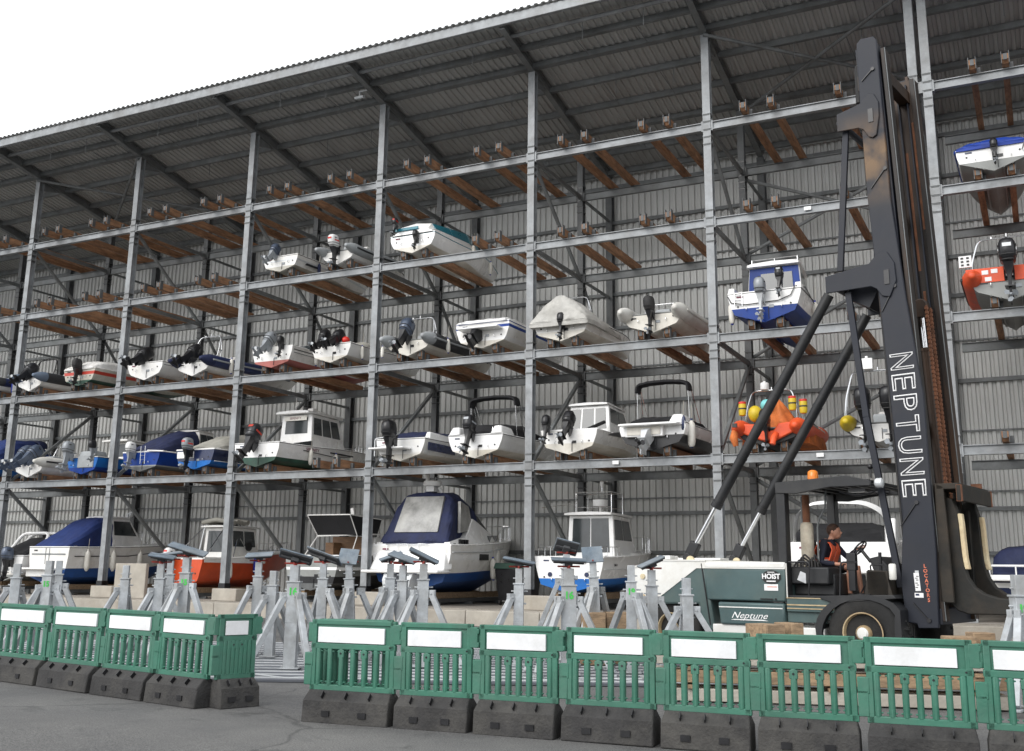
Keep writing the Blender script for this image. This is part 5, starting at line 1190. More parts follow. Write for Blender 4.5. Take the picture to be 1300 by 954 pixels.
# adjustable boat stands
def stand(px, py, d, label, pad=None, num=None, lean=0., rot=0., legs=(155, 215, 10), w=.16, hz=None):
    p = atD(px, py, d); top = p.z
    t = thing('boat_stand', label, 'boat stand', (p.x, p.y, .066), VR+R(rot), 'galvanised boat stands behind the barriers')
    top -= .066
    ln = Matrix.Rotation(R(lean), 4, 'Y')
    m = MB(); zc = top-.42
    m.box((0, 0, zc/2+.08), (w, w, zc+.16)); m.box((0, 0, zc+.17), (w+.03, w+.03, .025)); m.box((0, 0, .012), (w+.12, w+.12, .024)); m.box((0, 0, zc*.62), (w+.006, w+.006, .012))
    m.box((w/2+.02, 0, zc-.15), (.05, .03, .03)); m.tube([(-w/2-.05, 0, zc+.05), (w/2+.07, 0, zc+.05)], .014, 6)
    if lean: m.xf(ln)
    m.build('sleeve', 'stand', t, bevel=.008)
    m = MB().box((0, 0, (zc+.15+top)/2), (w*.72, w*.72, top-zc-.15)); m.tube([(-w*.62, 0, top-.16), (w*.62, 0, top-.16)], .012, 6)
    if lean: m.xf(ln)
    m.build('inner_post', 'stand', t, bevel=.006)
    for a in legs:
        a = R(a); ca, sa = math.cos(a), math.sin(a); m = MB()
        m.beam((ca*(w/2+.06), sa*(w/2+.06), zc-.06), (ca*.68, sa*.68, .05), .085, .085)
        m.box((ca*(w/2+.05), sa*(w/2+.05), zc-.05), (.14, .07, .12), None, (0, 0, a)); m.box((ca*.68, sa*.68, .015), (.14, .12, .03), None, (0, 0, a))
        m.tube([(ca*(w/2+.06)+sa*.06, sa*(w/2+.06)-ca*.06, zc-.05), (ca*(w/2+.06)-sa*.06, sa*(w/2+.06)+ca*.06, zc-.05)], .016, 6)
        m.build('leg', 'stand', t, bevel=.005)
    if pad is not None:
        tx, ty, tz, pw = pad
        m = MB(); m.tube([(0, 0, top-.02), (0, 0, top+.1)], .03, 8); m.tube([(-.17, 0, top+.03), (.17, .02, top+.03)], .016, 6); m.tube([(0, -.15, top+.03), (0, .15, top+.03)], .014, 6)
        if lean: m.xf(ln)
        m.build('screw_jack', 'sred', t)
        c = ln@Vector((0, 0, top+.12)) if lean else Vector((0, 0, top+.12))
        mm = Matrix.Translation(c)@Euler((R(tx), R(ty), R(tz))).to_matrix().to_4x4()
        m = MB(); pw *= .84; m.box((0, 0, -.004), (pw, .28, .02), 1); m.box((0, 0, .016), (pw+.02, .30, .022), 0); m.box((0, 0, -.05), (.12, .12, .06), 1); m.box((0, 0, -.035), (pw*.9, .05, .03), 1)
        m.xf(mm); m.build('pad', ['spad', 'spadk'], t, bevel=.006)
    if num:
        text_mesh('number', num, .15 if w > .17 else .125, 'gpaint', t, basis((0, -w/2-.004, zc+.02), (1, 0, 0), (0, 0, 1)), sx=.9, bold=.006)
    return t
S = stand
S(23, 716, 19., "bare headed stand alone before the blue canopied cruiser's swim platform", rot=14, legs=(165, 200, 60))
S(64, 712, 18.4, 'bare headed stand with a green painted number at the stern of the blue canopied cruiser', num='15', rot=0)
S(76, 712, 19.6, 'bare headed stand tucked close behind the green numbered one at the blue canopied cruiser', rot=20, legs=(-15, 25, 190))
S(161, 718, 20.2, 'lone bare headed stand in front of the tall upright concrete slab', rot=8, legs=(165, 210, 80))
S(205, 716, 18.3, 'stand with low flat blue pad at the stern of the orange fishing boat', pad=(10, 8, 5, .5), rot=5)
S(217, 712, 19.6, 'stand with raised grey pad just behind another stand at the orange boat stern', pad=(6, -8, 10, .62), rot=10)
S(238, 708, 17.3, 'green numbered stand with a wide sloping pad, before the orange hull', pad=(13, 16, 8, .72), num='15', rot=-3, legs=(205, 240, -20))
S(329, 714, 19., 'stand with a nearly level blue-grey pad at the bow of the orange fishing boat', pad=(14, -4, 0, .55), rot=6, legs=(165, 215, 30))
S(348, 725, 18.5, 'bare headed stand between the level padded stand and the big one in the barrier gap', rot=-5, legs=(190, 225, 60))
S(375, 718, 16.4, 'big stand in the barrier gap with tilted pad and a green number on its post', pad=(-22, 15, 10, .6), num='16', rot=0, legs=(212, 188, -22, -55), w=.19)
S(411, 716, 18.2, 'stand with a steep dark pad shown from below, before the raised canopy boat', pad=(-26, 18, -18, .72), rot=4, legs=(-35, -5, 120))
S(451, 716, 18.4, 'leaning stand with its small pad tipped up on edge, before the raised canopy boat', pad=(60, 4, -8, .38), rot=3, legs=(205, 240, 30), lean=-4.)
S(496, 716, 18.8, 'stand with the shorter pad of the ridge of two pads before the navy canopied cruiser', pad=(6, -20, 0, .48), rot=10, legs=(200, 225, 60))
S(512, 718, 17.7, 'stand with the longer pad of the ridge of two pads before the navy canopied cruiser', pad=(12, 18, -6, .56), rot=-5, legs=(195, 225, 60))
S(538, 716, 17., 'stand with one slim steeply sloping pad before the large cruiser hull', pad=(9, 25, 0, .6), rot=5, legs=(190, 215, -20), w=.18)
S(659, 722, 17.6, 'lone stand with a thin dark pad between the large cruiser and the wheelhouse boat', pad=(5, 10, 0, .62), rot=-4, legs=(190, 215, 100))
S(722, 722, 16., 'wide stand with a level pad and green number at the wheelhouse boat stern', pad=(7, 2, 0, .62), num='16', rot=0, legs=(200, 225, -20), w=.22)
S(719, 704, 18.6, 'stand whose dark pad leans back against the wheelhouse boat, red handles below', pad=(-48, 14, 0, .48), rot=4, legs=(170, 60, -60))
S(759, 714, 18., 'slanting stand with a silvery pad facing the yard in front of the wheelhouse', pad=(62, -4, 4, .4), rot=-3, legs=(205, 235, 60), lean=-3.)
S(801, 718, 16.4, 'bare stand with green number at the tail of the lift truck', num='19', rot=-6, legs=(-35, -60, 140))
S(827, 724, 17., 'stand with a dark tilted pad at the white tail of the lift truck', pad=(5, -24, 0, .5), rot=4, legs=(-20, 160, 75))
S(871, 734, 15.8, 'short bare headed stand in front of the rear wheel of the lift truck', rot=6, legs=(-12, 192, 90))
S(1291, 730, 12.8, 'green numbered stand standing in front of the fork tips', num='19', rot=2, legs=(205, 232, 60), w=.17)
# ---------------------------------------------------------------- barriers
def barrier_parts(t, W, solid=False):
    H = 1.03; zb = .31
    m = MB()
    m.box((0, 0, H-.025), (W-.06, .055, .05)); m.box((0, 0, .76), (W-.06, .055, .06)); m.box((0, 0, zb+.03), (W-.06, .055, .06))
    m.box((0, .004, .87), (W-.1, .022, .24))
    for sg in (-1, 1): m.box((sg*(W/2-.065), 0, (H+zb)/2), (.055, .055, H-zb))
    n = 7; a = W-.24
    for i in range(n):
        x = -a/2+a*i/(n-1)
        zt = .735
        m.loft([[(x-.028, -.018, zb+.05), (x-.014, -.03, zb+.05), (x+.014, -.03, zb+.05), (x+.028, -.018, zb+.05), (x+.028, .024, zb+.05), (x-.028, .024, zb+.05)], [(x-.028, -.018, zt), (x-.014, -.03, zt), (x+.014, -.03, zt), (x+.028, -.018, zt), (x+.028, .024, zt), (x-.028, .024, zt)]])
        if i in (2, 4):
            m.box((x, -.012, zt-.05), (.075, .034, .08))
        # arches at both ends of the slots
        if i < n-1:
            xm = x+a/(n-1)/2; h = a/(n-1)/2
            for z0, sgn in ((zt, -1), (zb+.06, 1)):
                for k in range(3):
                    b0 = h*(1-.28*(k+1)); m.box((xm-h+ (h-b0)/2-.004, 0, z0+sgn*.012*(k)+sgn*.004), (h-b0, .03, .014)); m.box((xm+h-(h-b0)/2+.004, 0, z0+sgn*.012*(k)+sgn*.004), (h-b0, .03, .014))
    if solid: m.box((0, .012, .52), (W-.2, .012, .4))
    # couplings
    m.box((W/2-.02, -.004, .90), (.09, .05, .2)); m.box((W/2+.02, -.006, .96), (.04, .045, .05)); m.box((W/2+.02, -.006, .83), (.04, .045, .05))
    m.box((-W/2+.01, -.004, .62), (.1, .06, .14)); m.box((-W/2+.005, -.004, .47), (.09, .06, .22)); m.box((-W/2+.01, .004, .90), (.06, .03, .2))
    m.build('barrier_panel', 'bgreen', t, bevel=.007)
    k = MB()
    for i in (2, 4): k.lathe([(.011, -.004), (.011, .002)], (-a/2+a*i/(n-1), -.0295, .69), 1, 8)
    k.lathe([(.009, -.004), (.009, .002)], (W/2-.09, -.028, .765), 1, 8); split_build(k, 'fixing_hole', 'blk', t)
    b = MB().box((-.02, -.021, .876), (W-.27, .026, .158)); b.build('reflective_board', 'bboard', t, bevel=.004)
    f = MB()
    hw = W/2-.03
    f.loft([[(-hw, -.17, .0), (hw, -.17, .0), (hw, .17, .0), (-hw, .17, .0)], [(-hw, -.15, .22), (hw, -.15, .22), (hw, .15, .22), (-hw, .15, .22)], [(-hw+.02, -.06, .315), (hw-.02, -.06, .315), (hw-.02, .06, .315), (-hw+.02, .06, .315)]])
    ft = f.build('foot_block', 'bfoot', t, bevel=.012)
    h = MB()
    for x in (-.2*W, .2*W): h.box((x, -.162, .1), (.09, .03, .055))
    for x in (-.26*W, 0, .26*W): h.box((x, -.105, .26), (.008, .1, .07), None, (R(-43), 0, 0))
    split_build(h, 'lifting_slot', 'blk', ft)
def barrier(pa, pb, label, group, solid=False, dz=0.):
    a, b = Vector(pa), Vector(pb); d = b-a; W = d.length; c = (a+b)/2
    t = thing('plastic_barrier', label, 'barrier', (c.x, c.y, 0), math.atan2(d.y, d.x), group)
    t.rotation_euler.z += R(random.uniform(-1.2, 1.2)); t.rotation_euler.y = R(random.uniform(-.5, .5)); t.rotation_euler.x = R(random.uniform(-1.2, 1.2)); barrier_parts(t, W, solid); return t
ZT = 1.03
def bl(px, d): v = atD(px, 760, d); return (v.x, v.y, 0)
# left row
lpx = [(-66, 0), (0, 0), (67, 0), (136, 0), (204, 0), (273, 0)]
pL = atZ(0, 765.5, ZT); pR = atZ(274, 780.5, ZT)
def along(px):   # point on the left row's line under this column
    v = ray(px, 770); n2 = Vector((-(pR-pL).y, (pR-pL).x, 0)); t = (pL-CAM).dot(n2)/v.dot(n2); q = CAM+v*t; return (q.x, q.y, 0)
GL = 'green barriers in the left run'; GR = 'green barriers in the right run'
labs = ['green barrier at the outer end of the run, cut off by the frame', 'green barrier below the lone bare stand and the swim platform', 'green barrier in front of the blue and white cruiser', 'green barrier below the tall upright concrete slab', 'green barrier below the green numbered stand by the orange boat']
for (a, _), (b, _), lb in zip(lpx, lpx[1:], labs): barrier(along(a+1), along(b), lb, GL)
q = along(276); e = atZ(330, 779.5, ZT); barrier(q, (e.x, e.y, 0), 'green barrier with closed slats turned away at the gap', GL, True)
rpx = [395, 508, 606, 714, 836, 955, 1089, 1236, 1392, 1560]
pL2 = atZ(395, 786, ZT); pR2 = atZ(1236, 813, ZT)
def along2(px):
    v = ray(px, 790); n2 = Vector((-(pR2-pL2).y, (pR2-pL2).x, 0)); t = (pL2-CAM).dot(n2)/v.dot(n2); q = CAM+v*t; return (q.x, q.y, 0)
labs = ['green barrier standing across the gap from the one with closed slats', 'green barrier below the pair of pads by the navy canopied cruiser', 'green barrier below the lone stand with thin dark pad', 'green barrier below the wide green numbered stand', 'green barrier in front of the lift truck rear wheel', 'green barrier in front of the lettered side of the lift truck', 'green barrier below the front wheel of the lift truck', 'green barrier below the fork tips and numbered stand', 'green barrier beyond the others']
for a, b, lb in list(zip(rpx, rpx[1:], labs))[:8]: barrier(along2(a+1), along2(b), lb, GR)
# second barrier parked close behind the first of the right run
q0 = Vector(along2(400)); q1 = Vector(along2(507)); n2 = Vector((-.44, .9, 0))*.24
barrier(q0+n2, q1+n2-(q1-q0)*.06, 'green barrier doubled up close behind another beside the gap', GR)
# ---------------------------------------------------------------- timber
st = thing('timber_stack', 'long low stack of pale timber baulks between the barriers and the lift truck', 'timber stack', ground_p(1045, 13.4), VR+R(-9))
for L in range(3):
    for j in range(2):
        m = MB().box((random.uniform(-.08, .08), -.2+.36*j+random.uniform(-.03, .03), .09+.22*L), (4.3-.25*((L+j) % 2), .26, .15)); m.build('baulk', 'timber2' if (L+j) % 3 == 1 else 'conc', st, bevel=.01)
    m = MB()
    for x in (-1.7, 0, 1.7): m.box((x, 0, .19+.22*L), (.1, .7, .045))
    if L < 2: m.build('spacer', 'timber2', st)
def tblock(px, py, d, dims, label, rz=0., g='sawn timber blocks'):
    p = atD(px, py, d); m = MB().box((0, 0, 0), dims)
    tag(m.build('timber_block', 'timber2', bevel=.012, loc=(p.x, p.y, p.z), rotz=VR+R(rz)), label, 'timber block', g)
c0 = .6
def onstack(px, d, dims, label, rz=0.):
    p = atD(px, 790, d); m = MB().box((0, 0, dims[2]/2), dims)
    tag(m.build('timber_block', 'timber2', bevel=.012, loc=(p.x, p.y, .609), rotz=VR+R(rz)), label, 'timber block', 'sawn timber blocks')
onstack(971, 13.5, (.3, .42, .33), 'larger timber block of the pair on the stack by the lift truck side', 28)
onstack(1001, 13.7, (.2, .36, .34), 'narrower timber block of the pair on the stack by the lift truck side', 24)
onstack(1215, 12.9, (.32, .3, .24), 'front timber block of the pair below the lift truck forks', 2)
onstack(1243, 13.25, (.27, .3, .27), 'rear timber block of the pair below the lift truck forks', -4)
for px, d, lab in ((752, 17.8, 'upright timber block behind the wide green numbered stand'), (781, 18.1, 'upright timber block behind the slanting stand with the silvery pad')):
    p = ground_p(px, d); m = MB().box((0, 0, .42), (.38, .36, .84)); tag(m.build('timber_block', 'timber2', bevel=.012, loc=(p.x, p.y, .066), rotz=VR+R(6)), lab, 'timber block', 'sawn timber blocks')
# ================================================================ lift truck
TH = R(-12)
TO = Vector((35.44, -11.11, 0)); TAX = Vector((math.cos(TH), math.sin(TH), 0)); TN = Vector((-TAX.y, TAX.x, 0))
def tl(px, py, y=0.):
    v = ray(px, py); t = ((TO+TN*y-CAM).dot(TN))/v.dot(TN); q = CAM+v*t-TO; return (q.dot(TAX), q.z)
tk = thing('marina_lift_truck', 'huge dark green and white forklift with a tall blue-grey lettered mast', 'forklift', TO, TH)
WD = 2.8
# wheels
def wheel(x, y0, y1, r, rr, hubout):
    m = MB(); w = y1-y0; c = (y0+y1)/2
    prof = [(rr, -w*.46), (rr*1.12, -w/2), (r*.86, -w*.5), (r*.96, -w*.44), (r, -w*.34), (r, w*.34), (r*.96, w*.44), (r*.86, w*.5), (rr*1.12, w/2), (rr, w*.46)]
    m.lathe(prof, (x, c, r), 1, 40)
    n = 30
    for i in range(n):
        a = 2*PI*i/n
        for sg in (-1, 1): m.box((x+math.cos(a+.06*sg)*r*.985, c+sg*w*.2, r+math.sin(a+.06*sg)*r*.985), (.05, w*.36, .05), None, (0, -a, sg*.25))
    wh = m.build('wheel', 'tyre', tk, smooth=40)
    k = MB(); s = -1 if hubout < 0 else 1; yo = c+s*w*.36
    def P(l): return [(q, h*s) for q, h in l]
    k.lathe(P([(rr, .1), (rr*1.04, .13), (rr*.98, .13), (rr*.9, .0)]), (x, yo, r), 1, 32, 0, False); k.lathe(P([(rr*.97, .09), (rr*.86, -.02), (rr*.78, -.16), (rr*.62, -.15), (rr*.5, -.05), (.03, -.05)]), (x, yo, r), 1, 32, 1, False)
    k.lathe(P([(rr*.42, -.02), (rr*.4, .1), (rr*.3, .14), (.02, .15)]), (x, yo, r), 1, 16)
    for i in range(10):
        a = 2*PI*i/10; k.lathe(P([(.02, -.02), (.02, .025), (.006, .03)]), (x+rr*.56*math.cos(a), yo-.01*s, r+rr*.56*math.sin(a)), 1, 6)
    k.build('rim', ['rim', 'rimd'], wh, smooth=40)
    b = MB().lathe(P([(rr*.3, .14), (rr*.22, .17), (.01, .175)]), (x, yo, r), 1, 14); b.build('hub_cap', 'twhite', wh)
wheel(0, 0, .52, .63, .33, -1); wheel(0, 2.28, 2.8, .63, .33, 1)
wheel(-3.68, .16, .56, .56, .28, -1); wheel(-3.68, 2.24, 2.64, .56, .28, 1)
# chassis
m = MB(); m.box((-2.0, 1.4, .6), (3.2, 2.1, .24)); m.box((-1.75, .3, .55), (2.1, .5, .26)); m.box((-1.75, 2.5, .55), (2.1, .5, .26)); m.build('chassis', 'twhite', tk, bevel=.02)
m = MB(); m.box((0, 1.4, .63), (.35, 1.9, .3)); m.build('axle', 'tblack', tk, bevel=.02)
m = MB(); m.box((-3.68, 1.4, .56), (.25, 1.8, .25)); m.build('axle', 'tblack', tk, bevel=.02)
# counterweight: side profile extruded across the truck
cwp = [(-4.5, 1.66), (-3.92, 1.80), (-2.95, 1.80), (-2.75, .55), (-3.0, .55), (-3.08, 1.02), (-4.3, .98), (-4.52, 1.05)]
m = MB().prism(cwp, 1, .06, 2.74); cw = m.build('counterweight', 'tgreen', tk, bevel=.04)
m = MB().prism([(-4.535, 1.05), (-4.5, 1.675), (-3.93, 1.82), (-1.36, 1.775), (-1.36, 1.655), (-3.1, 1.66), (-4.1, .985), (-4.3, .96)], 1, .045, .062); m.build('white_livery', 'twhite', cw)
m = MB().prism([(-4.53, 1.67), (-3.93, 1.815), (-2.9, 1.815), (-2.9, 1.79), (-3.93, 1.79), (-4.5, 1.64)], 1, .03, 2.77); m.build('top_plate', 'twhite', cw)
m = MB()
for z in (1.12, 1.5): m.lathe([(.05, -.03), (.05, .0), (.02, .01)], (-4.25, .045, z), 1, 10)
m.build('fixing_bolt', 'padrub', cw)
# engine hood and boxes
m = MB().prism([(-2.9, 1.10), (-1.37, 1.10), (-1.36, 1.66), (-2.95, 1.66)], 1, .05, 2.75); hd = m.build('engine_hood', 'tgreen', tk, bevel=.025)
m = MB(); m.box((-2.15, 1.4, 1.72), (1.56, 2.72, .1)); m.box((-1.34, .06, 1.45), (.02, .03, .62)); m.build('hood_top', 'twhite', hd, bevel=.02)
m = MB().box((-1.72, .045, 1.14), (.24, .02, .02)); m.lathe([(.02, -.005), (.02, .005)], (-1.55, .045, 1.14), 1, 8); m.build('hood_latch', 'blk', hd)
m = MB().box((-2.92, .06, 1.2), (.02, .03, 1.1), None, (0, R(-8), 0)); m.build('panel_joint', 'blk', hd)
m = MB().prism([(-2.62, .68), (-1.38, .68), (-1.38, 1.07), (-2.66, 1.07)], 1, .0, .5); sb = m.build('side_box', 'tgreen', tk, bevel=.035)
m = MB().box((-2.02, -.004, .985), (1.22, .012, .018)); m.build('pin_stripe', 'twhite', sb)
text_mesh('script_lettering', 'Neptune', .155, 'txtw', sb, basis((-2.05, -.008, .845), (1, 0, 0), (0, 0, 1)), shear=.45, sx=1.25)
m = MB().prism([(-2.4, .765), (-1.68, .765), (-1.78, .785), (-2.34, .78)], 1, -.01, -.002); m.build('underline', 'txtw', sb)
# round dealer badge and plate
c = tl(979, 733, .04); m = MB(); o = len(m.v)
m.lathe([(.17, -.004), (.17, .004)], (0, 0, 0), 1, 24, 0); m.xf(Matrix.Translation((c[0], .04, c[1]))@Matrix.Diagonal((1, 1, .72, 1))); bd = m.build('badge', ['txtk'], hd)
m = MB().box((c[0], .034, c[1]), (.36, .006, .085)); m.build('badge_band', 'txtk', bd)
text_mesh('badge_lettering', 'HOIST', .12, 'txtw', bd, basis((c[0], .028, c[1]+.01), (1, 0, 0), (0, 0, 1)), bold=.004); m = MB().box((c[0], .033, c[1]-.07), (.17, .006, .02)); m.box((c[0], .033, c[1]+.085), (.13, .006, .012)); m.build('badge_line', 'txtw', bd)
c = tl(979, 746, .04); m = MB().box((c[0], .042, c[1]), (.26, .008, .11)); lb = m.build('label_plate', 'txtw', hd); m = MB().box((c[0]+.02, .036, c[1]+.01), (.18, .004, .012)); m.build('label_line', 'txtr', lb)
# cab deck, sill, fender
m = MB(); m.box((-.5, 1.4, 1.19), (1.85, 2.6, .05)); m.build('cab_floor', 'tblack', tk, bevel=.008)
MB().box((-.9, 2.7, 1.05), (.86, .1, .22)).build('cab_sill', 'tgreen', tk, bevel=.01)
m = MB().box((-.92, .09, 1.05), (.86, .1, .22)); m.box((-.92, .2, .86), (.9, .2, .2)); sl = m.build('cab_sill', 'tgreen', tk, bevel=.01)
m = MB().box((-.92, .034, 1.055), (.84, .016, .022)); m.box((-.92, .034, .995), (.84, .016, .018)); m.box((-.92, .04, 1.17), (.86, .02, .014)); m.build('sill_stripe', 'rim', sl)
m = MB(); secs = []
for a in range(205, -8, -14):
    a = R(a); ca, sa = math.cos(a), math.sin(a); x0 = max(-.86, min(.62, .74*ca*1.12)); z0 = .63+.60*max(-.35, sa) if sa > 0 else .63+.74*sa
    x1 = x0+(-.03*ca); secs.append([(x0, -.02, z0+.03), (x0, .6, z0+.03), (x0-.11*ca, .6, z0-.05), (x0-.11*ca, -.02, z0-.05)])
m.loft(secs); m.build('fender', 'tblack', tk, smooth=40)
m = MB().prism([(-.72, 1.22), (.52, 1.26), (.56, 1.2), (-.5, 1.1), (-.72, 1.17)], 1, -.01, .62); m.build('fender_top', 'tblack', tk, bevel=.01)
m = MB(); m.box((-.02, .58, .86), (1.3, .03, .66)); m.build('fender_shade_plate', 'tblack', tk)  # dark plate added as the shade inside the fender
# overhead guard
gp = MB()
for x, y in ((-1.42, .2), (-1.42, 2.5)): gp.box((x, y, 2.15), (.17, .2, 1.95))
gp.build('guard_post', 'tblack', tk, bevel=.02)
m = MB()
for y in (.12, 2.5): m.prism([(-1.5, 3.17), (-.2, 3.24), (.22, 3.14), (.22, 3.05), (-.5, 3.05), (-1.1, 2.96), (-1.5, 2.98)], 1, y-.04, y+.04)
for x in (-1.45, -1.2, -.98, -.76, -.54, -.32, -.1, .12): m.box((x, 1.31, 3.12+.02*(x > -1)), (.08, 2.36, .05))
m.box((-.95, 1.31, 3.19), (1.1, 2.4, .02), None, (0, R(-3), 0))
gd = m.build('overhead_guard', 'tblack', tk, bevel=.01)
m = MB(); m.tube(fillet([(-.4, .3, 2.98), (-.1, .3, 2.9), (.2, .3, 2.95), (.3, .35, 3.08)], .1), .02, 6); m.tube([(-.3, .8, 3.0), (.25, .9, 2.98)], .03, 6); m.tube([(-.05, .9, 3.25), (-.05, .9, 3.42)], .02, 6); m.ball((-.05, .9, 3.45), .05)
m.box((-.1, .4, 3.0), (.3, .2, .06)); m.build('guard_hoses', 'blk', gd)
m = MB().lathe([(.06, 0), (.085, .03), (.085, .12), (.05, .14)], (.25, .25, 3.1), 0, 12); m.build('work_lamp', 'lamp', gd)
m = MB(); m.lathe([(.1, 0), (.1, .04)], (-1.12, .9, 3.22), 2, 12, 1); m.lathe([(.095, .04), (.1, .1), (.09, .19), (.05, .22), (.01, .225)], (-1.12, .9, 3.22), 2, 14, 0); m.build('beacon', ['beacon', 'blk'], gd, smooth=50)
# exhaust
m = MB(); m.lathe([(.1, 1.7), (.115, 1.72), (.115, 2.1), (.118, 2.12), (.115, 2.42), (.1, 2.47), (.05, 2.5)], (-1.22, .75, 0), 2, 14, 0); ex = m.build('exhaust_silencer', 'muff', tk, smooth=50)
m = MB().tube([(-1.22, .75, 2.48), (-1.22, .75, 2.98)], .065, 12); m.build('exhaust_pipe', 'rust', ex)
m = MB(); m.tube([(-1.05, .8, 1.7), (-1.04, .8, 2.4), (-1.0, .8, 2.55), (-.88, .8, 2.75), (-.85, .8, 3.05)], .018, 6); m.tube([(-1.3, .75, 1.7), (-1.3, .75, 2.95)], .02, 6); m.build('exhaust_stay', 'galv2', ex)
# seat, base, console, controls
m = MB(); m.box((-1.0, 1.2, 1.4), (.75, 1.5, .38)); m.box((-1.0, .5, 1.55), (.7, .5, .3)); bs = m.build('seat_base', 'tblack', tk, bevel=.03)
m = MB(); m.box((-1.05, 1.2, 1.66), (.5, .52, .12)); m.box((-1.36, 1.2, 1.95), (.12, .5, .5), None, (0, R(-8), 0)); m.build('seat', 'blackc', bs, bevel=.04)
m = MB()
for i in range(9): m.tube(fillet([(-1.35+.06*i, .35+.03*(i % 3), 1.55), (-1.28+.05*i, .33, 1.8+.05*(i % 4)), (-1.0+.02*i, .45, 1.7), (-.95, .5, 1.5)], .1), .018, 5)
m.build('hoses', 'rub', bs)
m = MB().box((-1.12, .27, 1.52), (.16, .06, .16), None, (0, .4, .2)); m.build('filter', 'alu', bs)
m = MB().prism([(-.2, 1.86), (-.02, 1.9), (.14, 1.75), (.22, 1.22), (-.02, 1.22), (-.08, 1.5)], 1, .95, 1.75); cs = m.build('console', 'tblack', tk, bevel=.03)
m = MB().prism([(.08, 1.66), (.38, 1.64), (.48, 1.23), (.0, 1.23)], 1, .1, .12); m.box((.24, .5, 1.43), (.36, .8, .42)); m.build('side_tank', 'fork', tk, bevel=.02)
m = MB(); m.tube([(-.25, 1.2, 1.8), (-.42, 1.2, 2.02)], .03, 8)
rim = [(-.44+.13*math.cos(a)*.75, 1.2+.2*math.sin(a), 2.04+.13*math.cos(a)*.9) for a in [2*PI*i/20 for i in range(21)]]
m.tube(rim, .016, 6); m.tube([rim[0], rim[10]], .014, 5); m.tube([rim[5], rim[15]], .014, 5); m.build('steering_wheel', 'blk', cs, smooth=60)
m = MB(); m.box((-.42, .75, 1.8), (.16, .12, .3))
for i in range(3): m.tube([(-.42+.04*i, .75, 1.9), (-.36+.05*i, .75, 2.0)], .012, 5)
m.box((-.42, .75, 1.5), (.12, .1, .4)); m.build('control_pod', 'blk', cs, bevel=.02)
m = MB()
for y in (.12,):
    m.tube(fillet([(-1.32, y, 1.78), (-.97, y, 1.78), (-.94, y, 1.74), (-.97, y, 1.22)], .06), .016, 6)
    m.tube(fillet([(-.42, y, 1.22), (-.38, y, 1.78), (-.1, y, 1.78)], .06), .016, 6)
    m.tube(fillet([(.14, y, 1.62), (.12, y, 1.74), (.36, y, 1.74), (.4, y, 1.62)], .05), .014, 6)
m.tube([(-.1, .5, 1.25), (.1, .5, 1.6)], .02, 6); m.tube([(-.25, .6, 1.25), (-.12, .6, 1.45)], .014, 5); m.build('grab_rail', 'blk', tk)
m = MB().lathe([(.05, 0), (.06, .02), (.06, .24), (.04, .26)], (.5, .1, 1.5), 2, 12); m.build('extinguisher', 'twhite', tk, smooth=50)
m = MB().tube([(.2, .4, 1.65), (.2, .4, 1.95)], .03, 8); m.build('lever', 'blk', tk)
# mast
YA, YB = .36, .46
def pts(L, y): return [tl(x, yy, y) for x, yy in L]
outer = pts([(1087, 56), (1092, 50), (1108, 46), (1112, 50), (1122, 160), (1130, 250), (1150, 380), (1172, 500), (1180, 600), (1188, 700), (1192, 798), (1166, 798), (1164, 792), (1150, 790), (1144, 740), (1146, 650), (1136, 560), (1121, 420), (1101, 250), (1092, 140)], YA)
# one side of the outer mast: plate plus rolled channel
mast = MB().prism(outer, 1, YA, YA+.08).build('mast', 'mastp', tk, bevel=.012)
def railpts(dx0, dx1, z0, z1): # leaning strip measured from the rail's front edge
    f = lambda z: 1.08-(z-.8)*.0335
    return [(f(z0)+dx0, z0), (f(z0)+dx1, z0), (f(z1)+dx1, z1), (f(z1)+dx0, z1)]
def strip(name, dx0, dx1, z0, z1, y0, y1, mt, par=None, bevel=.008):
    return MB().prism(railpts(dx0, dx1, z0, z1), 1, y0, y1).build(name, mt, par or mast, bevel=bevel)
strip('outer_channel', -.06, .0, .8, 11.2, YA+.08, YA+.3, 'mast')
strip('outer_channel', -.42, -.36, .8, 11.2, YA+.08, YA+.3, 'mast')
strip('inner_rail', .03, .10, .85, 11.1, YA+.1, YA+.36, 'mrail'); strip('inner_rail', -.3, .03, .85, 11.1, YA+.28, YA+.33, 'mrail')
FY = 2.34
strip('far_rail', -.42, .0, .8, 11.25, FY, FY+.08, 'mast'); strip('outer_channel', -.06, .0, .8, 11.2, FY-.24, FY, 'mrail'); strip('outer_channel', -.42, -.36, .8, 11.2, FY-.24, FY, 'mrail')
strip('inner_rail', .03, .12, .85, 11.1, FY-.30, FY-.02, 'mrail'); strip('inner_rail', -.32, .03, .85, 11.1, FY-.26, FY-.21, 'mrail')
for z in (10.35, 8.1, 6.1, 4.0, 1.6):
    strip('mast_crossmember', -.44, -.36, z, z+.3, YA+.08, FY, 'mrail')
strip('mast_crossmember', -.2, .0, 10.6, 10.85, YA+.3, FY-.25, 'mrail'); strip('mast_crossmember', -.3, .06, .8, 1.05, YA+.08, FY, 'mast')
for a, b, mt_ in ((-.235, -.2, 'mast'), (-.06, -.03, 'mast'), (-.335, -.315, 'galv2')): strip('guide_bar_and_lit_edge', a, b, .9, 11., FY-.32, FY-.26, mt_)  # the pale steel strip paints a lit rail edge, the dark ones are bars
strip('guide_bar_and_lit_edge', .10, .115, .85, 11.1, YA+.1, YA+.13, 'galv2'); strip('guide_bar_and_lit_edge', .12, .135, .85, 11.1, FY-.30, FY-.27, 'galv2')  # pale strips that paint light on the inner rails' front edges
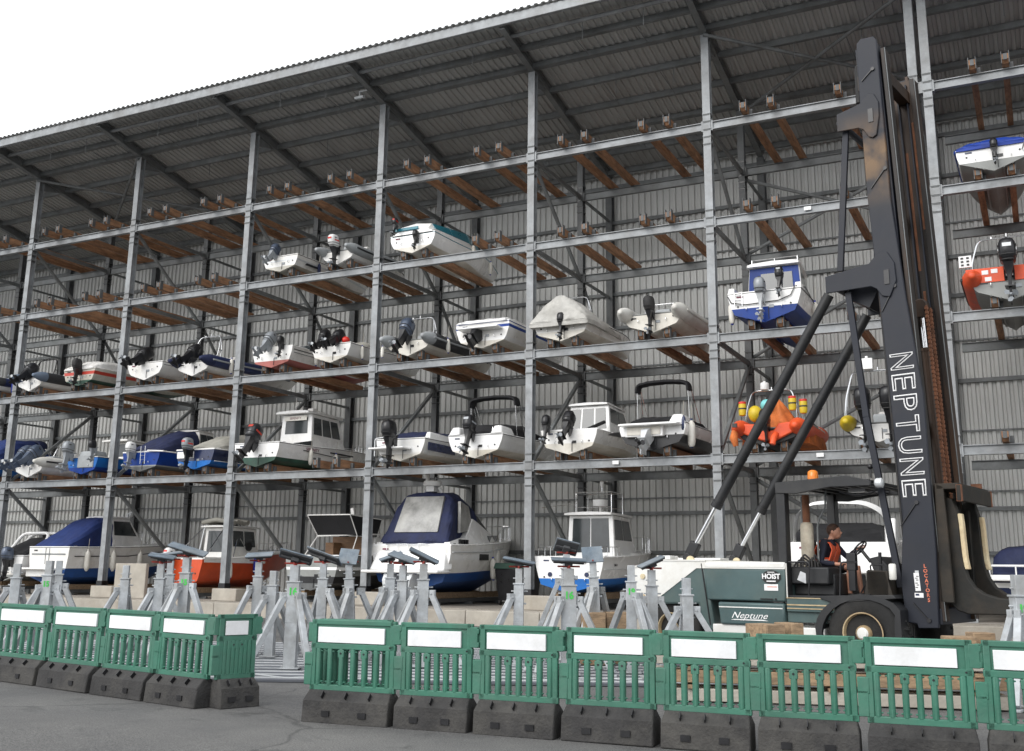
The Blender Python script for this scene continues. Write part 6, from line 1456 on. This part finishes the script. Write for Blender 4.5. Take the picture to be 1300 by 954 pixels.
for a, z0, z1 in ((-.19, 7.2, 9.6), (-.15, 2.2, 6.8), (-.02, 8.0, 10.2)): strip('rust_run', a, a+.05, z0, z1, FY-.265, FY-.26, 'rust')
# lift cylinders, chains and hoses between the rails
def fx(z): return 1.08-(z-.8)*.0335
cyl = MB()
for y in (YA+.52, FY-.5): cyl.tube([(fx(.9)-.15, y, .9), (fx(5.6)-.15, y, 5.6)], .075, 12); cyl.tube([(fx(5.6)-.15, y, 5.6), (fx(5.66)-.15, y, 5.66)], .09, 12)
cyl.build('lift_cylinder', 'mrail', mast, smooth=50)
m = MB()
for y in (YA+.52, FY-.5): m.tube([(fx(5.66)-.15, y, 5.66), (fx(6.3)-.15, y, 6.3)], .045, 10)
m.build('cylinder_rod', 'chrome', mast, smooth=60)
m = MB()
for y in (YA+.52, FY-.5): m.lathe([(.12, -.09), (.14, -.07), (.14, .07), (.12, .09)], (fx(6.45)-.15, y, 6.45), 1, 14); m.box((fx(6.3)-.15, y, 6.3), (.14, .22, .12))
m.build('chain_wheel', 'mrail', mast)
m = MB()
for y in (YA+.4, YA+.62, FY-.62, FY-.38):
    z = 1.5
    while z < 6.4:
        x = fx(z)-.02; m.box((x, y, z), (.05, .07, .055)); m.box((x, y, z+.04), (.03, .045, .032)); z += .08
split_build(m, 'lift_chain', 'rust', mast, gap=.012, smooth=0)
m = MB()
for y, dx in ((YA+.2, -.47), (YA+.3, -.5), (YA+.42, -.48), (YA+.55, -.52)): m.tube([(fx(10.5)+dx+.02, y, 10.6), (fx(8)+dx, y, 8), (fx(5)+dx, y+.02, 5.), (fx(2.2)+dx, y, 2.2)], .022, 6)
m.tube(fillet([(fx(10.6)-.3, YA+.2, 10.9), (fx(10.7)-.48, YA+.25, 10.95), (fx(10.5)-.5, YA+.25, 10.2)], .1), .05, 8); m.build('hydraulic_hose', 'rub', mast)
# tie rods across the plate and small eyes
m = MB()
for (a, b) in (((1108, 88), (1094, 104)), ((1124, 214), (1106, 240)), ((1136, 363), (1120, 396)), ((1164, 638), (1144, 668)), ((1180, 788), (1160, 766))):
    pa, pb = tl(*a, YA), tl(*b, YA); m.tube([(pa[0], YA-.02, pa[1]), (pb[0], YA-.012, pb[1])], .012, 5); m.lathe([(.035, -.03), (.035, .0)], (pa[0], YA, pa[1]), 1, 10)
m.build('grease_line', 'blk', mast)
# brackets
b1 = pts([(1062, 146), (1086, 135), (1093, 131), (1101, 119), (1109, 119), (1115, 129), (1116, 146), (1113, 171), (1108, 175), (1103, 174), (1096, 165), (1090, 163), (1063, 168)], YA-.03)
b2 = pts([(1047.5, 352), (1103, 335), (1115, 320), (1126, 320), (1135, 333), (1138, 356), (1130, 377), (1120, 376), (1113, 367), (1106, 364), (1048.7, 373)], YA-.03)
for nm, bp, (wx, wy) in (('bracket', b1, (1105.5, 147)), ('bracket', b2, (1126, 352))):
    br = MB().prism(bp, 1, YA-.04, YA+.0).build(nm, 'mastp', mast, bevel=.01)
    MB().prism(bp, 1, FY+.08, FY+.12).build(nm, 'mast', mast, bevel=.01)
    w = tl(wx, wy, YA-.03); MB().box((w[0], YA-.045, w[1]), (.09, .02, .26)).build('bracket_slot', 'blk', br)
t1 = tl(1066, 157, YA); t2 = tl(1052, 362, YA)
m = MB().tube([(t1[0], YA-.02, t1[1]), (t1[0], FY+.1, t1[1])], .06, 10); m.tube([(t2[0]+.04, YA-.02, t2[1]), (t2[0]+.04, FY+.1, t2[1])], .07, 10); m.box((t2[0]+.25, 1.4, t2[1]+.02), (.3, 1.9, .06)); m.box((t2[0]+.5, .9, t2[1]-.16), (.5, .5, .4), None, (0, R(30), 0)); m.build('bracket_shaft', 'mast', mast)
# bracing struts
m = MB(); s0 = tl(1074, 166, YA+.1); s1 = tl(1067, 345, YA+.1); s2 = tl(1077, 372, YA+.1); s3 = tl(1100, 530, YA+.1); s4 = tl(1144, 746, YA+.1)
m.beam((s0[0], YA+.1, s0[1]), (s1[0], YA+.1, s1[1]), .11, .07, up=(0, 1, 0)); m.beam((s2[0], YA+.1, s2[1]), (s3[0], YA+.1, s3[1]), .11, .07, up=(0, 1, 0)); m.beam((s3[0], YA+.1, s3[1]), (s4[0], YA+.1, s4[1]), .11, .07, up=(0, 1, 0))
for p, q in ((s0, s1), (s2, s4)): m.beam((p[0], FY-.1, p[1]), (q[0], FY-.1, q[1]), .1, .07, up=(0, 1, 0))
m.build('mast_strut', 'mast', mast, bevel=.006)
# tilt rams
for y in (.42, 2.32):
    lo = Vector((-3.46, y, 1.86)); hi = Vector((t2[0]+.02, y, t2[1]-.1)); d = (hi-lo)
    m = MB().tube([lo+d*.20, lo+d*.985], .095, 14); 
    for f in (.38, .62, .82): m.tube([lo+d*f, lo+d*(f+.008)], .103, 14)
    m.tube([lo+d*.195, lo+d*.215], .11, 14)
    rm = m.build('tilt_ram', 'tblack', tk, smooth=50)
    MB().tube([lo+d*.04, lo+d*.2], .042, 12).build('ram_rod', 'chrome', rm, smooth=60)
    m = MB().box(lo+d*.03, (.2, .14, .3), None, (0, R(28), 0)); m.lathe([(.09, -.1), (.09, .1)], (lo.x, y, lo.z), 1, 12); m.build('ram_foot', 'tblack', rm, bevel=.02)
    MB().lathe([(.08, -.14), (.08, -.1)], (lo.x+.1, y, lo.z-.05), 1, 12).build('ram_pin', 'padrub', rm)
m = MB(); m.box((-3.2, .5, 1.83), (.9, .35, .04)); m.tube([(-4.0, .5, 1.84), (-4.0, .9, 1.84)], .06, 10); m.box((-3.95, .4, 1.86), (.3, .2, .07)); m.build('ram_mount', 'twhite', tk, bevel=.01)
# lettering on the mast
p0 = tl(1143.5, 446, YA); p1 = tl(1162, 634, YA)
P0 = Vector((p0[0], YA-.005, p0[1])); P1 = Vector((p1[0], YA-.005, p1[1])); dv = (P1-P0); up = Vector((-dv.z, 0, dv.x)).normalized()
for i, chx in enumerate('NEPTUNE'):
    c = P0+dv*((i+.5)/7)
    o = text_mesh('letter', chx, .56, 'txtw', mast, basis((0, 0, 0), dv, up), outline=.012, sx=1.)
    # fit each letter into its cell: width along the mast, height across it
    xs = [Vector(v.co).dot(dv.normalized()) for v in o.data.vertices]; ys = [Vector(v.co).dot(up) for v in o.data.vertices]
    cw_, hh = dv.length/7*.8, .40
    kx, ky = cw_/(max(xs)-min(xs)), hh/(max(ys)-min(ys)); cx, cy = (max(xs)+min(xs))/2, (max(ys)+min(ys))/2; D1 = dv.normalized()
    for v in o.data.vertices:
        q = Vector(v.co); a = (q.dot(D1)-cx)*kx; b = (q.dot(up)-cy)*ky; n = Vector((0, q.y, 0)); v.co = c+D1*a+up*b+n
for i, chx in enumerate('LOCATORS'):
    q = tl(1174.2+i*.75, 719+i*6.2, YA); text_mesh('small_letter', chx, .082, 'txtr', mast, basis((q[0], YA-.006, q[1]), (1, 0, 0), (0, 0, 1)), bold=.002)
q = tl(1164.5, 739, YA); st_ = MB().box((q[0], YA-.004, q[1]), (.085, .008, .29), None, (0, R(-3), 0)).build('notice_plate', 'txtw', mast)
m = MB()
for z in (-.09, -.05, -.02, .03, .06, .09): m.box((q[0]+.01*math.sin(z*90), YA-.009, q[1]+z), (.04, .004, .012))
m.build('notice_print', 'txtk', st_)
q = tl(1167, 756, YA); s2_ = MB().box((q[0], YA-.004, q[1]), (.14, .008, .075)).build('notice_plate', 'txtw', mast); MB().box((q[0]-.025, YA-.009, q[1]+.008), (.06, .004, .03)).build('notice_print', 'navy', s2_)
q = tl(1164, 726, YA); MB().box((q[0], YA-.004, q[1]), (.06, .006, .035)).build('notice_plate', 'lamp', mast)
# carriage and forks
cg = MB()
cg.prism([(1.12, 1.15), (1.34, 1.15), (1.30, 3.02), (1.16, 3.08)], 1, .46, .52); cg.prism([(1.12, 1.15), (1.34, 1.15), (1.30, 3.02), (1.16, 3.08)], 1, 2.18, 2.24)
cg.box((1.36, 1.35, 3.02), (.36, 1.78, .1)); cg.box((1.2, 1.35, 1.25), (.14, 1.75, .22)); cg.box((1.18, 1.0, 2.1), (.08, .1, 1.8)); cg.box((1.18, 1.6, 2.1), (.08, .16, 1.8))
cg.prism([(1.25, 2.7), (1.32, 2.7), (1.32, 1.2), (1.25, 1.2)], 1, 1.75, 1.95)
car = cg.build('fork_carriage', 'fork', mast, bevel=.012)
m = MB().box((1.56, 1.3, 2.9), (.07, 1.85, .26)); m.build('carriage_bar', 'fork', car, bevel=.01)
m = MB().box((1.56, 2.2, 2.9), (.08, .06, .27)); m.box((1.56, .42, 2.9), (.08, .08, .27)); m.box((1.48, 1.75, 3.1), (.16, .1, .08)); m.build('bar_end', 'rust', car)
fkp = [(1.14, 2.62), (1.18, 2.8), (1.28, 2.86), (1.38, 2.82), (1.44, 2.6), (1.46, 2.0), (1.48, 1.75), (1.53, 1.55), (1.62, 1.40), (1.76, 1.30), (1.95, 1.24), (2.3, 1.21), (4.4, 1.14), (4.4, 1.08), (2.3, .98), (1.5, .97), (1.34, 1.02), (1.2, 1.15), (1.14, 1.35)]
for y in (.62, 1.86):
    fk = MB().prism(fkp, 1, y, y+.17).build('fork', 'fork', mast, bevel=.02, bseg=3)
    sec = []
    for z, x in ((2.58, 1.455), (2.4, 1.468), (2.1, 1.475), (1.85, 1.485), (1.68, 1.51)): sec.append([(x-.02, y+.02, z), (x+.05, y+.02, z), (x+.05, y+.15, z), (x-.02, y+.15, z)])
    MB().loft(sec).build('fork_pad', 'padrub', fk, bevel=.015, bseg=3)
# ================================================================ driver
def person():
    b = MB()
    def T(p, r, n=10): b.tube(p, r, n)
    hip = Vector((-1.12, 1.2, 1.80)); ch = Vector((-1.02, 1.2, 2.10)); nk = Vector((-.97, 1.2, 2.24)); hd = Vector((-.90, 1.22, 2.385))
    secs = []
    for c, w, dd in ((hip+Vector((0, 0, -.1)), .17, .12), (hip, .18, .13), (hip+Vector((.03, 0, .1)), .165, .115), (ch+Vector((-.03, 0, -.08)), .18, .125), (ch, .2, .13), (ch+Vector((.03, 0, .08)), .19, .11), (nk+Vector((-.01, 0, -.04)), .1, .08), (nk, .06, .06)):
        secs.append([(c.x+dd*math.cos(a), c.y+w*math.sin(a), c.z+dd*.25*math.cos(a)*-.5) for a in [2*PI*i/14 for i in range(14)]])
    b.loft(secs)
    T([nk+Vector((-.01, 0, -.05)), hd+Vector((-.02, 0, -.06))], [.062, .058])
    b.ball(hd, .115, n=12, sc=(1.02, .8, 1.05)); b.ball(hd+Vector((.045, .01, -.06)), .075, n=10, sc=(1, .82, .95))
    T([hd+Vector((.1, .015, .0)), hd+Vector((.135, .02, -.035))], [.014, .02], 8)       # nose
    T([hd+Vector((.105, .015, -.075)), hd+Vector((.1, .03, -.075))], .012, 6)              # lips
    b.ball(hd+Vector((-.005, -.092, -.01)), .03, n=8, sc=(.8, .4, 1.2)); b.ball(hd+Vector((-.005, .098, -.01)), .03, n=8, sc=(.8, .4, 1.2))
    # arms: near (right) arm back and down to the levers, far arm to the wheel
    sh = ch+Vector((.01, -.2, .09)); el = Vector((-1.03, .88, 1.83)); wr = Vector((-.72, .84, 1.80)); ha = Vector((-.62, .84, 1.80))
    T([ch+Vector((0, -.1, .08)), sh, sh*.5+el*.5, el, el*.55+wr*.45, wr, ha], [.08, .075, .06, .05, .05, .034, .03])
    for k in range(4):
        y = .80+.024*k; L = (.075, .085, .082, .062)[k]
        T([ha+Vector((.01, y-.84, .012)), ha+Vector((.03+L*.4, y-.845, .016)), ha+Vector((.03+L*.75, y-.845, -.012)), ha+Vector((.02+L*.7, y-.845, -.04))], [.012, .0105, .0095, .008], 6)
    T([ha+Vector((-.01, .045, .0)), ha+Vector((.03, .065, .01)), ha+Vector((.055, .055, .0))], [.014, .012, .009], 6)
    sh = ch+Vector((.01, .2, .09)); el = Vector((-.78, 1.48, 1.93)); wr = Vector((-.53, 1.38, 2.08)); ha = Vector((-.46, 1.36, 2.12))
    T([ch+Vector((0, .1, .08)), sh, sh*.5+el*.5, el, el*.5+wr*.5, wr, ha], [.08, .075, .06, .05, .048, .034, .03])
    for k in range(4):
        y = 1.325+.024*k
        T([ha+Vector((.0, y-1.36, .01)), ha+Vector((.04, y-1.36, .02)), ha+Vector((.055, y-1.36, -.01)), ha+Vector((.035, y-1.36, -.03))], [.012, .0105, .0095, .008], 6)
    T([ha+Vector((-.01, -.04, -.0)), ha+Vector((.02, -.06, -.01)), ha+Vector((.04, -.05, -.025))], [.014, .012, .009], 6)
    # legs
    for sg, kx, fx_ in ((-1, -.58, -.60), (1, -.55, -.5)):
        h = hip+Vector((.02, sg*.1, -.08)); kn = Vector((kx, 1.2+sg*.16, 1.74)); an = Vector((fx_, 1.2+sg*.15, 1.29))
        T([h, h*.5+kn*.5, kn, kn*.62+an*.38+Vector((-.015, 0, 0)), an], [.1, .085, .062, .058, .04], 12)
        T([an+Vector((-.05, 0, -.03)), an+Vector((.06, 0, -.04)), an+Vector((.17, 0, -.055))], [.04, .042, .03], 8)
    me = bpy.data.meshes.new('person_base'); me.from_pydata(b.v, [], b.f)
    bm = bmesh.new(); bm.from_mesh(me); bmesh.ops.recalc_face_normals(bm, faces=bm.faces); bm.to_mesh(me); bm.free()
    o = bpy.data.objects.new('person', me); C.objects.link(o)
    r = o.modifiers.new('remesh', 'REMESH'); r.mode = 'VOXEL'; r.voxel_size = .0085
    s = o.modifiers.new('smooth', 'SMOOTH'); s.iterations = 3; s.factor = .5
    dg = bpy.context.evaluated_depsgraph_get(); dg.update()
    m2 = bpy.data.meshes.new_from_object(o.evaluated_get(dg)); o.modifiers.clear(); o.data = m2; m2.name = 'person'
    for k in ('shirt', 'shorts', 'skin', 'rub'): m2.materials.append(M[k])
    hdc = hd
    for p in m2.polygons:
        c = p.center
        if c.z > 2.245 and (c-hdc).length < .3: k = 2
        elif c.z < 1.80 and c.x > -1.32 and (c-Vector((-1.03, .88, 1.83))).length > .2 and c.y > .9:
            k = 1 if (c.x < -.66 and c.z > 1.6) else 2
            if c.z < 1.30: k = 3
        else: k = 0
        if c.y < .95 and c.x > -.76 and c.z > 1.7: k = 2
        if c.y > 1.25 and c.x > -.56 and c.z > 1.95: k = 2
        p.material_index = k
    m2.shade_smooth()
    o.location = TO-Vector((0, 0, .045)); o.rotation_euler.z = TH
    tag(o, 'person in navy shirt, shorts and orange hi-vis vest seated driving the forklift', 'person')
    # hair
    h = MB().ball((hd.x-.022, hd.y, hd.z+.028), .122, n=12, sc=(1.0, .82, .98))
    keep = MB(); keep.v = h.v; keep.f = [f for f in h.f if sum(h.v[i][2] for i in f)/len(f) > hd.z-.02+.55*max(0, (sum(h.v[i][0] for i in f)/len(f)-hd.x))-(.05 if sum(h.v[i][0] for i in f)/len(f) < hd.x-.03 else 0)]; keep.mi = [0]*len(keep.f)
    ho = keep.build('hair', 'hair', o, smooth=60); sd = ho.modifiers.new('t', 'SOLIDIFY'); sd.thickness = .012
    # vest: two front/back bands wrapped over the shoulders plus reflective strips
    v = MB()
    for sg in (-1, 1):
        y = 1.2+sg*.115
        path = [(-1.255, y-.02*sg, 1.84), (-1.22, y, 1.98), (-1.165, y, 2.1), (-1.09, y-.0*sg, 2.205), (-1.0, y, 2.225), (-.915, y, 2.16), (-.875, y, 2.05), (-.93, y, 1.9), (-.97, y, 1.8)]
        secs = []
        for i, p in enumerate(path):
            wdt = .092
            q = Vector(path[min(i+1, len(path)-1)])-Vector(path[max(i-1, 0)]); nn = Vector((-q.z, 0, q.x)).normalized()*.012
            P = Vector(p); secs.append([P+Vector((0, -wdt, 0)), P+Vector((0, wdt, 0)), P+Vector((0, wdt, 0))+nn, P+Vector((0, -wdt, 0))+nn])
        v.loft(secs)
    sec = []
    for z, w, dd, cx in ((1.80, .2, .15, -1.1), (1.86, .2, .148, -1.09), (1.92, .195, .14, -1.08)):
        sec.append([(cx+dd*math.cos(a), 1.2+w*math.sin(a), z) for a in [2*PI*i/20 for i in range(20)]])
    v.loft(sec, cap=False); vo = v.build('vest', 'vest', o, smooth=50)
    s = MB(); sec = []
    for z, w, dd, cx in ((1.84, .207, .155, -1.095), (1.885, .205, .15, -1.086)): sec.append([(cx+dd*math.cos(a), 1.2+w*math.sin(a), z) for a in [2*PI*i/20 for i in range(20)]])
    s.loft(sec, cap=False)
    s.build('reflective_strip', 'band', vo, smooth=50)
person()
# ================================================================ light, sky, camera
sc = bpy.context.scene
w = bpy.data.worlds.new('World'); sc.world = w; w.use_nodes = True
nt = w.node_tree; bg = nt.nodes['Background']
sky = nt.nodes.new('ShaderNodeTexSky'); sky.sky_type = 'NISHITA'; sky.sun_disc = False
SUN_EL, SUN_AZ = R(34), R(200)       # overcast; the bright part of the cloud is behind the camera, to the right
sky.sun_elevation = SUN_EL; sky.sun_rotation = SUN_AZ; sky.air_density = 1.0; sky.dust_density = 3.0
# thin cloud sheet: desaturated and evened out
hs = nt.nodes.new('ShaderNodeHueSaturation'); hs.inputs['Saturation'].default_value = .12; hs.inputs['Value'].default_value = 1.
nt.links.new(sky.outputs['Color'], hs.inputs['Color'])
mx = nt.nodes.new('ShaderNodeMix'); mx.data_type = 'RGBA'; mx.inputs['Factor'].default_value = .8
nt.links.new(hs.outputs['Color'], mx.inputs['A']); mx.inputs['B'].default_value = (10.2, 10.4, 10.7, 1)
nt.links.new(mx.outputs['Result'], bg.inputs['Color']); bg.inputs['Strength'].default_value = .12
sl = bpy.data.lights.new('sun', 'SUN'); sl.energy = 1.35; sl.angle = R(40); sl.color = (1, .97, .93)
so = bpy.data.objects.new('sun', sl); C.objects.link(so)
dirv = Vector((math.sin(SUN_AZ)*math.cos(SUN_EL), math.cos(SUN_AZ)*math.cos(SUN_EL), math.sin(SUN_EL)))
so.rotation_euler = (-dirv).to_track_quat('-Z', 'Y').to_euler(); so.location = (30, -40, 40)
cd = bpy.data.cameras.new('camera'); co = bpy.data.objects.new('camera', cd); C.objects.link(co)
cd.sensor_fit = 'HORIZONTAL'; cd.sensor_width = 36; cd.lens = 36*FPX/1300; cd.shift_x = 0; cd.shift_y = -45/1300
cd.clip_end = 4000; cd.clip_start = .1
m3 = Matrix((_R, _U, -_F)).transposed().to_4x4(); m3.translation = CAM; co.matrix_world = m3
sc.camera = co
vs = sc.view_settings; sc.display_settings.display_device = 'sRGB'; vs.view_transform = 'Standard'; vs.look = 'None'; vs.gamma = 1; vs.use_curve_mapping = False; vs.exposure = .42
sc.render.engine = 'CYCLES'
sc.cycles.max_bounces = 8; sc.cycles.diffuse_bounces = 5; sc.cycles.use_denoising = True
